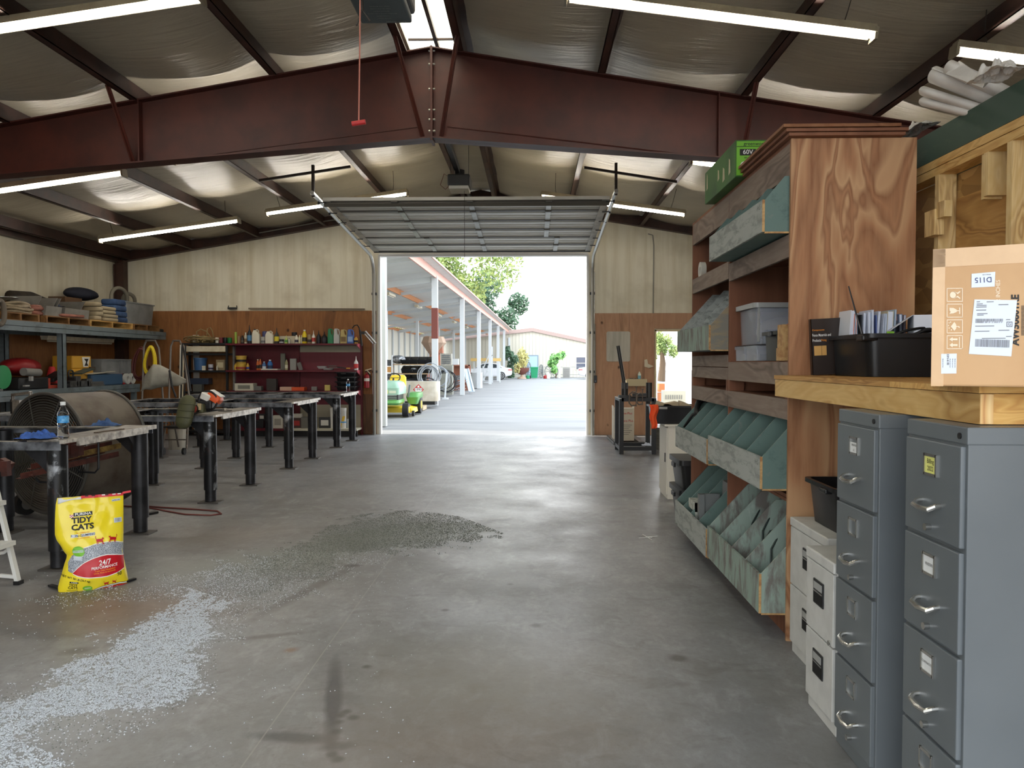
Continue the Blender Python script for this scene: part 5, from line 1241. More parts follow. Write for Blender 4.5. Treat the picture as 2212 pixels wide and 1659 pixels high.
for k in range(9):
    cx, cz, a_, b_ = rr.uniform(418, 452), rr.uniform(731, 738), rr.uniform(14, 26), rr.uniform(3, 7)
    w.tube([P(cx + a_ * math.cos(q) + 5 * math.sin(2 * q + k), min(740, cz + b_ * math.sin(q)), 15.55 + .14 * math.sin(q)) for q in (6.283 * j / 24 for j in range(24))], .011, 6, closed=True)
for pts in (((424, 735), (425, 716), (434, 711), (446, 716), (455, 728)), ((446, 730), (448, 710), (454, 707), (458, 714), (462, 730)), ((395, 736), (410, 731), (430, 738))): w.tube([P(x_, y_, 15.5) for x_, y_ in pts], .011, 6)
one(w, 'rope_pile', 'tangled khaki rope pile on top of the black shelving', 'rope', smooth=2)
put('tub', (330, 700, 570, 930), A, (60, 96, 140), 'bucket', 'blue_bucket', 'blue bucket of coiled strap on the black shelving', None, 15.6, Z3)
put('box', (482, 845, 546, 930), A, (206, 202, 186), 'box', 'small_box', 'small cream carton before the blue bucket', None, 15.45, Z3)
put('can', (596, 818, 686, 930), A, (196, 194, 200), 'can', 'tin_can', 'white and navy tin on the middle of the black shelving', None, 15.5, Z3, (60, 60, 120), (50, 50, 80))
put('box', (755, 735, 918, 930), A, (140, 124, 96), 'jug', 'square_can', 'tan square can with a cream label on the black shelving', None, 15.55, Z3, None, (196, 184, 150))
put('bottle', (740, 838, 778, 930), A, (190, 184, 166), 'bottle', 'bottle', 'small cream bottle before the tan square can', None, 15.45, Z3, (200, 196, 180))
put('box', (330, 1190, 500, 1330), A, (86, 88, 84), 'box', 'grey_box', 'grey box on the low shelf of the black shelving', None, 15.5, None)
put('flat', (290, 1080, 640, 1190), A, (44, 54, 72), 'case', 'navy_case', 'navy case lying above the grey box', None, 15.6, None)
MG = 'supplies on the middle maroon shelf'
for k, z4, zf, col, cap, band, nm, ct_, lb in [
    ('tub', (1105, 798, 1295, 930), A, (196, 160, 60), None, (150, 60, 50), 'yellow_tub', 'tub', 'lower of two stacked yellow tubs'),
    ('tub', (1102, 665, 1300, 796), A, (198, 164, 70), None, (40, 34, 30), 'yellow_tub', 'tub', 'upper of two stacked yellow tubs with a dark handle'),
    ('bottle', (1070, 805, 1132, 930), A, (206, 166, 60), (190, 150, 50), None, 'bottle', 'bottle', 'small yellow bottle beside the stacked tubs, nearer the black shelving'),
    ('bottle', (1294, 800, 1352, 928), A, (200, 160, 60), (190, 150, 60), (50, 60, 140), 'bottle', 'bottle', 'small yellow and blue bottle past the stacked tubs'),
    ('bottle', (1480, 725, 1532, 926), A, (206, 110, 50), (222, 216, 200), (40, 36, 34), 'bottle', 'bottle', 'orange bottle with a white cap on the middle maroon shelf'),
    ('bottle', (1528, 700, 1574, 926), A, (190, 100, 50), (30, 28, 28), (44, 38, 36), 'bottle', 'bottle', 'orange bottle with a black cap on the middle maroon shelf'),
    ('bottle', (1584, 745, 1662, 902), A, (70, 110, 160), (190, 194, 196), (200, 206, 210), 'bottle', 'bottle', 'short blue and white bottle on the middle maroon shelf'),
    ('bottle', (1684, 708, 1778, 900), A, (50, 110, 176), (226, 226, 224), (40, 60, 90), 'bottle', 'bottle', 'tall blue bottle with a white cap on the middle maroon shelf'),
    ('bottle', (2002, 680, 2062, 892), A, (150, 146, 110), (36, 34, 34), (206, 202, 180), 'bottle', 'bottle', 'bottle with pale label before the tall grey carton'),
    ('box', (1930, 585, 2012, 892), A, (98, 98, 90), None, None, 'tall_carton', 'box', 'tall grey green carton on the middle maroon shelf'),
    ('flat', (1592, 898, 1900, 922), A, (206, 202, 190), None, None, 'flat_tray', 'tray', 'flat white tray beneath the blue bottles'),
    ('box', (345, 755, 466, 985), B, (140, 140, 136), None, None, 'steel_bracket', 'bracket', 'grey slotted steel bracket standing on the middle maroon shelf'),
    ('spout', (1608, 700, 1696, 978), B, (226, 224, 222), None, (200, 60, 60), 'spray_bottle', 'bottle', 'white spray bottle at the end of the middle maroon shelf'),
]: put(k, z4, zf, col, ct_, nm, lb, MG if ct_ == 'bottle' else None, 15.5 if 'carton' not in nm else 15.62, S2 if nm != 'yellow_tub' or z4[1] > 700 else S2 + (930 - 796) / 8.507 * 15.5 / F, cap, band)
w = MB(mat('grey steel tool', C(120, 116, 114), .4, .6)); p = P(*B(560, 975), 15.5); w.M = Matrix.Translation(V((p.x, p.y, S2 + .0))) @ Matrix.Rotation(R(-18), 4, 'Y'); w.box(-.04, .04, -.02, .02, .0, .16); one(w, 'steel_plate', 'leaning grey steel plate on the middle maroon shelf', 'plate')
w = MB(mat('grey steel tool', C(120, 116, 114), .4, .6)); rr = random.Random(11)
for k in range(7):
    p = P(rr.uniform(690, 730), 797, 15.5); w.M = Matrix.Translation((p.x, 15.5 + rr.uniform(-.08, .1), S2 + .012 + .012 * k)) @ Matrix.Rotation(rr.uniform(-.5, .5), 4, 'Z'); w.box(-.09, .09, -.012, .012, -.01, .012); w.tube([(.09 + .02 * math.cos(q), .02 * math.sin(q), 0) for q in (6.283 * j / 8 for j in range(8))], .006, 5, closed=True)
one(w, 'hand_tools', 'jumble of grey wrenches and pliers on the middle maroon shelf', 'tools', kind='stuff')
t = thing('bolt_cutter', P(750, 796, 15.46), 'bolt cutter with red and yellow handle lying on the middle maroon shelf', 'bolt cutter')
a, b, c = P(728, 793, 15.46), P(748, 795.5, 15.46), P(770, 795, 15.46)
MB(DKM).bar(a, b, .03, .025).build('jaws', t); MB(YTB).bar(b - V((.0, 0, 0)), b + V((.08, 0, 0)), .024, .022).build('grip', t); MB(REDM).bar(b + V((.06, 0, 0)), c, .022, .02).build('handle', t)
for k, z4, zf, col, cap, band, nm, ct_, lb in [
    ('box', (1115, 1180, 1462, 1315), A, (196, 192, 174), None, (120, 120, 110), 'white_carton', 'box', 'white carton with dark green lid line under the stacked tubs'),
    ('box', (1680, 1100, 1862, 1320), A, (58, 54, 52), None, None, 'dark_machine', 'machine', 'dark bench machine on the low maroon shelf'),
    ('flat', (1935, 1250, 2155, 1320), A, (196, 160, 140), None, None, 'tool_caddy', 'caddy', 'pinkish beige tool caddy on the low maroon shelf'),
    ('flat', (395, 1355, 650, 1425), B, (206, 84, 44), None, None, 'orange_tray', 'tray', 'orange tray on the low maroon shelf'),
    ('box', (1032, 1310, 1142, 1425), B, (196, 176, 100), None, None, 'sponge_block', 'sponge', 'yellow sponge block on the low maroon shelf'),
    ('box', (770, 1345, 880, 1425), B, (120, 118, 114), None, None, 'clamp_block', 'clamp', 'grey clamp on the low maroon shelf'),
    ('box', (1390, 1235, 1590, 1318), A, (104, 104, 100), None, None, 'grey_parts', 'parts', 'grey metal parts beside the white carton'),
]: put(k, z4, zf, col, ct_, nm, lb, None, 15.5, S3, cap, band)
for i in range(4):
    z = S3 + .02 + i * .095; x0, x1 = P(*B(1240, 0), 15.5).x, P(*B(1685, 0), 15.5).x
    t = thing('stacked_bin', ((x0 + x1) / 2, 15.5, z), ['lowest', 'second', 'third', 'topmost'][i] + ' of the black plastic bins nested on the low maroon shelf', 'bin', 'nested black bins')
    q = MB(mat('glossy black plastic', C(26, 27, 29), .3)); q.rings_rr([((x0 + x1) / 2, 15.55, z - .02, .17, .14, .03), ((x0 + x1) / 2, 15.55, z + .05, .19, .17, .03), ((x0 + x1) / 2, 15.54, z + .055, .215, .2, .03), ((x0 + x1) / 2, 15.54, z + .075, .215, .2, .03)]); q.build('body', t, smooth=True)
    MB(mat('glossy black plastic', C(26, 27, 29), .3)).box(x0 + .15, x0 + .25, 15.32, 15.345, z + .03, z + .06).build('grip', t)
# base deck goods
def zoomC(x, y): return (530 + x / 7.373, 850 + y / 7.373)
for k, z4, col, cap, band, nm, ct_, lb in [
    ('box', (120, 430, 305, 552), (34, 34, 36), None, None, 'black_crate', 'crate', 'black crate on the base deck of the maroon shelving'),
    ('box', (222, 330, 320, 430), (30, 30, 32), None, (190, 186, 176), 'black_box', 'box', 'black box with a white label on the black crate'),
    ('box', (452, 350, 612, 555), (196, 192, 180), None, (150, 146, 136), 'white_carton', 'box', 'white printed carton on the base deck'),
    ('box', (415, 470, 470, 552), (170, 110, 60), None, None, 'orange_carton', 'box', 'small orange carton beside the white printed carton'),
    ('box', (760, 395, 905, 552), (70, 54, 52), None, (160, 50, 50), 'red_label_case', 'case', 'dark case with a red label on the base deck'),
    ('box', (775, 325, 908, 390), (190, 186, 176), None, None, 'grey_carton', 'box', 'pale carton lying on the dark red label case'),
    ('box', (905, 375, 1135, 552), (110, 108, 100), None, None, 'clear_tote', 'tote', 'smoky grey tote on the base deck'),
    ('box', (1185, 380, 1372, 552), (60, 60, 60), None, (210, 208, 200), 'dark_tote', 'tote', 'dark tote with a white tag beside the buckets'),
    ('can', (1605, 400, 1655, 545), (176, 180, 176), None, None, 'glass_jar', 'jar', 'clear glass jar beside the white buckets'),
]: put(k, z4, zoomC, col, ct_, nm, lb, None, 15.52 if nm not in ('white_carton',) else 15.45, S0 + ((552 - z4[3]) / 7.373 * 15.5 / F if z4[3] < 500 else 0), cap, band)
for z4, lb in (((1350, 218, 1470, 548), 'white bucket mostly hidden by a table leg'), ((1505, 222, 1612, 548), 'white bucket with yellow and blue print')):
    t = put('tub', z4, zoomC, (226, 224, 218), 'bucket', 'white_bucket', lb, 'white buckets on the base deck', 15.45, S0)
    if 'yellow' in lb:
        p = t.location; q = MB(mat('yellow print', C(230, 190, 60), .5)); R_ = .112
        f = lambda a_, z: (p.x + R_ * math.sin(a_) * .93, p.y - R_ * math.cos(a_) * .93, p.z + z)
        q.grid(lambda u, v: f(-.1 + .5 * u + .25 * v, .15 + .1 * v), 6, 2).grid(lambda u, v: f(-.6 + .4 * u + .2 * v, .02 + .09 * v), 6, 2); q.use(mat('blue print', C(60, 150, 210), .5)).grid(lambda u, v: f(-.9 + 1.8 * u, .118 + .02 * v), 12, 1); q.build('print', t)
# lamp, extinguisher, side bits
t = thing('work_lamp', P(775, 735, 15.5), 'black articulated work lamp at the end of the maroon shelving', 'lamp')
DKL = mat('dark lamp enamel', C(44, 42, 42), .35, .3)
MB(DKL).tube([P(761, 709, 15.5), P(766, 703, 15.5), P(772, 702, 15.5), P(776, 708, 15.5), P(777, 714, 15.5)], .012, 6).build('cable', t)
MB(DKL).cyl(P(777.5, 713, 15.5), P(781, 747, 15.5), .02).cyl(P(779, 716, 15.45), P(782, 745, 15.45), .012).build('arm', t, smooth=True)
MB(mat('lamp chrome', C(180, 176, 170), .3, .8)).cyl(P(789, 716, 15.45), P(811, 742, 15.4), .02).cyl(P(788, 722, 15.47), P(805, 742, 15.42), .012).build('arm', t, smooth=True)
MB(DKL).cbox(P(784, 719, 15.48), (.08, .04, .06)).build('joint', t)
t = thing('fire_extinguisher', P(792, 830, 15.7), 'red fire extinguisher with a white label hanging by the door opening', 'extinguisher')
c = P(792.5, 838, 15.72); MB(mat('extinguisher red', C(150, 38, 44), .35)).lathe([(.05, 0), (.058, .01), (.058, .24), (.045, .27), (.018, .29), (.018, .32)], c, 20).build('cylinder', t, smooth=True)
q = MB(PAINTW); q.ring([[c + V((.0592 * math.cos(a_), .0592 * math.sin(a_), z)) for a_ in (6.283 * j / 20 for j in range(20))] for z in (.14, .2)], cap=False); q.build('label_band', t, smooth=True)
MB(BLK).bar(c + V((-.03, 0, .33)), c + V((.1, -.02, .36)), .02, .015).bar(c + V((-.02, 0, .315)), c + V((.08, 0, .3)), .02, .01).build('handle', t)
MB(BLK).tube([c + V((.02, 0, .32)), c + V((.075, 0, .25)), c + V((.075, 0, .1))], .009, 6).build('hose', t)
one(MB(mat('pale tool handle', C(196, 186, 160), .5)).bar(P(789, 800, 15.6), P(802, 796.5, 15.6), .02, .02).bar(P(792, 799, 15.6), P(800, 808, 15.6), .012, .012), 'hook_tool', 'pale handled tool hooked above the fire extinguisher', 'tool')
one(MB(wood('brown board', C(104, 72, 48), C(88, 60, 40), C(70, 46, 30), 'z', 1)).box(P(783, 900, 15.7).x, P(807, 900, 15.7).x, 15.76, 15.83, .02, P(790, 852, 15.7).z), 'plywood_offcut', 'brown plywood offcut standing beside the door opening', 'board')
one(MB(mat('thin rail', C(110, 96, 78), .6)).bar(P(537, 666.5, 15.8), P(788, 668, 15.8), .03, .03), 'wall_rail', 'long thin rail on the wall above the plywood', 'rail')
w = MB(DKM).cbox(P(502, 666, 15.8), (.18, .06, .04)).tube([P(494, 660, 15.8), P(493, 664, 15.8), P(497, 668, 15.8)], .01, 6).tube([P(511, 660, 15.8), P(512, 664, 15.8), P(508, 668, 15.8)], .01, 6)
one(w, 'hanger_bracket', 'small dark two pronged bracket on the ledge above the plywood', 'bracket')
# ================================================================ plywood bin shelving beside the aisle
VEN = wood('shelf side veneer', C(170, 121, 86), C(140, 94, 65), C(200, 160, 120), 'z', 1.7, 6, .25, .6, kcol=C(94, 54, 34), lines=.35)
VEND = wood('dark shelf plywood', C(140, 94, 70), C(124, 80, 58), C(98, 62, 46), 'z', 1.0, 4, .2, .65, lines=.4)
APR = wood('grey worn apron', C(150, 134, 122), C(134, 117, 106), C(108, 93, 84), 'y', 2.4, 5, 0, .7, lines=.5)
GRN = painted('teal bin paint', C(98, 122, 116), C(118, 127, 121), .64, 16, (1, .3, 1), third=C(80, 104, 100))
GRW = painted('weathered bin front', C(170, 175, 171), C(142, 147, 143), .52, 13, (1, .4, 1.6), rough=.8, third=C(92, 100, 92), bump=.3)
GRP = painted('peeling bin paint', C(146, 164, 154), C(116, 112, 107), .52, 9, (1.2, 1.2, .35), rough=.8, third=C(176, 190, 180), bump=.3)
RAWP = mat('raw plywood edge', C(196, 160, 108), .7, var=C(160, 116, 74), vs=30)
SX, SBX, SY0, SYM, SY1, SH = 1.365, 2.02, 4.13, 5.41, 6.63, 2.68
t = thing('bin_shelving', (1.7, 5.4, 0), 'tall plywood shelving unit holding slanted green bins along the aisle', 'shelving')
MB(VEN).box(SX, SBX, SY0, SY0 + .02, 0, SH).build('side_panel', t)
MB(VEND).box(SX, SBX, SY1 - .02, SY1, 0, SH - .02).build('side_panel', t)
MB(VEND).box(SX + .005, SBX - .02, SYM - .01, SYM + .01, 0, SH - .03).build('divider', t)
MB(VEND).box(SBX - .015, SBX - .001, SY0 + .02, SY1 - .02, 0, SH - .021).build('back_panel', t)
MB(VEND).box(SX, SBX, SY0 + .0205, SY1, SH - .02, SH).build('top_board', t)
MB(VEND).box(SX + .03, SBX, SY0, SY1, .0, .1).build('base', t)
for y0, y1 in ((SY0 + .02, SYM - .01), (SYM + .01, SY1 - .02)):
    near = y0 < 5
    MB(APR).box(SX, SX + .02, y0, y1, SH - .19, SH - .02).build('apron', t)
    for z in ((2.18, 1.505, 1.3, .78) if near else (2.2, 1.55, 1.3, .77)):
        MB(VEND).box(SX + .02, SBX - .015, y0, y1, z - .02, z).build('shelf_board', t)
    for z0, z1 in (((2.06, 2.18), (1.375, 1.5), (1.19, 1.3)) if near else ((2.08, 2.2), (1.465, 1.55), (1.375, 1.46), (1.19, 1.3))):
        MB(APR).box(SX, SX + .02, y0, y1, z0, z1).build('apron', t)
    MB(VEND).box(SX, SX + .1, y0, y0 + .04, 1.3, 1.375).box(SX, SX + .1, y1 - .04, y1, 1.3, 1.375).build('spacer', t)
    # slanted panel under the middle bin
    MB(VEND).add([(SX + .02, y0, .757), (SX + .02, y1, .757), (SBX - .02, y1, .68), (SBX - .02, y0, .68), (SX + .02, y0, .74), (SX + .02, y1, .74), (SBX - .02, y1, .66), (SBX - .02, y0, .66)], [(0, 1, 2, 3), (7, 6, 5, 4), (0, 4, 5, 1), (1, 5, 6, 2), (2, 6, 7, 3), (3, 7, 4, 0)]).build('sloping_panel', t)
def bin_tray(y0, y1, z, hf, top, nd, lbl, fm, im, sm, x0=1.225):
    t = thing('bin_tray', (1.5, (y0 + y1) / 2, z), lbl, 'bin', 'slanted green bins of the plywood shelving')
    xb = SBX - .03; rise = top - z - hf; xt = min(xb, x0 + rise / 1.05)
    prof = [(x0 + .014, z), (x0 + .014, z + hf), (xt, top), (xb, top), (xb, z)]
    MB(fm).box(x0, x0 + .014, y0, y1, z, z + hf).build('front', t)
    MB(RAWP).box(x0, x0 + .0135, y0 - .002, y0, z, z + hf).box(x0 + .014, x0 + .2, y0 - .001, y0 + .01, z - .008, z + .001).build('raw_edge', t)
    for i in range(nd + 2):
        y = lerp(y0 + .006, y1 - .006, i / (nd + 1))
        end = i in (0, nd + 1)
        MB(sm if i == 0 else im).prism(prof, 'y', y - .006, y + .006).build('side' if end else 'divider', t)
    MB(im).box(x0 + .014, xb, y0 + .012, y1 - .012, z + .001, z + .012).build('bottom', t)
    MB(im).box(xb - .01, xb, y0 + .012, y1 - .012, z, top).build('back', t)
    return t
bin_tray(SY0 + .03, SYM - .02, 2.195, .17, 2.49, 3, 'highest green bin tray, just under the top of the near shelving bay', GRW, GRN, GRN)
bin_tray(SYM + .02, SY1 - .03, 1.585, .175, 2.07, 2, 'weathered bin tray high in the far shelving bay before the side doorway', GRP, GRW, painted('scuffed grey bin side', C(126, 122, 112), C(148, 132, 104), .5, 5, (1, 1, 3), third=C(96, 92, 86)), 1.235)
bin_tray(SYM + .02, SY1 - .03, .78, .175, 1.17, 3, 'teal bin tray at waist height in the far shelving bay', GRW, GRN, GRN)
bin_tray(SY0 + .03, SYM - .02, .815, .175, 1.18, 3, 'teal bin tray at waist height in the near shelving bay beside the plywood panel', GRW, GRN, GRN)
bin_tray(SYM + .02, SY1 - .03, .12, .2, .63, 3, 'low weathered bin tray with grey boxes in the far shelving bay', GRW, GRN, GRN)
bin_tray(SY0 + .03, SYM - .02, .14, .215, .65, 3, 'low peeling bin tray with loose wires in the near shelving bay', GRP, GRP, GRP)
GBX = mat('dull grey electrical box', C(120, 124, 124), .5, .3); 
one(MB(GBX).box(1.26, 1.42, 5.84, 5.87, .2, .5).box(1.26, 1.3, 5.81, 5.84, .2, .5), 'steel_box', 'dull grey steel plate box standing in the low far bin', 'box')
one(MB(painted('flaked white box', C(190, 196, 188), C(130, 128, 120), .55, 20)).box(1.27, 1.36, 6.0, 6.25, .33, .4).box(1.27, 1.29, 6.0, 6.02, .2, .4), 'white_box', 'flaked white slim box lying on edge of the low far bin', 'box')
one(MB(GBX).box(1.45, 1.75, 5.69, 5.88, .3, .6), 'grey_box', 'pale grey box at the back of the low far bin', 'box')
WIRE = mat('dark green wire', C(40, 52, 50), .5)
w = MB(WIRE)
for y, x, s in ((4.45, 1.36, 1), (4.75, 1.4, 1.4), (5.05, 1.42, 1.2), (4.5, 1.3, .7)):
    w.tube([(x, y - .05, .2), (x + .02, y, .32 + .1 * s), (x + .1, y + .04, .42 + .12 * s), (x + .24, y + .08, .44 + .14 * s)], .006, 6)
one(w, 'loose_wires', 'loose dark wires curving out of the low near bin', 'wire')
w = coil(MB(DKM), (1.5, 6.42, .93), .12, .1, 4, .02, .05, .12, 3); w.tube([(1.28, 6.5, .95), (1.34, 6.46, 1.06), (1.44, 6.4, 1.12), (1.5, 6.36, 1.05)], .012, 6)
one(w, 'cable_coil', 'black cable coil heaped in the teal far bin near the black tub', 'cable', smooth=2)
one(MB(mat('cream chip box', C(196, 188, 164), .6)).box(1.27, 1.36, 5.62, 5.72, .86, .93), 'cream_box', 'tiny cream box in the teal far bin', 'box')
one(MB(mat('white tape roll', C(206, 204, 194), .5)).ring([[(x, 6.45 + r * math.cos(a), 2.26 + r * math.sin(a)) for a in (6.283 * j / 24 for j in range(24))] for x, r in ((1.39, .03), (1.39, .07), (1.43, .07), (1.43, .03))], cap=False, closed=True), 'tape_roll', 'white roll standing on the empty top shelf of the far bay', 'tape', smooth=True)
# boards and carton on top
for i, (dx, dz) in enumerate(((0, .04), (.018, .02), (.034, 0))):
    one(MB(VEND if i else wood('trim board', C(150, 104, 72), C(132, 86, 56), C(104, 64, 42), 'y', 1)).box(1.305 + dx, 1.94 + .012 * (i == 1) - .03 * (i == 0), 4.07 + .5 * dx, 4.95 + .02 * i, SH + .002 + dz, SH + .018 + dz), 'plywood_sheet', ['topmost', 'middle', 'lowest'][i] + ' of three brown boards stacked on the shelving top', 'board', 'boards stacked on the shelving')
GBG = mat('green carton print', C(120, 190, 50), .5, var=C(110, 176, 44), vs=4); GBD = mat('dark green carton', C(60, 112, 44), .5, var=C(44, 84, 38), vs=3)
t = thing('green_carton', (1.55, 5.4, SH), 'worn green tool carton on the shelving top below the deep beam', 'box')
MB(GBD).box(1.295, 1.8, 4.98, 5.85, SH + .002, SH + .235).build('carton_body', t, bevel=.004)
w = MB(GBG).box(1.3, 1.8, 4.974, 4.979, SH + .01, SH + .225); w.build('end_print', t)
F1 = lambda x, z: (lambda a, b: (x + a, 4.972, SH + z + b))
w = MB(INK).box(1.32, 1.42, 4.971, 4.974, SH + .135, SH + .175).box(1.3, 1.8, 4.971, 4.974, SH + .19, SH + .193).box(1.5, 1.6, 4.971, 4.974, SH + .16, SH + .175)
w.text('greenworks', .032, F1(1.42, .208)); w.text('16"', .03, F1(1.47, .165)); w.text('BRUSHLESS MOTOR', .014, F1(1.41, .12)); w.use(WI).text('60V', .04, lambda a, b: (1.37 + a, 4.97, SH + .155 + b))
for x in (1.35, 1.42): w.ring([[(x + r * math.cos(q), 4.971, SH + .07 + r * math.sin(q)) for q in (6.283 * j / 14 for j in range(14))] for r in (.018, .028)], cap=False)
w.build('printing', t)
w = MB(mat('tan torn tape', C(200, 192, 160), .6))
for y, z, a, b in ((5.1, .06, .05, .1), (5.25, .05, .06, .09), (5.4, .09, .05, .07), (5.75, .1, .04, .12)): w.add([(1.293, y, SH + z), (1.293, y + a, SH + z - .01), (1.293, y + a * .8, SH + z + b), (1.293, y + .01, SH + z + b * .8)], [(0, 1, 2, 3)])
w.add([(1.5, 4.985, SH + .24), (1.56, 4.985, SH + .24), (1.57, 4.97, SH + .21), (1.52, 4.97, SH + .2)], [(0, 1, 2, 3)]).add([(1.6, 4.985, SH + .24), (1.7, 4.985, SH + .24), (1.66, 4.97, SH + .2), (1.62, 4.97, SH + .19)], [(0, 1, 2, 3)]); w.build('torn_tape', t, normals=False)
# goods on the near open shelf
CLR = mat('clear storage plastic', C(196, 202, 214), .12, alpha=.34)
CLRF = mat('cloudy plastic rim', C(196, 198, 196), .3, trans=.4)
ZS1 = 1.507
t = thing('clear_tote', (1.68, 5.1, ZS1 + .1), 'clear plastic tote on the open shelf of the near bay', 'tote')
w = MB(CLR); w.M = Matrix.Translation((1.68, 5.09, ZS1 + .105)); tub(w, .58, .44, .26, .9).build('body', t, smooth=True)
w = MB(CLRF); w.rings_rr([(1.68, 5.09, ZS1 + .335, .295, .225, .03), (1.68, 5.09, ZS1 + .366, .295, .225, .03), (1.68, 5.09, ZS1 + .366, .28, .21, .03), (1.68, 5.09, ZS1 + .335, .28, .21, .03)]); w.build('rim', t)
w = MB(CLRF)
for x in (1.425,): w.box(x - .006, x + .006, 4.885, 4.9, ZS1 + .12, ZS1 + .34)
w.build('corner_rib', t)
one(blob(MB(mat('pale cloth', C(196, 190, 186), .8)), (1.68, 5.09, ZS1 + .2), (.2, .16, .09), 7), 'cloth', 'pale cloth bundle inside the clear tote', 'cloth', smooth=2)
one(MB(mat('slate tool box', C(96, 116, 138), .5)).box(1.5, 1.75, 4.95, 5.05, ZS1 + .112, ZS1 + .2), 'blue_case', 'slate blue case lying inside the clear tote', 'case')
for k, (y, lb) in enumerate(((5.16, 'clear parts box with crumpled film under the tote, nearer the divider'), (4.9, 'clear bluish parts box under the tote, nearer the black tub'))):
    t = thing('parts_box', (1.55, y, ZS1), lb, 'box', 'clear parts boxes under the tote')
    w = MB(CLR); w.M = Matrix.Translation((1.6, y + .02, ZS1)); tub(w, .44, .24, .095, .96, .006, .003, .01).build('body', t)
    MB(mat('metal bits', C(120, 122, 124), .4, .6)).box(1.42, 1.75, y - .05, y + .08, ZS1 + .004, ZS1 + .045).build('contents', t)
    MB(DKM).box(1.385, 1.8, y - .1, y + .14, ZS1 + .096, ZS1 + .1).build('lid', t)
t = thing('black_tub', (1.5, 4.5, ZS1), 'narrow charcoal tub between the clear tote and the wood block', 'tub')
BT = mat('black tub plastic', C(22, 23, 26), .34, bump=.03, bs=40); BTC = mat('charcoal tub plastic', C(66, 68, 66), .5)
w = MB(BTC); w.M = Matrix.Translation((1.56, 4.55, ZS1)); tub(w, .36, .3, .17, .86).build('body', t, smooth=True)
MB(BT).box(1.365, 1.43, 4.46, 4.52, ZS1 + .14, ZS1 + .17).build('grip', t, bevel=.006)
one(blob(MB(mat('red dome', C(176, 44, 40), .4)), (1.62, 4.56, ZS1 + .17), (.17, .13, .07), 2, .02), 'red_dome', 'red domed lid lying on the charcoal tub', 'lid', smooth=2)
one(MB(RAWP).box(1.375, 1.47, 4.27, 4.36, ZS1, ZS1 + .2).box(1.36, 1.375, 4.27, 4.33, ZS1, ZS1 + .07), 'wood_block', 'pale wood block standing at the front of the open shelf', 'block')

# ================================================================ worktop of new lumber
t = thing('lumber_worktop', (1.7, 3.2, 1.32), 'new pine worktop on the filing cabinets carrying the big carton', 'worktop')
MB(PINE_Y).box(1.29, 1.328, 2.25, 4.122, 1.32, 1.408).build('front_board', t)
MB(PINE_X).box(1.329, 2.095, 2.25, 2.288, 1.32, 1.408).build('end_board', t)
def m_rings():
    n = NT('end grain'); co_ = n.co((1, 1, 1), (-.02, 0, -.02)); s = n.n('ShaderNodeVectorMath', operation='LENGTH'); mp = n.co((30, 0, 30), (-1.2, 0, -1.2)); n.l(mp, s.inputs[0])
    v = n.math('PINGPONG', n.math('MULTIPLY', s.outputs['Value'], 2.2), 1.0); n.l(n.ramp(v, [(0, C(236, 206, 150)), (.7, C(222, 178, 116)), (1, C(196, 140, 88))]), n.b.inputs['Base Color']); n.set(Roughness=.6); return n.m
MB(m_rings()).box(1.2905, 1.3275, 2.247, 2.2505, 1.321, 1.407).build('end_grain', t)
MB(PINE_X).box(1.285, 2.1, 2.245, 2.8, 1.41, 1.43).build('deck', t); MB(PLYP).box(1.285, 2.1, 2.803, 4.124, 1.41, 1.43).build('deck', t)
MB(PINE_Z).box(2.0, 2.09, 3.5, 3.538, 0, 1.408).build('leg', t)
DKZ = 1.432
# black tub of cables and catalogues
t = thing('black_tub', (1.81, 3.84, DKZ), 'black plastic tub full of cables and catalogues on the pine worktop', 'tub')
w = MB(BT); w.M = Matrix.Translation((1.835, 3.83, DKZ)); tub(w, .6, .5, .2, .9, .02, .006, .05).build('body', t, smooth=True)
MB(BT).box(1.525, 1.6, 3.6, 3.68, DKZ + .165, DKZ + .195).build('grip', t, bevel=.008)
def book(x, y, w_, d, h, col, name, lbl, grp, cat='catalogue', tilt=0.0, z=None, page=None):
    z = DKZ if z is None else z
    m = mat('cover %d %d %d' % col, C(*col), .45)
    q = MB(m); q.M = Matrix.Translation((x, y, z)) @ Matrix.Rotation(tilt, 4, 'Y')
    t = thing(name, (x, y, z), lbl, cat, grp)
    q.box(0, .0025, 0, d, 0, h).box(w_ - .0025, w_, 0, d, 0, h)
    q.build('cover', t)
    g_ = MB(mat('page %d %d %d' % (page or (226, 230, 238)), C(*(page or (226, 230, 238))), .7)); g_.M = q.M; g_.box(.0025, w_ - .0025, .003, d - .003, .004, h - .003); g_.build('pages', t)
    return t
t = thing('catalogue', (1.47, 4.07, DKZ), 'dark brown fence catalogue standing between the black tub and the plywood panel', 'catalogue')
q = MB(mat('dark brown cover', C(42, 32, 28), .35)); q.M = Matrix.Translation((1.455, 4.03, DKZ)) @ Matrix.Rotation(R(-3), 4, 'Y'); q.box(0, .21, 0, .003, 0, .29).box(0, .003, 0, .03, 0, .29); q.build('cover', t)
q2 = MB(mat('page 226 230 238', C(226, 230, 238), .7)); q2.M = q.M; q2.box(.003, .208, .003, .03, .002, .288); q2.build('pages', t)
q3 = MB(WI); q3.M = q.M; Fb = lambda x, z: (lambda a, b: (x + a, -.0015, z + b))
q3.text('Fence Materials and', .02, Fb(.005, .205), 'LEFT', .6); q3.text('Products.', .02, Fb(.005, .178), 'LEFT', .6); q3.use(ORI).text('Components', .012, Fb(.005, .232), 'LEFT'); q3.text('Pricing', .014, Fb(.05, .178), 'LEFT', .7)
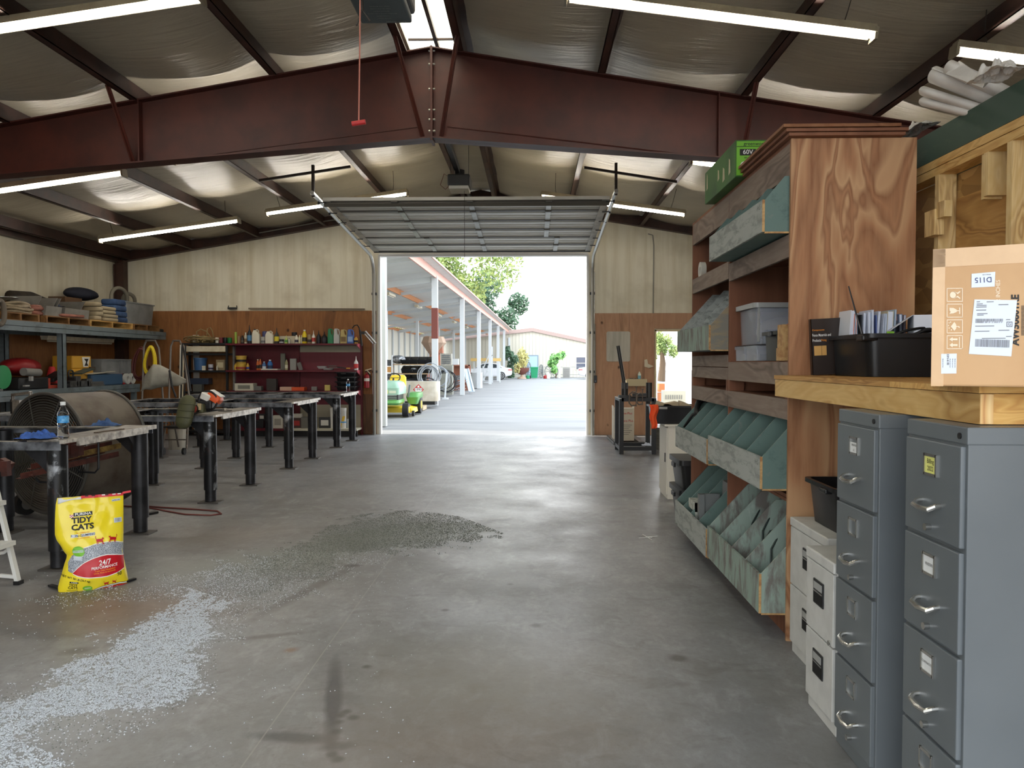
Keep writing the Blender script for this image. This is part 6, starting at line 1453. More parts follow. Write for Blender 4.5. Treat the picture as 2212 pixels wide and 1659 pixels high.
q3.use(mat('tan photo', C(206, 160, 92), .5)).box(.012, .05, -.002, -.0005, .1, .15).box(.052, .075, -.002, -.0005, .1, .15); q3.build('printing', t)
GBK = 'catalogues standing in the black tub'
zz = DKZ + .012
x = 1.57; rr = random.Random(8)
cols = [((228, 232, 240), .022, .24, 'thick white paged catalogue next to the dark brown one'), ((226, 150, 130), .014, .225, 'salmon pink catalogue, nearest the dark brown one'), ((126, 144, 168), .012, .226, 'slate blue catalogue beside the nearest pink one'), ((200, 210, 228), .009, .228, None), ((40, 44, 52), .006, .222, 'thin black catalogue among the pale ones'), ((206, 214, 232), .011, .23, None), ((150, 170, 206), .007, .228, 'thin periwinkle catalogue among the pale ones'), ((214, 220, 234), .012, .233, None), ((210, 216, 230), .01, .24, None), ((196, 204, 222), .012, .236, None), ((90, 110, 170), .005, .22, 'thin royal blue catalogue among the pale ones'), ((206, 214, 230), .012, .226, None), ((176, 188, 206), .01, .226, 'grey blue catalogue before the cream folder'), ((206, 200, 176), .03, .236, 'cream folder standing in the black tub'), ((168, 188, 206), .008, .242, 'pale blue sleeve beside the cream folder'), ((60, 64, 72), .006, .2, 'thin charcoal catalogue beside the pale blue sleeve'), ((226, 146, 128), .014, .225, 'salmon pink catalogue past the cream folder'), ((120, 134, 160), .016, .224, 'slate blue catalogue past the cream folder'), ((150, 140, 156), .012, .222, 'mauve grey catalogue before the white carton')]
for col, w_, h, lb in cols:
    book(x, 3.9 + rr.uniform(-.01, .02), w_, .15, h * 1.32, col, 'catalogue', lb or 'pale thin catalogue standing in the black tub', GBK, tilt=rr.uniform(-.04, .08), z=zz, page=(214, 222, 238))
    x += w_ + .004
one(MB(mat('black cable', C(20, 20, 22), .3)).tube([P(1833, 618, 3.75), P(1850, 680, 3.75), P(1862, 722, 3.74), P(1866, 745, 3.74)], [.003, .004, .006, .006], 6), 'black_whip', 'thin black whip sticking up from the tub of catalogues', 'rod')
w = MB(mat('black cable', C(20, 20, 22), .3)); rr = random.Random(12)
for k in range(11):
    c = V((1.86 + rr.uniform(-.07, .07), 3.72 + rr.uniform(-.05, .05), DKZ + .185 + rr.uniform(-.02, .015))); a_, b_ = rr.uniform(.1, .2), rr.uniform(.05, .09)
    w.tube([c + V((a_ * math.cos(q), b_ * math.sin(q), .035 * math.cos(q + .4) + .012 * math.sin(3 * q))) for q in (6.283 * j / 26 for j in range(26))], .0065, 6, closed=True)
one(w, 'cable_bundle', 'glossy black cable bundle heaped over the tub rim', 'cable', smooth=2)
t = thing('white_carton', (1.98, 3.72, DKZ + .05), 'white open carton in the black tub behind the cables', 'box')
w = MB(mat('white card', C(222, 226, 236), .6)); w.M = Matrix.Translation((1.93, 3.76, DKZ + .05)) @ Matrix.Rotation(R(-20), 4, 'Z'); w.box(-.1, .18, -.12, -.116, 0, .24).box(-.1, -.096, -.12, .12, 0, .24).box(-.1, .18, .1, .104, 0, .24); w.build('carton_body', t)
w2 = MB(mat('white card', C(222, 226, 236), .6)); w2.M = w.M; w2.add([(-.1, -.12, .24), (-.1, .12, .24), (-.2, .1, .17), (-.2, -.11, .165)], [(0, 1, 2, 3)]); w2.build('flap', t, solid=.002)
one(MB(mat('lime tag', C(150, 210, 70), .5)).box(1.7, 1.735, 3.74, 3.742, DKZ + .19, DKZ + .215), 'lime_tag', 'small lime tag poking over the tub rim', 'tag')

# big carton, turned towards the viewer
CARD = mat('brown corrugated card', C(206, 166, 122), .6, var=C(196, 154, 110), vs=3)
TAPE = mat('shiny packing tape', C(204, 164, 116), .2, var=C(212, 172, 124), vs=10, coat=.4)
c0 = V((1.128, 2.205, DKZ)); eu = V((math.cos(R(28)), -math.sin(R(28)), 0)); en = V((eu.y, -eu.x, 0))
BH = .384
t = thing('big_carton', (c0 + eu * .28 - en * .2), 'big brown shipping carton with taped edges on the pine worktop', 'box')
def bx(mb, u0, u1, d0, d1, z0, z1):
    pts = [c0 + eu * u - en * d + V((0, 0, z)) for z in (z0, z1) for u, d in ((u0, d0), (u1, d0), (u1, d1), (u0, d1))]
    return mb.add(pts, [(0, 3, 2, 1), (4, 5, 6, 7), (0, 1, 5, 4), (1, 2, 6, 5), (2, 3, 7, 6), (3, 0, 4, 7)])
bx(MB(CARD), 0, .56, 0, .40, 0, BH).build('carton_body', t, bevel=.006)
w = MB(TAPE); bx(w, -.0008, .5608, -.0008, .06, BH - .05, BH + .0006); bx(w, -.0008, .03, -.0008, .3, .0, BH); w.build('tape', t)
def BF(px, py, off=.0012):
    n_ = en; r = ray(px, py); k = n_.dot(c0 - V((0, 0, EYE))) / n_.dot(r); return V((0, 0, EYE)) + r * k + n_ * off
Zb = lambda x, y: (2000 + x / 4.88, 510 + y / 4.88)
def bq(w, m, pts, off=.0016): w.use(m); w.add([BF(*Zb(x, y), off) for x, y in pts], [tuple(range(len(pts)))])
LABW = mat('white label', C(224, 232, 246), .5); GI = mat('grey label ink', C(120, 124, 132), .6); CREAM = mat('cream ink', C(240, 222, 196), .6)
w = MB(LABW); bq(w, LABW, [(512, 668), (962, 676), (900, 1268), (452, 1242)]); bq(w, LABW, [(482, 398), (732, 376), (726, 532), (480, 545)]); bq(w, LABW, [(162, 1242), (326, 1238), (322, 1448), (160, 1450)]); w.build('paper_label', t, normals=False)
w = MB(INK)
def bt(body, x, y, size, m, ang=0, off=.0024, sx=1, align='CENTER', bold=.01):
    ca, sa = math.cos(R(ang)), math.sin(R(ang)); w.use(m)
    w.text(body, size, lambda a, b: BF(*Zb(x + a * ca - b * sa, y - a * sa - b * ca), off), align, sx, .035 if size > 100 else bold)
bt('D115', 605, 460, 78, mat('grey blue ink', C(84, 92, 130), .6), 183, sx=1.05); bt('delivery order', 640, 408, 16, GI, 183)
bt('AW50801RE', 945, 885, 112, INK, 90, .0014, .9); bt('12 INCHES', 762, 590, 64, CREAM, 90, .0014, .85)
bt('IIIIIIIIIIIIIIIIIIIIIIII', 1022, 890, 46, INK, 90, .0014, 1.15)
bt('33N-618I', 232, 1300, 30, INK, 270); 
for i in range(4): bt('Model size item', 180 + i * 26 + (50 if i else 0), 1340, 15, GI, 270)
for y, x0, x1 in ((690, 535, 570), (712, 535, 600), (728, 535, 640), (745, 530, 640), (778, 530, 635), (815, 540, 650), (830, 540, 610), (690, 640, 715), (720, 765, 870), (945, 520, 720), (1000, 515, 670), (990, 765, 880), (1055, 845, 905), (878, 845, 890), (1075, 590, 840)):
    bq(w, GI, [(x0, y), (x1, y - 2), (x1, y + 6), (x0, y + 8)], .0024)
rr = random.Random(2); x = 522
while x < 880:
    k = rr.choice((3, 4, 6, 9)); dy = -(x - 522) * -.03
    bq(w, GI, [(x, 1085 + dy), (x + k, 1085 + dy), (x + k - 3, 1165 + dy), (x - 3, 1165 + dy)], .0024); x += k + rr.choice((3, 4, 5))
x = 525
while x < 812:
    k = rr.choice((4, 7, 10)); bq(w, GI, [(x, 872), (x + k, 872), (x + k, 872 + rr.choice((20, 44, 44))), (x, 872 + 44)], .0024); x += k + 5
for a in ((850, 902, 912, 956),):
    x0, y0, x1, y1 = a
    for q in ([(x0, y0), (x1, y0), (x1, y0 + 7), (x0, y0 + 7)], [(x0, y1 - 7), (x1, y1 - 7), (x1, y1), (x0, y1)], [(x0, y0), (x0 + 7, y0), (x0 + 7, y1), (x0, y1)], [(x1 - 7, y0), (x1, y0), (x1, y1), (x1 - 7, y1)]): bq(w, GI, q, .0024)
bt('G', 881, 930, 44, GI)
for k, y0 in enumerate((548, 714, 880, 1046)):
    x0, x1, y1 = 219, 388, y0 + 146
    for q in ([(x0, y0), (x1, y0 - 2), (x1, y0 + 6), (x0, y0 + 8)], [(x0, y1 - 8), (x1, y1 - 10), (x1, y1 - 2), (x0, y1)], [(x0, y0), (x0 + 8, y0), (x0 + 8, y1), (x0, y1)], [(x1 - 8, y0), (x1, y0), (x1, y1), (x1 - 8, y1)]): bq(w, CREAM, q, .0014)
    yc = (y0 + y1) / 2
    if k == 0:
        bq(w, CREAM, [(285 + 32 * math.cos(q), yc + 34 * math.sin(q)) for q in (6.283 * j / 18 for j in range(18))], .0014)
        for s in (-1, 1): bq(w, CREAM, [(290, yc + s * 40), (330, yc + s * 24), (362, yc + s * 44), (362, yc + s * 30), (334, yc + s * 8), (322, yc + s * 18), (312, yc + s * 34)], .0014)
    if k == 1: bq(w, CREAM, [(248, yc - 32), (290, yc - 30), (324, yc - 12), (326, yc + 12), (290, yc + 28), (248, yc + 32), (262, yc + 10), (250, yc)], .0014); bq(w, CREAM, [(324, yc - 5), (350, yc - 5), (350, yc - 34), (362, yc - 34), (362, yc + 34), (350, yc + 34), (350, yc + 5), (324, yc + 5)], .0014)
    if k == 2:
        bq(w, CREAM, [(262, yc), (300, yc - 48), (318, yc - 24), (322, yc), (318, yc + 24), (300, yc + 46)], .0014); bq(w, CREAM, [(322, yc - 4), (350, yc - 4), (358, yc + 8), (352, yc + 18), (345, yc + 12), (342, yc + 4), (322, yc + 4)], .0014)
        for dx, dy in ((-40, -38), (-46, -10), (-40, 16), (-16, 36), (-24, -46)): bq(w, CREAM, [(285 + dx + 6 * math.cos(q), yc + dy + 8 * math.sin(q)) for q in (6.283 * j / 8 for j in range(8))], .0014)
    if k == 3:
        for s in (-1, 1): bq(w, CREAM, [(246, yc + s * 30), (282, yc + s * 30 - 24), (282, yc + s * 30 - 10), (334, yc + s * 30 - 10), (334, yc + s * 30 + 10), (282, yc + s * 30 + 10), (282, yc + s * 30 + 24)], .0014)
        bq(w, CREAM, [(348, yc - 56), (358, yc - 56), (358, yc + 56), (348, yc + 56)], .0014)
w.build('printing', t, normals=False)

# ================================================================ filing cabinets
CABF = mat('grey cabinet enamel', C(104, 110, 114), .36, var=C(98, 104, 108), vs=2)
CHR = mat('chrome pull', C(206, 206, 202), .2, .95)
CARDW = mat('label card', C(226, 228, 228), .7); NOTE = mat('yellow note', C(226, 226, 130), .7)
def cabinet(x0, y0, y1, h, lbl, cards, dep=.66, lock=True, knob=(), open_=()):
    t = thing('filing_cabinet', (x0 + dep / 2, (y0 + y1) / 2, 0), lbl, 'filing cabinet', 'grey four drawer filing cabinets')
    MB(CABF).box(x0, x0 + dep, y0, y1, 0, h - .048).build('body', t, bevel=.003)
    MB(CABF).box(x0 - .004, x0 + dep + .002, y0 - .003, y1 + .003, h - .05, h).build('top_cap', t, bevel=.004)
    zt_ = h - .055; dh = (zt_ - .055) / 4; yc = (y0 + y1) / 2; wd = y1 - y0
    for i in range(4):
        z1 = zt_ - dh * i; z0 = z1 - dh + .012
        d = MB(CABF).box(x0 - .014, x0 + .01, y0 + .012, y1 - .012, z0, z1).build('drawer', t, bevel=.004)
        zc = z0 + dh * .30
        MB(CHR).tube([(x0 - .012, yc + .055, zc + .012), (x0 - .03, yc + .055, zc + .01), (x0 - .043, yc + .046, zc), (x0 - .047, yc, zc - .004), (x0 - .043, yc - .046, zc), (x0 - .03, yc - .055, zc + .01), (x0 - .012, yc - .055, zc + .012)], [.008, .008, .0085, .009, .0085, .008, .008], 8).build('handle', d, smooth=True)
        zl = z0 + dh * .72; a, b = .034, .029
        q = MB(CHR)
        for y_, z_, dy, dz in ((yc, zl + b, a, .004), (yc, zl - b, a, .004), (yc - a, zl, .004, b + .004), (yc + a, zl, .004, b + .004)): q.box(x0 - .02, x0 - .014, y_ - dy, y_ + dy, z_ - dz, z_ + dz)
        q.build('label_holder', d)
        if cards[i]:
            m, lines = cards[i]; q = MB(m).box(x0 - .0165, x0 - .0145, yc - .031, yc + .031, zl - .025, zl + (.025 if i or m is NOTE else .012)); q.use(INK)
            for k, (tx, sz, zo) in enumerate(lines): q.text(tx, sz, lambda aa, bb, zo=zo: (x0 - .0172, yc - aa, zl + zo + bb), sx=.85)
            q.build('label_card', d)
        if i in knob: MB(CHR).cyl((x0 - .014, yc + .0, z0 + .03), (x0 - .032, yc, z0 + .03), .009, .011, seg=12).build('latch_knob', d, smooth=True)
    MB(BLK).cyl((x0 - .004, y0 + .035, h - .027), (x0 - .0075, y0 + .035, h - .027), .009).build('lock', t)
    return t
cabinet(1.205, 2.695, 3.04, 1.318, 'grey filing cabinet further from the viewer with an open rows of blank label frames', [(CARDW, [('OPEN POS', .011, .002), ('AZ', .011, -.016)]), None, None, None], knob=(1, 3))
cabinet(1.215, 2.17, 2.51, 1.318, 'grey filing cabinet nearest the viewer with a yellow note in its top label frame', [(NOTE, [('Billing', .02, .010), ('2022', .02, -.012)]), (CARDW, [('VENDORS', .012, 0)]), (CARDW, [('CONTRACTOR', .0105, 0)]), None], knob=(0, 1, 2))
for o in COL.objects:
    if o.get('label', '').startswith('grey filing cabinet further'): o['label'] = 'grey filing cabinet with mostly empty label frames, further from the viewer'
WC = mat('off white cabinet enamel', C(206, 206, 202), .45, var=C(196, 196, 192), vs=14)
def white_cab(x0, y0, y1, h, lbl):
    t = thing('white_cabinet', (x0 + .3, (y0 + y1) / 2, 0), lbl, 'filing cabinet', 'white two drawer filing cabinets')
    MB(WC).box(x0 + .012, x0 + .62, y0, y1, .0, h - .04).build('body', t, bevel=.003); MB(WC).box(x0 - .004, x0 + .625, y0 - .003, y1 + .003, h - .045, h).build('top_cap', t, bevel=.006)
    for i in range(2):
        z1 = h - .048 - i * (h - .1) / 2; z0 = z1 - (h - .1) / 2 + .006
        d = MB(WC).box(x0 - .002, x0 + .012, y0 + .004, y1 - .004, z0, z1).build('drawer', t, bevel=.003)
        yc = (y0 + y1) / 2; zc = (z0 + z1) / 2 + .03
        q = MB(BLK).box(x0 - .008, x0 - .002, yc - .055, yc + .055, zc - .052, zc + .052); q.build('handle', d, bevel=.003)
        q = MB(mat('silver insert', C(186, 188, 186), .35, .4)).box(x0 - .0095, x0 - .008, yc - .044, yc + .044, zc + .012, zc + .042); q.use(mat('recess black', C(8, 8, 8), .6)).box(x0 - .009, x0 - .008, yc - .046, yc + .046, zc - .044, zc - .004); q.use(CHR).box(x0 - .0098, x0 - .008, yc - .046, yc + .046, zc + .0, zc + .006); q.build('label_insert', d)
    if y0 < 3.2: MB(CHR).cyl((x0 - .002, y0 + .03, .37), (x0 - .01, y0 + .03, .37), .011).build('lock', t)
white_cab(1.20, 3.065, 3.37, .70, 'off white two drawer cabinet standing against the grey cabinets')
white_cab(1.34, 3.5, 4.0, .70, 'off white two drawer cabinet by the plywood panel carrying the black tub')
t = thing('black_tub', (1.62, 3.72, .7), 'empty black tub standing on the off white cabinet beside the plywood panel', 'tub')
w = MB(BT); w.M = Matrix.Translation((1.63, 3.74, .702)); tub(w, .5, .42, .215, .84, .02, .006, .04).build('body', t, smooth=True)
MB(BT).box(1.37, 1.42, 3.62, 3.7, .88, .905).build('grip', t, bevel=.006)

# ================================================================ green trays and drawings on the partition
DG = painted('dark green tray paint', C(52, 78, 66), C(66, 88, 74), .62, 8, (1, .3, 1))
for y0, y1, lb in ((3.37, 4.62, 'dark green wooden tray on the partition top by the plywood shelving'), (1.9, 3.35, 'dark green wooden tray on the partition top holding rolled drawings, nearest the viewer')):
    t = thing('green_tray', (2.35, (y0 + y1) / 2, 2.556), lb, 'tray', 'green trays along the partition top')
    MB(DG).box(2.098, 2.112, y0, y1, 2.556, 2.71).build('front', t); MB(DG).box(2.112, 2.7, y0, y1, 2.556, 2.57).build('bottom', t); MB(DG).box(2.69, 2.7, y0, y1, 2.57, 2.95).build('back', t)
    n_ = 5
    for i in range(n_ + 1):
        y = lerp(y0 + .006, y1 - .006, i / n_); MB(DG).prism([(2.112, 2.57), (2.112, 2.70), (2.5, 2.93), (2.69, 2.95), (2.69, 2.57)], 'y', y - .005, y + .005).build('divider', t)
PAP = mat('drawing paper', C(222, 218, 212), .8, var=C(206, 200, 192), vs=6)
def roll(a, b, r, lbl, flat=.55, seed=0, n=14):
    a, b = V(a), V(b); w = MB(PAP); d = (b - a).normalized(); s = d.cross(V((0, 0, 1))).normalized(); u = s.cross(d)
    def fn(p, q):
        th = q * 2.35 * math.pi + seed; rr_ = r * (1 - .18 * q); return a + (b - a) * p + s * (rr_ * math.cos(th)) + u * (rr_ * flat * math.sin(th) + r * flat)
    w.grid(fn, 6, 30); return one(w, 'rolled_drawing', lbl, 'paper roll', 'paper drawings in the green trays', smooth=2, normals=False, solid=.001)
Q = lambda px, py, y: P(px, py, y)
roll(Q(1992, 230, 4.05), Q(2140, 268, 3.75), .05, 'lowest rolled drawing, crumpled at its end over the green tray', .5, 1)
roll(Q(1990, 207, 4.0), Q(2160, 262, 3.72), .055, 'lavender white flattened roll in the middle of the drawings', .45, 2)
roll(Q(2006, 180, 3.95), Q(2180, 250, 3.7), .07, 'widest rolled drawing with a thin border line across it', .6, .4)
roll(Q(2040, 160, 3.85), Q(2190, 232, 3.65), .06, 'rolled drawing under the peaked folded sheet', .6, 3)
w = MB(PAP).add([Q(2043, 160, 3.8), Q(2072, 132, 3.8), Q(2132, 172, 3.5), Q(2122, 190, 3.5)], [(0, 1, 2, 3)]).add([Q(2072, 132, 3.8), Q(2076, 134, 3.84), Q(2138, 176, 3.6), Q(2124, 190, 3.52)], [(0, 1, 2, 3)])
one(w, 'folded_sheet', 'peaked folded paper sheet on top of the rolled drawings', 'paper', solid=.003, normals=False)
w = rag(Q(2150, 168, 3.4), .07, .1, .08, 6, PAP); one(w, 'crumpled_paper', 'crumpled paper at the near end of the rolled drawings', 'paper', smooth=2, normals=False, solid=.002)
w = rag(Q(1980, 285, 4.4), .05, .14, .06, 8, PAP); one(w, 'crumpled_paper', 'small crumpled paper lying low in the tray by the plywood shelving', 'paper', smooth=2, normals=False, solid=.002)

# ================================================================ things past the shelving
b_black = mat('black bin plastic', C(28, 29, 31), .4)
for k, (z, h, lb) in enumerate(((0, .30, 'lower black storage bin behind the far end of the bin shelving'), (.302, .28, 'upper black storage bin stacked behind the far end of the bin shelving'))):
    t = thing('storage_bin', (1.62, 7.5, z), lb, 'bin', 'stacked black storage bins')
    w = MB(b_black); w.M = Matrix.Translation((1.62, 7.45, z)); w.rings_rr([(0, 0, 0, .2, .24, .04), (0, 0, h - .05, .23, .27, .04), (0, 0, h - .048, .25, .29, .04), (0, 0, h, .25, .29, .04)]); w.build('body', t, smooth=True)
    MB(b_black).box(1.355, 1.375, 7.38, 7.52, z + h - .09, z + h - .05).build('grip', t, bevel=.004)
t = thing('white_locker', (1.85, 8.6, 0), 'narrow white cabinet standing past the bin shelving under the black tub', 'cabinet')
x0 = P(1443, 915, 8.4).x
MB(PAINTW).box(x0, x0 + .6, 8.4, 8.9, 0, .8).build('body', t, bevel=.004); MB(PAINTW).box(x0 - .012, x0, 8.42, 8.88, .05, .78).build('door', t); MB(BLK).box(x0 - .02, x0 - .012, 8.48, 8.5, .4, .5).build('handle', t)
MB(PAINTW).box(x0 - .04, x0 + .6, 8.38, 8.9, .8, .82).build('top_board', t)
t = thing('black_tub', (1.65, 8.6, .82), 'black tub of scraps on the white cabinet before the bright side doorway', 'tub')
xa, xb_ = P(1411, 880, 8.5).x, P(1500, 880, 8.5).x
w = MB(BT); w.M = Matrix.Translation(((xa + xb_) / 2 + .02, 8.62, .822)); tub(w, xb_ - xa + .1, .4, .2, .86, .02).build('body', t, smooth=True)
MB(mat('grey tub grip', C(150, 150, 148), .5)).box(xa + .02, xa + .14, 8.405, 8.42, .985, 1.01).build('grip', t, bevel=.004)
w = MB(mat('cardboard scrap', C(176, 160, 132), .7))
for k, (x, a) in enumerate(((.1, .3), (.22, -.2), (.33, .4))): w.M = Matrix.Translation((xa + x, 8.6, .9)) @ Matrix.Rotation(a, 4, 'Y'); w.box(-.08, .08, -.1, .1, 0, .15)
one(w, 'card_scraps', 'cardboard scraps poking out of the black tub by the doorway', 'scrap')
t = thing('press_stand', (1.62, 13.0, 0), 'black square tube stand with clamps and a tall pipe bender lever', 'stand')
TBK = mat('black square tube', C(34, 34, 36), .4, .2)
PX0, PX1, PYa, PYb, PZ = P(1342, 960, 12.55).x, P(1412, 960, 12.55).x, 12.55, 13.2, .86
for x in (PX0, PX1):
    for y in (PYa, PYb): MB(TBK).box(x - .035, x + .035, y - .035, y + .035, 0, PZ).build('leg', t)
    MB(TBK).box(x - .03, x + .03, PYa, PYb, .06, .12).box(x - .035, x + .035, PYa - .035, PYb + .035, PZ, PZ + .05).build('rail', t)
for y in (PYa, PYb): MB(TBK).box(PX0, PX1, y - .03, y + .03, .06, .12).box(PX0, PX1, y - .035, y + .035, PZ, PZ + .05).build('rail', t)
MB(mat('pale stand corner', C(206, 206, 202), .5)).box(PX0 - .037, PX0 + .0, PYa - .037, PYb, PZ + .04, PZ + .052).build('worn_corner', t)
c = V((PX0 + .07, 12.7, PZ + .05)); LV = mat('dark pipe', C(58, 58, 58), .4, .4)
MB(LV).cbox(c + V((0, 0, .02)), (.2, .14, .05)).cyl(c, c + V((0, 0, .24)), .055).cbox(c + V((0, 0, .2)), (.1, .1, .1)).build('clamp_base', t)
MB(LV).cyl(c + V((-.01, 0, .24)), P(1335, 747, 12.7), .03, seg=12).build('lever', t, smooth=True)
MB(LV).cyl(V((PX1 - .05, 12.75, PZ + .05)), V((PX1 - .05, 12.75, PZ + .3)), .05).build('roller', t, smooth=True)
MB(LV).bar((PX0 + .2, 12.75, PZ + .1), (PX1 - .08, 12.75, PZ + .1), .06, .05).build('bar', t)
CLM = mat('clamp iron', C(110, 100, 90), .45, .5)
for px, s, lb in ((1367, 1, 'larger iron C clamp hanging on the black stand'), (1382, .8, 'smaller iron C clamp hanging on the black stand')):
    c = P(px, 862, 12.5); w = MB(CLM).tube([c + V((.06 * s, 0, .1 * s)), c + V((0, 0, .12 * s)), c + V((-.05 * s, 0, .08 * s)), c + V((-.06 * s, 0, -.06 * s)), c + V((-.02 * s, 0, -.11 * s)), c + V((.05 * s, 0, -.1 * s))], .012, 8).cyl(c + V((.055 * s, 0, -.12 * s)), c + V((.055 * s, 0, .2 * s)), .008).cyl(c + V((.03 * s, 0, .2 * s)), c + V((.08 * s, 0, .2 * s)), .006)
    one(w, 'c_clamp', lb, 'clamp', 'C clamps on the black stand')
one(MB(mat('orange mesh', C(240, 88, 40), .8)).grid(lambda u, v: P(lerp(1403 + 3 * v, 1421 - 4 * v * v, u) + 2 * math.sin(9 * v), lerp(874, 926, v), 8.36 + .025 * math.sin(7 * u + 2 * v)), 12, 16), 'orange_vest', 'bright orange mesh vest hanging from the rim of the black scrap tub', 'vest', smooth=2, normals=False, solid=.004)
one(rag((P(1398, 952, 12.6).x, 12.6, .13), .09, .05, .05, 5, mat('white blue cloth', C(206, 212, 224), .9)), 'white_rag', 'white and blue rag on the bottom rail of the black stand', 'rag', smooth=2, normals=False, solid=.003)
t = thing('print_carton', (P(1347, 940, 14.6).x, 14.6, 0), 'white carton with red print standing on the floor behind the black stand', 'box')
a, b = P(1326, 900, 14.4).x, P(1370, 900, 14.4).x; h = .63
w = MB(mat('white carton card', C(214, 204, 184), .7)).box(a, b, 14.4, 14.75, .03, h); w.build('carton_body', t)
MB(mat('white carton card', C(214, 204, 184), .7)).box(a - .004, a, 14.42, 14.74, h, h + .05).box(b, b + .004, 14.42, 14.74, h, h + .05).build('flap', t)
w = MB(REDI); Fc = lambda x, z: (lambda p, q: (x + p, 14.397, z + q))
w.text('Silicone Plus', .06, Fc((a + b) / 2 + .01, .54), sx=.95); w.text('Silicone Plus', .06, Fc((a + b) / 2 + .03, .40), sx=.95)
w.add([(a + .02, 14.397, .28), (a + .07, 14.397, .33), (a + .07, 14.397, .38), (a + .03, 14.397, .41)], [(0, 1, 2, 3)]); w.use(INK)
for k in range(6): w.box(a + .12, b - .04 - .03 * (k % 3), 14.396, 14.398, .32 - k * .035, .326 - k * .035)
w.build('printing', t)
for x, lb in ((1322, 'steel channel end on the floor beside the white carton, nearer the big doorway'), (1373, 'steel channel end on the floor beside the white carton, nearer the side doorway')):
    p = G(x, 952); one(MB(mat('channel steel', C(120, 118, 114), .45, .5)).box(p.x - .05, p.x + .05, 13.9, 15.2, 0, .006).box(p.x - .05, p.x - .044, 13.9, 15.2, 0, .06).box(p.x + .044, p.x + .05, 13.9, 15.2, 0, .06).box(p.x - .05, p.x + .05, 13.9, 15.2, .055, .06), 'steel_channel', lb, 'steel channel', 'steel channels on the floor')
t = thing('metal_can', (P(1440, 950, 13.2).x, 13.2, 0), 'dull silver metal drum on the floor by the side doorway', 'drum')
MB(mat('dull tin', C(150, 146, 136), .4, .5, var=C(120, 116, 106), vs=4, vst=(.5, .5, 6))).lathe([(.2, 0), (.205, .01), (.2, .03), (.2, .36), (.207, .375), (.2, .39), (.19, .385)], (P(1440, 950, 13.2).x, 13.2, 0), 28).build('body', t, smooth=True)
a, b = P(1310, 716, 15.84), P(1361, 781, 15.84)
t = thing('white_board', (a.x, 15.83, b.z), 'blank grey white panel with rounded corners on the plywood wall', 'panel')
w = MB(mat('grey white panel', C(190, 184, 168), .5, var=C(170, 164, 148), vs=4, vst=(3, 1, .3))); r_ = .04
q = []
for cx_, cz_, a0 in ((b.x - r_, a.z - r_, 0), (a.x + r_, a.z - r_, 90), (a.x + r_, b.z + r_, 180), (b.x - r_, b.z + r_, 270)): q += [(p[0], p[2]) for p in arc((cx_, 0, cz_), r_, a0, a0 + 90, 5)]
w.prism(q, 'y', 15.825, 15.838).build('panel_sheet', t)
t = thing('wall_shelf', (P(1375, 830, 15.7).x, 15.7, P(1375, 830, 15.7).z), 'small wooden wall shelf with hardware above the black stand', 'shelf')
a, b = P(1353, 822, 15.55), P(1398, 834, 15.55); MB(mat('pale shelf wood', C(196, 180, 144), .6)).box(a.x, b.x, 15.55, 15.84, b.z, a.z).box(a.x, b.x, 15.56, 15.58, a.z, a.z + .03).build('board', t)
one(MB(mat('dark hardware', C(78, 78, 80), .5, .4, var=C(140, 140, 140), vs=40)).grid(lambda u, v: (lerp(a.x + .04, b.x - .03, u), lerp(15.6, 15.82, v), a.z + .012 + .05 * abs(noise.noise((u * 9, v * 5, 1)))), 24, 10), 'loose_hardware', 'loose dark fasteners piled on the small wall shelf', 'hardware', kind='stuff', normals=False)
p = P(1381, 819, 15.65); t = thing('glue_bottle', (p.x, 15.65, a.z), 'pale blue and cream bottle standing on the small wall shelf', 'bottle')
MB(mat('cream bottle', C(206, 214, 200), .4)).lathe([(v_[0], v_[1]) for v_ in bottle_prof(.032, .2, .3)], (p.x, 15.65, a.z), 14).build('body', t, smooth=True); MB(mat('teal label', C(110, 160, 176), .5)).ring([[(p.x + .033 * math.cos(q), 15.65 + .033 * math.sin(q), a.z + z) for q in (6.283 * j / 14 for j in range(14))] for z in (.03, .1)], cap=False).build('label_band', t)
w = MB(mat('notice paper', C(216, 204, 178), .8)).add([P(1392, 777, 15.83), P(1398, 776, 15.83), P(1400, 786, 15.83), P(1412, 791, 15.8), P(1402, 795, 15.8), P(1392, 792, 15.83)], [(0, 1, 2, 3, 4, 5)])
one(w, 'paper_notice', 'bent paper notice pinned beside the side doorway', 'paper', solid=.002, normals=False)
t = thing('door_control', P(1286, 820, 15.8), 'dark push button box with conduit beside the overhead door', 'switch box')
p = P(1286, 819, 15.79); MB(mat('dark switch box', C(50, 54, 60), .5)).cbox(p, (.06, .06, .15)).build('box', t, bevel=.005); MB(mat('switch button', C(120, 124, 130), .5)).cyl(p + V((0, -.03, -.04)), p + V((0, -.036, -.04)), .012).build('button', t)
MB(CONDUIT).cyl(p + V((0, 0, .07)), P(1285, 700, 15.79), .012).build('conduit', t)
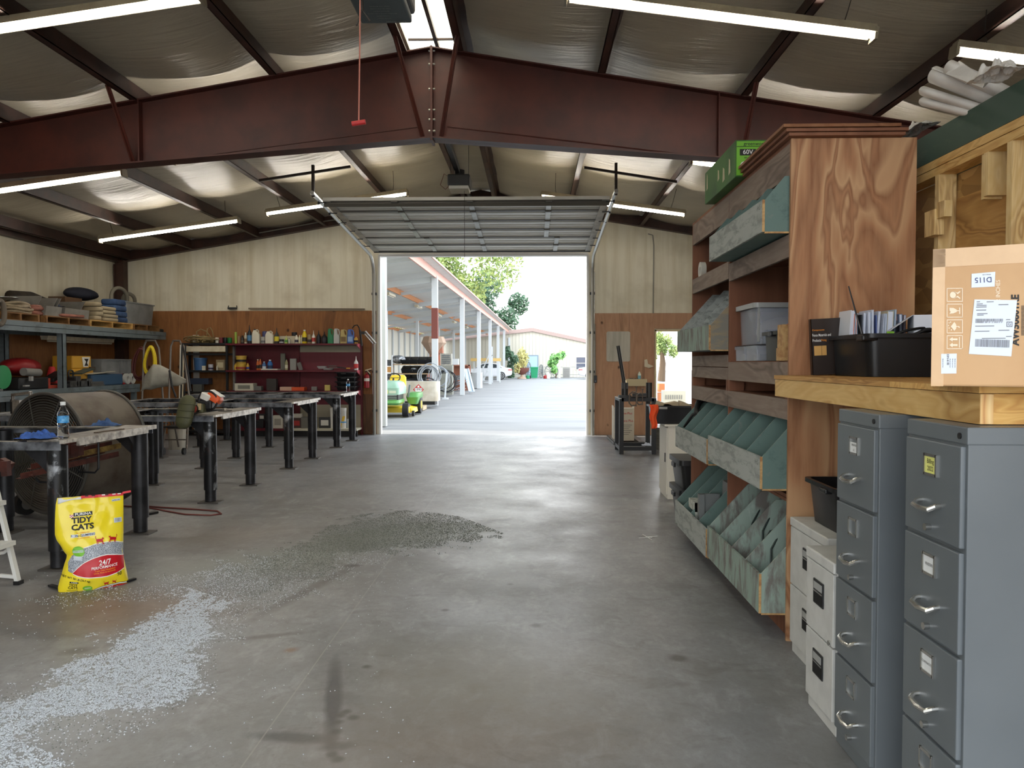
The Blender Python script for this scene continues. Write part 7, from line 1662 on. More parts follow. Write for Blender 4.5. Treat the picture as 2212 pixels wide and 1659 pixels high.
# ================================================================ yard: long open shed
SD = ray(1182, 782); SD.z = 0; SD.normalize(); SL = V((-SD.y, SD.x, 0))        # along the shed, and into it (towards -x)
S0_ = G(940, 876); S0_.z = 0
POST = mat('pale galvanised post', C(206, 212, 216), .45, .1); PINK = mat('salmon primed channel', C(216, 166, 152), .5); ORP = mat('orange primed purlin', C(206, 136, 84), .55)
RFU = mat('shed roof underside', C(222, 222, 216), .5, .2); SWALL = None
def m_rib(name, c1, c2, k):
    n = NT(name); s = n.n('ShaderNodeSeparateXYZ'); n.l(n.co((k, k, 1)), s.inputs[0]); a = n.math('ADD', s.outputs[0], s.outputs[1])
    f = n.math('FRACT', a); n.l(n.mix(n.rng(f, .0, .12, 1, 0), c1, c2), n.b.inputs['Base Color']); n.set(Roughness=.5); n.bump(n.rng(f, 0, .15), .6, .03); return n.m
SWALL = m_rib('white ribbed panel', C(214, 212, 200), C(176, 172, 160), 3.2); TANP = m_rib('tan ribbed panel', C(208, 204, 190), C(186, 182, 168), 3.0)
HF, HB, DW = 4.42, 3.62, 6.3
SP = lambda s, d, z: S0_ + SD * s + SL * d + V((0, 0, z))
sa, sb = -8.7, 49.0
t = thing('open_shed', SP(20, 3, 0), 'long open fronted metal shed along the yard with galvanised posts', 'shed')
w = MB(RFU); k = 150
def rf(u, v):
    s = lerp(sa, sb, u); return SP(s, lerp(-.35, DW, v), lerp(HF + .24, HB + .2, v) + (.025 if int(u * k + .5) % 2 else 0))
w.grid(rf, k, 1); w.build('roof_sheet', t, solid=.01)
def sbar(mb, s0, d0, z0, s1, d1, z1, w_, h): return mb.bar(SP(s0, d0, z0), SP(s1, d1, z1), w_, h)
sbar(MB(PINK), sa, -.05, HF + .08, sb, -.05, HF + .08, .05, .26).build('fascia_channel', t)
sbar(MB(PINK), sa, -.4, HF + .24, sb, -.4, HF + .24, .04, .06).build('eave_trim', t)
for d_ in (2.0, 4.1): sbar(MB(ORP), sa, d_, lerp(HF, HB, d_ / DW) + .1, sb, d_, lerp(HF, HB, d_ / DW) + .1, .05, .2).build('purlin', t)
sbar(MB(ORP), sa, DW - .1, HB + .06, sb, DW - .1, HB + .06, .05, .16).build('purlin', t)
for i in range(-1, 6):
    s = i * 8.5
    pz = MB(POST).bar(SP(s, 0, 0), SP(s, 0, HF), .2, .2); pz.build('post', t)
    if i == 0: MB(mat('dark red wrap', C(120, 66, 58), .7)).bar(SP(s, 0, 2.3), SP(s, 0, 3.35), .215, .215).build('post_wrap', t)
    sbar(MB(POST), s, -.1, HF - .06, s, DW, HB - .06, .08, .2).build('rafter', t)
    MB(POST).bar(SP(s, 3.5, 0), SP(s, 3.5, lerp(HF, HB, .55)), .16, .16).build('post', t)
    if i < 5: sbar(MB(POST), s + 4.2, -.05, HF + .06, s + 4.2, DW, HB + .02, .05, .12).build('rafter', t)
w = MB(SWALL).add([SP(sa, DW, 0), SP(sb, DW, 0), SP(sb, DW, HB + .15), SP(sa, DW, HB + .15)], [(0, 1, 2, 3)]); w.build('back_wall', t, solid=.04)
s = sa
while s < sb: MB(POST).bar(SP(s, DW - .08, 0), SP(s, DW - .08, HB), .14, .1).build('wall_post', t); s += 2.15
for i, s in enumerate((2.5, 8.8, 15.5, 22.5, 30)):
    c = SP(s, 2.05, lerp(HF, HB, .33) - .12); q = thing('shed_light', c, ['first', 'second', 'third', 'fourth', 'fifth'][i] + ' cream strip light along the shed roof, counted from the workshop', 'strip light', 'strip lights under the shed')
    MB(HOUS).bar(c - SD * .6, c + SD * .6, .16, .09).build('housing', q); MB(mat('unlit tube', C(196, 190, 170), .3)).cyl(c - SD * .55 - V((0, 0, .06)), c + SD * .55 - V((0, 0, .06)), .02).build('tube', q)

# ---------------- building across the yard
YB = 76.0
pk, er = P(1150, 716, YB), P(1268, 741, YB); el = V((-30, YB, pk.z - (pk.x + 30) * .11))
er2 = V((er.x + 4, YB, er.z - 4 * (pk.z - er.z) / (er.x - pk.x)))
t = thing('metal_building', (pk.x, YB, 0), 'low tan metal building with a shallow gable across the yard', 'building')
MB(TANP).prism([(el.x, 0), (er2.x, 0), (er2.x, er2.z), (pk.x, pk.z), (el.x, el.z)], 'y', YB, YB + 12).build('wall', t)
w = MB(mat('mauve roof trim', C(170, 148, 142), .5)); o_ = V((0, -.25, 0))
for a, b in ((el, pk), (pk, er2)): w.add([a + o_, b + o_, b + o_ + V((0, 0, .36)), a + o_ + V((0, 0, .36)), a + V((0, 12, 0)), b + V((0, 12, 0)), b + V((0, 12, .36)), a + V((0, 12, .36))], [(0, 1, 2, 3), (4, 5, 6, 7), (0, 4, 7, 3), (1, 5, 6, 2), (3, 2, 6, 7), (0, 1, 5, 4)])
w.build('roof_edge', t)
a, b = P(1140, 769, YB), P(1161, 769, YB); d = MB(mat('pale blue door', C(176, 204, 232), .4)).box(a.x, b.x, YB - .06, YB, 0, a.z).build('door', t); MB(mat('door trim', C(140, 156, 172), .5)).box(a.x - .1, a.x, YB - .08, YB, 0, a.z + .1).box(b.x, b.x + .1, YB - .08, YB, 0, a.z + .1).box(a.x, b.x, YB - .08, YB, a.z, a.z + .1).build('door_frame', d)
a, b = P(1245, 772, YB), P(1264, 797, YB); d = MB(mat('dark glass', C(92, 96, 112), .15)).box(a.x, b.x, YB - .05, YB, b.z, a.z).build('window', t); MB(mat('cream trim', C(220, 212, 196), .5)).box(a.x - .12, a.x, YB - .07, YB, b.z - .1, a.z + .12).box(b.x, b.x + .12, YB - .07, YB, b.z - .1, a.z + .12).box(a.x, b.x, YB - .07, YB, a.z, a.z + .12).box(a.x, b.x, YB - .06, YB, (a.z + b.z) / 2 - .03, (a.z + b.z) / 2 + .03).build('window_frame', d)
for px, y_ in ((1134, 762), (1134, 773)): MB(mat('grey meter', C(130, 136, 140), .5)).cbox(P(px, y_, YB - .1), (.2, .15, .3)).build('wall_lamp', t)
MB(POST).box(P(1100, 800, YB).x - .1, P(1100, 800, YB).x + .1, YB - .15, YB - .02, 0, pk.z - .6).build('downpipe', t)

# ---------------- trees and plants
LEAF = mat('sunlit leaf', C(164, 176, 104), .6, var=C(112, 140, 84), vs=1.2); LEAFD = mat('dark leaf', C(96, 124, 96), .6, var=C(66, 98, 76), vs=2); LIME = mat('lime leaf', C(150, 196, 116), .6, var=C(110, 170, 104), vs=4); STRAW = mat('straw grass', C(190, 184, 120), .7); BARK = mat('bark', C(96, 78, 60), .8)  # dark leaf colour lightened to stand in for haze over the yard
def foliage(c, r, n_, size, m, seed, lobes=7):
    rr = random.Random(seed); w = MB(m); L_ = []
    for k in range(lobes):
        q = V((rr.gauss(0, .5), rr.gauss(0, .5), rr.gauss(0, .5))); L_.append((V(c) + V((q.x * r[0], q.y * r[1], q.z * r[2])), rr.uniform(.35, .6)))
    vs, fs = [], []
    for k in range(n_):
        cc, s = rr.choice(L_); q = V((rr.gauss(0, 1), rr.gauss(0, 1), rr.gauss(0, 1))).normalized() * (rr.random() ** .4) * s
        p = cc + V((q.x * r[0], q.y * r[1], q.z * r[2])); d1 = V((rr.gauss(0, 1), rr.gauss(0, 1), rr.gauss(0, 1))).normalized(); d2 = d1.orthogonal().normalized(); sz = size * rr.uniform(.6, 1.3); o = len(vs)
        vs += [p - d1 * sz, p + d2 * sz * .5, p + d1 * sz, p - d2 * sz * .5]; fs.append((o, o + 1, o + 2, o + 3))
    return w.add(vs, fs)
def tree(px, py, y, r, n_, size, m, seed, lbl, name='tree', grp='trees behind the shed', cat='tree', trunk=.3, lobes=9):
    c = P(px, py, y); t = thing(name, (c.x, y, 0), lbl, cat, grp)
    foliage(c, r, n_, size, m, seed, lobes).build('foliage', t, normals=False)
    MB(BARK).tube([(c.x, y, 0), (c.x + .1, y, c.z * .5), (c.x, y, c.z)], [trunk, trunk * .8, trunk * .3], 8).build('trunk', t)
tree(945, 590, 98, (6.5, 5, 8.0), 17000, .3, LEAF, 2, 'big sunlit tree rising behind the shed roof', lobes=14)
tree(1052, 705, 111, (4.1, 3, 4.4), 6500, .28, LEAFD, 5, 'lower darker tree behind the far part of the shed roof')
tree(1429, 745, 60, (.9, .9, 1.3), 2600, .12, LEAF, 7, 'yellow green tree seen through the narrow side doorway', grp=None)
GY = 71.0
def pgnd(px, y=GY): return P(px, 800, y).x
tree(1104, 778, 73, (.62, .6, 1.35), 1100, .15, LEAFD, 9, 'dark green potted tree between the white car and the tan wall', 'potted_tree', None, 'plant', .05, 6)
c = V((pgnd(1128), 69, 0)); t = thing('pedestal_planter', c, 'rust brown bowl planter on a pedestal holding straw coloured grass', 'planter')
RB_ = mat('rusty bowl', C(120, 74, 66), .7); MB(RB_).lathe([(.02, .35), (.3, .42), (.62, .75), (.7, .98), (.66, .98), (.5, .7)], c, 20).build('bowl', t, smooth=True); MB(mat('tan pedestal', C(184, 160, 140), .7)).lathe([(.42, 0), (.38, .1), (.14, .2), (.12, .36)], c, 16).build('pedestal', t, smooth=True)
foliage(c + V((0, 0, 1.75)), (.6, .6, 1.0), 420, .16, STRAW, 3, 5).build('grass', t, normals=False); w = MB(STRAW); rr = random.Random(4)
for k in range(14): w.tube([c + V((0, 0, .9)), c + V((rr.uniform(-.3, .3), 0, 1.6)), c + V((rr.uniform(-.6, .6), 0, 2.3))], .015, 4)
w.build('stems', t)
t = thing('lime_shrub', (pgnd(1201), 71, 0), 'bright lime shrub standing in front of the tan building', 'plant')
foliage(V((pgnd(1201), 71, 1.5)), (.7, .6, 1.0), 900, .15, LIME, 12, 6).build('foliage', t, normals=False); MB(BARK).cyl((pgnd(1201), 71, 0), (pgnd(1201), 71, 1.4), .05).build('trunk', t)
GBN = mat('green bin plastic', C(40, 150, 104), .4); x = pgnd(1154, 70); t = thing('wheeled_bin', (x, 70, 0), 'green wheeled rubbish bin before the pale blue door', 'bin')
w = MB(GBN); w.M = Matrix.Translation((x, 70, .05)); w.rings_rr([(0, 0, 0, .27, .3, .05), (0, 0, .95, .36, .4, .05)]); w.build('body', t); w = MB(GBN); w.M = Matrix.Translation((x, 70, 1.0)); w.rings_rr([(0, 0, 0, .4, .44, .05), (0, 0, .06, .38, .42, .05)]); w.build('lid', t); MB(BLK).cyl((x - .38, 70.2, .14), (x - .3, 70.2, .14), .14).build('wheel', t)
WIR = mat('wagon iron', C(128, 132, 132), .6)
def wheel(px, y, r, lbl, asp=1.0, m=WIR):
    c = V((P(px, 800, y).x, y, r)); w = MB(m); w.tube([c + V((r * asp * math.cos(a), 0, r * math.sin(a))) for a in (6.283 * j / 30 for j in range(30))], .045, 6, closed=True)
    for k in range(6): a = math.pi * k / 6; w.tube([c + V((r * asp * math.cos(a), 0, r * math.sin(a))), c - V((r * asp * math.cos(a), 0, r * math.sin(a)))], .022, 5)
    w.cyl(c + V((0, -.1, 0)), c + V((0, .1, 0)), .12, seg=12); one(w, 'wagon_wheel', lbl, 'wheel', 'wagon wheels before the tan building')
wheel(1191, 72, .62, 'weathered wagon wheel beside the lime shrub'); wheel(1169, 72, .62, 'narrow turned wagon wheel beside the green bin', .3); wheel(1141, 71.5, .75, 'wagon wheel partly behind the bowl planter', .35)
t = thing('air_conditioner', (pgnd(1223), 73, 0), 'grey air conditioning unit before the tan building', 'air conditioner'); a = pgnd(1216, 73); b = pgnd(1231, 73)
MB(mat('grey unit', C(170, 168, 164), .5)).box(a, b, 72.6, 73.2, 0, 1.0).build('body', t); w = MB(mat('unit slat', C(140, 138, 134), .5))
for k in range(9): w.box(a + .04, b - .04, 72.57, 72.6, .1 + k * .09, .13 + k * .09)
w.build('grille', t); MB(PAINTW).box(a - .02, b + .02, 72.55, 73.25, 1.0, 1.05).build('lid', t)
one(MB(PAINTW).box(pgnd(1206, 71.5), pgnd(1211, 71.5), 71.4, 71.5, 0, 1.25), 'white_pillar', 'short white pillar before the lime shrub', 'pillar')
for px, m, h, lb in ((1178, REDM, .3, 'small red can on the ground before the tan building'), (1184, PAINTW, .5, 'small white container beside the red can'), (1140, GBN, .3, 'small green pot beside the bowl planter')):
    one(MB(m).lathe([(.16, 0), (.18, .02), (.18, h * .8), (.08, h), (.06, h * 1.1)], (pgnd(px, 69.5), 69.5, 0), 12), 'yard_container', lb, 'container', 'small containers before the tan building', smooth=True)
one(MB(WIR).tube([(-2.5, 73.5, 1.02), (8, 73.5, 1.02)], .02, 5).tube([(-2.5, 73.5, .3), (8, 73.5, .3)], .02, 5).tube([(pgnd(1172, 73.5), 73.5, 0), (pgnd(1172, 73.5), 73.5, 1.2)], .05, 6), 'wire_fence', 'low wire railing along the tan building', 'fence')
one(MB(TANP).box(pgnd(1108, 75), pgnd(1118, 75), 74.8, 75.2, 0, 1.1), 'grey_bollard_box', 'pale utility box behind the potted tree', 'box')
# ---------------- cars
CARW = mat('white car paint', C(226, 230, 236), .2, coat=.6); GLS = mat('car glass', C(60, 70, 76), .08)
def car(x, y, lbl, flip=1, sc=1.0):
    t = thing('car', (x, y, 0), lbl, 'car')
    X_ = lambda a: x + a * flip
    prof = [(-2.25, .3), (-2.3, .55), (-2.2, .75), (-1.5, .86), (-.95, .95), (-.25, 1.36), (.35, 1.44), (1.0, 1.36), (1.75, 1.02), (2.25, .98), (2.32, .7), (2.28, .36), (1.8, .24), (-1.9, .22)]
    MB(CARW).prism([(X_(a), z) for a, z in prof], 'y', y - .86, y + .86).build('body', t, bevel=.08, smooth=True)
    MB(GLS).prism([(X_(a), z) for a, z in ((-.82, .98), (-.2, 1.31), (.35, 1.38), (.38, .98))], 'y', y - .875, y + .875).prism([(X_(a), z) for a, z in ((.45, .98), (.43, 1.38), (.95, 1.31), (1.45, 1.02))], 'y', y - .875, y + .875).build('window', t)
    for a in (-1.4, 1.42):
        c = V((X_(a), y - .8, .33)); wh = MB(BLK).cyl(c + V((0, -.1, 0)), c + V((0, .12, 0)), .33, seg=24).build('wheel', t, smooth=True)
        q = MB(mat('alloy rim', C(196, 200, 204), .3, .6))
        for k in range(10): an = 6.283 * k / 10; q.bar(c + V((.04 * math.cos(an), -.112, .04 * math.sin(an))), c + V((.23 * math.cos(an), -.112, .23 * math.sin(an))), .02, .05, up=(0, 1, 0))
        q.tube([c + V((.23 * math.cos(an), -.11, .23 * math.sin(an))) for an in (6.283 * j / 20 for j in range(20))], .02, 5, closed=True); q.build('rim', wh)
    MB(mat('tail lamp', C(206, 70, 70), .3)).box(min(X_(2.0), X_(2.33)), max(X_(2.0), X_(2.33)), y - .88, y - .5, .78, .86).build('tail_lamp', t)
car(P(1107, 800, 67).x - 2.35, 67, 'white saloon car parked beyond the shed posts')
car(P(1252, 800, 69).x + 2.2, 69, 'white car glaring in sunlight at the edge of the doorway', -1)

# ---------------- shed contents
GRNP = mat('tractor green', C(96, 156, 84), .35, var=C(84, 140, 76), vs=4); GRNF = mat('faded hood green', C(156, 190, 170), .4, var=C(140, 178, 156), vs=3); YEP = mat('tractor yellow', C(240, 206, 60), .4)
mx = P(834, 860, 20.6).x; my = 20.6
t = thing('lawn_tractor', (mx, my, 0), 'green and yellow ride on lawn tractor just outside the overhead door', 'lawn tractor')
def bl(m, secs, nm, **k):
    q = MB(m); q.M = Matrix.Translation((mx, my, 0)); q.rings_rr(secs); return q.build(nm, t, smooth=True, **k)
bl(GRNF, [(0, .55, .62, .36, .62, .06), (0, .55, .8, .37, .62, .1), (0, .6, .93, .31, .56, .12), (0, .65, .98, .2, .45, .1)], 'hood')
bl(GRNP, [(0, .3, .34, .34, .42, .06), (0, .3, .4, .38, .5, .08), (0, .34, .48, .37, .48, .08)], 'bumper')
bl(BLK, [(0, .36, .46, .34, .42, .04), (0, .36, .66, .34, .42, .04)], 'grille')
q = MB(mat('bright grille bar', C(176, 190, 180), .4))
for k in range(3): q.box(mx - .3, mx + .3, my - .075, my - .055, .5 + k * .05, .515 + k * .05)
q.build('grille_bar', t)
q = MB(mat('head lamp', C(206, 214, 190), .2)).box(mx - .28, mx - .1, my - .075, my - .03, .66, .73); q.build('head_lamp', t); MB(mat('head lamp', C(206, 214, 190), .2)).box(mx + .1, mx + .28, my - .075, my - .03, .66, .73).build('head_lamp', t); MB(mat('emblem yellow', C(214, 214, 120), .4)).box(mx - .07, mx + .07, my - .08, my - .03, .65, .75).build('emblem', t)
bl(YEP, [(0, 1.55, .62, .24, .26, .06), (0, 1.55, .72, .25, .27, .06)], 'seat'); bl(YEP, [(0, 1.8, .7, .25, .05, .04), (0, 1.86, 1.05, .24, .05, .04), (0, 1.88, 1.12, .18, .04, .03)], 'backrest')
q = MB(BLK); c = V((mx, my + 1.12, 1.05)); q.tube([c + V((.19 * math.cos(a), .14 * math.sin(a), .12 * math.sin(a))) for a in (6.283 * j / 22 for j in range(22))], .018, 6, closed=True).cyl(c, c + V((0, -.1, -.25)), .025).bar(c - V((.18, 0, 0)), c + V((.18, 0, 0)), .03, .015); q.build('steering_wheel', t)
for s in (-1, 1):
    wh = MB(BLK).cyl((mx + s * .40, my + .35, .19), (mx + s * .56, my + .35, .19), .19, seg=24).build('wheel', t, smooth=True); MB(YEP).cyl((mx + s * .555, my + .35, .19), (mx + s * .57, my + .35, .19), .09).build('hub', wh)
    wh = MB(BLK).cyl((mx + s * .44, my + 1.75, .26), (mx + s * .70, my + 1.75, .26), .26, seg=24).build('wheel', t, smooth=True); MB(YEP).cyl((mx + s * .695, my + 1.75, .26), (mx + s * .71, my + 1.75, .26), .12).build('hub', wh)
    q = MB(GRNP); q.M = Matrix.Translation((mx + s * .53, my + 1.6, 0)); q.rings_rr([(0, -.2, .3, .12, .25, .05), (0, 0, .5, .18, .5, .06), (0, .05, .62, .17, .45, .08)]); q.build('fender', t, smooth=True)
    MB(mat('grey lever', C(110, 116, 116), .5)).bar((mx + s * .42, my + 1.1, .5), (mx + s * .46, my + 1.15, .85), .07, .05).build('lever', t)
bl(YEP, [(0, 1.0, .1, .66, .45, .1), (0, 1.0, .22, .64, .43, .1), (0, 1.0, .26, .5, .36, .1)], 'mower_deck'); MB(BLK).cyl((mx + .62, my + .55, .08), (mx + .68, my + .55, .08), .08).build('gauge_wheel', t)
# fuel tank
TK = mat('chalky tank paint', C(206, 200, 186), .6, var=C(182, 172, 154), vs=3); ty = 25.0; x0, x1 = P(868, 850, ty).x, P(946, 850, ty).x
t = thing('fuel_tank', ((x0 + x1) / 2, ty, .2), 'chalky white fuel tank with a red 1993 placard beside the tractor', 'tank')
q = MB(TK); q.rings_rr([((x0 + x1) / 2, ty + .35, .22, (x1 - x0) / 2, .38, .12), ((x0 + x1) / 2, ty + .35, .86, (x1 - x0) / 2, .38, .12)]); q.build('tank_body', t, smooth=True)
MB(BLK).box(x0 + .1, x1 - .1, ty, ty + .6, .1, .22).build('skid', t)
pc = P(904, 841.5, ty - .04); h_ = .175; q = MB(REDI).add([pc + V((0, 0, h_)), pc + V((h_, 0, 0)), pc + V((0, 0, -h_)), pc + V((-h_, 0, 0))], [(0, 1, 2, 3)]); q.use(WI); k = h_ * .46; pc2 = pc + V((0, -.004, 0))
q.add([pc2 + V((-h_ * .62, 0, h_ * .30)), pc2 + V((h_ * .62, 0, h_ * .30)), pc2 + V((h_ * .72, 0, 0)), pc2 + V((h_ * .62, 0, -h_ * .28)), pc2 + V((0, 0, -h_ * .9)), pc2 + V((-h_ * .62, 0, -h_ * .28)), pc2 + V((-h_ * .72, 0, 0))], [tuple(range(7))])
q.add([pc2 + V((-.03, 0, .07)), pc2 + V((.03, 0, .07)), pc2 + V((.035, 0, .1)), pc2 + V((.0, 0, .14)), pc2 + V((-.035, 0, .1))], [(0, 1, 2, 3, 4)])
q.use(INK).text('1993', .11, lambda a, b: pc + V((a, -.008, b))); q.text('3', .05, lambda a, b: pc + V((a, -.008, b - .11))); q.build('placard', t)
t = thing('wooden_pallet', (P(905, 880, 24.2).x, 24.2, 0), 'grey wooden pallet on the ground beside the lawn tractor', 'pallet'); x0, x1 = P(876, 880, 24).x, P(917, 880, 24).x
PGY = mat('grey pallet wood', C(186, 168, 140), .8)
for k in range(4): MB(PGY).box(x0, x1, 23.7 + k * .22, 23.84 + k * .22, .11, .13).build('deck_board', t)
for x in (x0, (x0 + x1) / 2, x1 - .06): MB(PGY).box(x, x + .06, 23.7, 24.5, 0, .11).build('stringer', t)
# shelves of black bins
by = 30.0; BBN = mat('glossy black plastic', C(26, 27, 29), .3)
t = thing('bin_rack', (P(900, 800, by).x, by + .3, 0), 'steel rack carrying rows of black hopper bins in the shed', 'rack')
x0, x1 = P(846, 800, by).x, P(932, 800, by).x
for z in (.72, 1.06, 1.42): MB(mat('tan shelf edge', C(176, 150, 116), .5)).box(x0, x1, by - .05, by + .5, z - .04, z).build('shelf', t)
for x in (x0, x1): MB(POST).box(x - .03, x + .03, by + .44, by + .5, 0, 1.75).build('post', t)
nn = 0
for r_, z in enumerate((.72, 1.06, 1.42)):
    for k, px in enumerate((872, 889, 907, 923)):
        if r_ == 0 and k > 2: continue
        c = V((P(px + 4, 800, by).x, by, z)); q = MB(BBN); hw = .145
        q.add([c + V((-hw, 0, 0)), c + V((hw, 0, 0)), c + V((hw * 1.1, -.12, .16)), c + V((-hw * 1.1, -.12, .16)), c + V((-hw, .4, 0)), c + V((hw, .4, 0)), c + V((hw * 1.1, .4, .29)), c + V((-hw * 1.1, .4, .29))], [(0, 1, 2, 3), (0, 1, 5, 4), (4, 5, 6, 7), (0, 3, 7, 4), (1, 2, 6, 5)])
        if r_ == 1 and k > 0:
            one(blob(MB(mat('galvanised fittings', C(186, 192, 196), .35, .6, var=C(110, 116, 120), vs=30)), c + V((0, .05, .13)), (.12, .14, .09), k, .3), 'fittings', ['', 'galvanised fittings heaped in the middle row bin nearer the tractor', 'galvanised fittings heaped in the middle row bin past the first heap', 'galvanised fittings in the last bin of the middle row'][k], 'fittings', 'fittings in the shed bins', smooth=2)
        one(q, 'hopper_bin', f"black hopper bin, {['first', 'second', 'third', 'fourth'][k]} along the {['bottom', 'middle', 'top'][r_]} row of the shed rack", 'bin', 'black hopper bins on the shed rack', solid=.008)
ORW = mat('orange shelf wood', C(206, 150, 84), .6); x0, x1 = P(812, 800, 28.5).x, P(846, 800, 28.5).x
t = thing('wooden_rack', ((x0 + x1) / 2, 28.5, 0), 'orange wooden rack with black mesh trays behind the tractor', 'rack')
for z0, z1 in ((1.12, 1.32), (.6, .8)): MB(ORW).box(x0, x1, 28.4, 28.8, z0, z1).build('shelf', t)
for z0 in (.84, 1.36, .3): MB(mat('black mesh', C(44, 46, 50), .5, var=C(110, 112, 116), vs=60)).box(x0, x1, 28.42, 28.7, z0, z0 + .22).build('mesh_tray', t)
MB(POST).box(x1, x1 + .05, 28.4, 28.45, 0, 1.75).build('post', t)
one(blob(MB(mat('bright scrap metal', C(176, 182, 188), .35, .6, var=C(60, 64, 70), vs=14)), (P(858, 790, 30).x, 30.2, 1.6), (.28, .2, .17), 4, .3), 'scrap_heap', 'heap of bright fittings on the shelf between the two racks', 'fittings', smooth=2)
# other things in the shed
def zq(px, y): return P(px, 800, y).x
def bxp(m, x0, y0, x1, y1, Y_, d, name, lbl, cat, grp=None, **k):
    a, b = P(x0, y0, Y_), P(x1, y1, Y_); return one(MB(m).box(a.x, b.x, Y_, Y_ + d, max(0, b.z), a.z), name, lbl, cat, grp, **k)
ORM = mat('rusty orange machine', C(196, 110, 84), .6, var=C(170, 140, 120), vs=3)
a = P(937, 745, 38); t = thing('mixer_hopper', a, 'rusty orange and tan hopper machine raised behind the wrapped shed post', 'machine')
MB(mat('tan hopper', C(176, 150, 130), .6)).lathe([(.2, -.5), (.62, .1), (.5, .4), (.3, .42)], a, 10).build('hopper', t); MB(ORM).cbox(P(948, 748, 38), (.42, .4, .7)).cbox(P(953, 752, 38), (.2, .3, .4)).build('gearbox', t); MB(ORM).bar(P(930, 762, 38), P(930, 800, 38), .1, .1).bar(P(948, 762, 38), P(950, 800, 38), .1, .1).build('leg', t); MB(ORM).box(zq(922, 38), zq(960, 38), 37.6, 38.4, 0, P(940, 800, 38).z).build('base', t)
q = thing('unit_heater', P(964, 778, 34), 'silver slatted unit heater standing in the shed', 'heater'); a, b = P(953, 764, 34), P(975, 788, 34)
MB(GALV).box(a.x, b.x, 34, 34.5, b.z, a.z).build('body', q); w = MB(mat('dark slat', C(96, 104, 110), .5))
for k in range(5): w.box(a.x + .03, b.x - .05, 33.97, 34, lerp(b.z, a.z, .12 + k * .17), lerp(b.z, a.z, .19 + k * .17))
w.build('slat', q)
q = bxp(mat('grey green cabinet', C(150, 152, 142), .6, var=C(128, 128, 120), vs=3), 942, 789, 977, 853, 34, .6, 'steel_locker', 'grey green steel cabinet under the unit heater', 'cabinet')
bxp(mat('white panel', C(216, 220, 222), .5), 976, 775, 990, 788, 36, .3, 'white_panel_box', 'white box standing on the rusty wooden rack', 'box')
t = thing('rusty_rack', (zq(997, 40), 40, 0), 'rust brown wooden rack with crates in the shed', 'rack'); RBW = mat('rust brown wood', C(150, 98, 78), .7)
a, b = P(977, 788, 40), P(1015, 848, 40)
MB(RBW).box(a.x, b.x, 40, 40.6, a.z - .06, a.z).build('top', t); MB(RBW).box(a.x, b.x, 40.5, 40.6, 0, a.z).build('back', t)
for x in (a.x, b.x - .08): MB(RBW).box(x, x + .08, 40, 40.08, 0, a.z).build('post', t)
MB(RBW).box(a.x, b.x, 40, 40.5, .5, .56).build('shelf', t)
one(MB(mat('dark crate parts', C(70, 72, 74), .5, .3, var=C(140, 144, 146), vs=20)).box(a.x + .1, b.x - .15, 40.05, 40.4, .56, .8), 'crate_parts', 'dark crate of parts on the rusty rack shelf', 'crate')
w = MB(mat('aluminium scrap', C(186, 196, 206), .4, .5, var=C(120, 128, 136), vs=12)); rr = random.Random(21)
for k in range(12): p = V((zq(988, 36.8) + rr.uniform(-.3, .2), 36.8 + rr.uniform(-.3, .3), .05 + .05 * k)); w.bar(p - V((rr.uniform(.2, .4), 0, .08)), p + V((rr.uniform(.2, .4), rr.uniform(-.2, .2), .12)), .1, .02)
one(w, 'metal_offcuts', 'pile of bright aluminium offcuts before the rusty rack', 'scrap', kind='stuff')
w = MB(mat('pale blue channel', C(196, 212, 226), .4)).bar(P(1007, 797, 38), P(1019, 846, 36.5), .3, .03).bar(P(1003, 797, 38), P(1015, 847, 36.5), .03, .1).bar(P(1011, 797, 38), P(1022, 844, 36.5), .03, .1)
one(w, 'leaning_channel', 'pale blue white metal channel leaning against a shed post', 'channel')
q = thing('white_drum', (zq(1030, 45), 45, 0), 'big white plastic drum with an open top among the shed posts', 'drum'); MB(mat('white drum plastic', C(216, 222, 226), .5)).lathe([(.3, 0), (.32, .02), (.32, .85), (.33, .9), (.3, .9), (.29, .3)], (zq(1030, 44), 44, 0), 22, ).build('body', q, smooth=True)
q = thing('rolling_stairs', (zq(1053, 54.6), 54.6, 0), 'galvanised rolling stairs behind the white drum', 'stairs'); w = MB(POST)
for dy in (0, .6): w.bar((zq(1043, 54.6), 54.6 + dy, .05), (zq(1063, 54.6), 54.6 + dy, 2.0), .05, .05).bar((zq(1063, 54.6), 54.6 + dy, 0), (zq(1063, 54.6), 54.6 + dy, 2.6), .05, .05).bar((zq(1043, 54.6), 54.6 + dy, .05), (zq(1063, 54.6), 54.6 + dy, .05), .05, .05).bar((zq(1043, 54.6), 54.6 + dy, .05), (zq(1043, 54.6), 54.6 + dy, 1.2), .05, .05).bar((zq(1043, 54.6), 54.6 + dy, 1.0), (zq(1063, 54.6), 54.6 + dy, 2.6), .04, .04)
w.build('frame', q); w = MB(POST)
for k in range(6): w.cbox((lerp(zq(1043, 54.6), zq(1063, 54.6), (k + .5) / 6), 54.9, .2 + k * .34), (.14, .6, .03))
w.build('step', q)
one(MB(mat('yellow lumber', C(214, 180, 112), .6)).bar(P(1017, 777, 56), P(1082, 777, 56), .4, .22), 'lumber_beam', 'yellow lumber beam held up across the shed posts', 'lumber')
one(MB(POST).bar((zq(1024, 56), 56, 0), (zq(1024, 56), 56, 1.55), .08, .08).bar((zq(1080, 56), 56, 0), (zq(1080, 56), 56, 1.55), .08, .08), 'lumber_trestle', 'thin steel uprights carrying the yellow lumber beam', 'trestle')
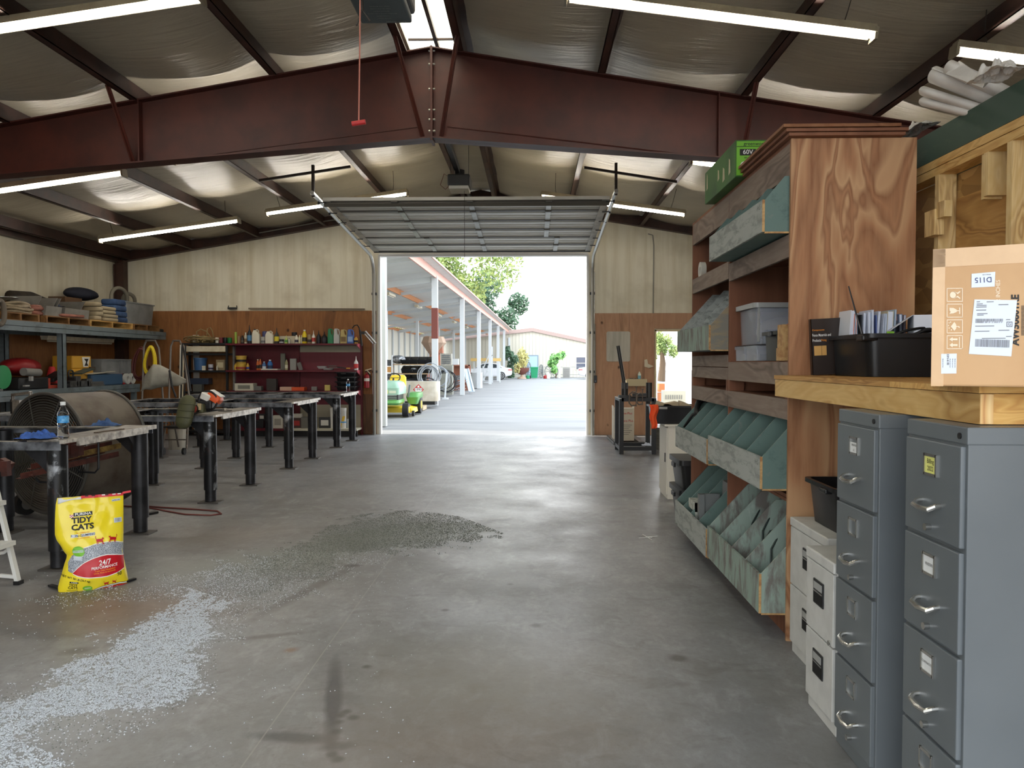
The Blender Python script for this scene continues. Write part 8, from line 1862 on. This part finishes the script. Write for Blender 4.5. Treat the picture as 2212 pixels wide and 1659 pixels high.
for k, (px, py, r, n_, m, y_, lb) in enumerate(((925, 812, .34, 7, 'grey', 25.7, 'grey hose coil hanging on the wrapped shed post'), (928, 838, .3, 4, 'dark', 25.9, 'black hose loops hanging low by the wrapped shed post'), (963, 822, .42, 6, 'dark', 33.4, 'black hose coil hung on the grey green cabinet'), (950, 815, .36, 4, 'grey', 27.5, 'grey hose loops behind the wrapped shed post'))):
    c = P(px, py, y_); w = MB(mat('grey yard hose', C(150, 156, 164), .5) if m == 'grey' else mat('dark yard hose', C(48, 50, 54), .5)); rr = random.Random(k)
    for j in range(n_): s = rr.uniform(.75, 1.05); o_ = V((rr.uniform(-.08, .08), rr.uniform(-.05, .05), rr.uniform(-.06, .06))); w.tube([c + o_ + V((r * s * math.cos(a), 0, r * 1.1 * s * math.sin(a))) for a in (6.283 * i / 24 for i in range(24))], .016, 6, closed=True)
    one(w, 'hose_coil', lb, 'hose', 'hoses hung in the shed', smooth=2)
one(MB(POST).bar(P(965, 806, 26.5), P(961, 862, 26.5), .05, .05).bar(P(956, 861, 26.4), P(968, 861, 26.4), .2, .05), 'post_stand', 'thin galvanised stand beside the wrapped shed post', 'stand')
one(MB(mat('pipe dark', C(70, 66, 64), .5)).bar(P(868, 822, 27), P(918, 826, 27), .2, .08), 'dark_beams', 'dark steel lengths lying above the fuel tank', 'steel')
# outside the narrow side doorway
t = thing('slatted_heater', (P(1456, 855, 18.4).x, 18.4, 0), 'white slatted heater standing outside the narrow side doorway', 'heater'); a, b = P(1433, 844, 18.3), P(1481, 880, 18.3)
MB(PAINTW).box(a.x, b.x, 18.3, 18.6, 0, a.z).build('body', t); w = MB(mat('slot grey', C(150, 150, 150), .5))
for k in range(8): w.box(lerp(a.x, b.x, .1 + k * .1), lerp(a.x, b.x, .14 + k * .1), 18.285, 18.3, a.z - .2, a.z - .1)
w.build('slot', t)
for k in range(4):
    one(MB(mat('orange brick', C(206, 130, 84), .7)).box(P(1424, 830, 20).x, P(1436, 830, 20).x, 20, 20.3, k * .24, k * .24 + .22), 'orange_block', f"{['bottom', 'second', 'third', 'top'][k]} orange block of the stack outside the narrow doorway", 'block', 'orange blocks outside the doorway')
# ================================================================ light
wd = bpy.data.worlds.new('sky'); SC.world = wd; wd.use_nodes = True
nt = wd.node_tree; bgn = nt.nodes['Background']
tc = nt.nodes.new('ShaderNodeTexCoord'); sp = nt.nodes.new('ShaderNodeSeparateXYZ'); rp = nt.nodes.new('ShaderNodeValToRGB')
nt.links.new(tc.outputs['Generated'], sp.inputs[0]); nt.links.new(sp.outputs[2], rp.inputs[0]); nt.links.new(rp.outputs[0], bgn.inputs[0])
rp.color_ramp.elements[0].color = (1.0, .99, .97, 1); rp.color_ramp.elements[1].color = (.74, .87, 1, 1)
bgn.inputs[1].default_value = SKY
sl = bpy.data.lights.new('sun', 'SUN'); sl.energy = SUN; sl.angle = R(1.2); sl.color = (1, .93, .82)
so = bpy.data.objects.new('sun', sl); COL.objects.link(so)
d = V((1.0, -.12, -.62)); so.rotation_euler = d.to_track_quat('-Z', 'Y').to_euler(); so.location = (-30, 20, 30)
vs_.exposure = EXPO
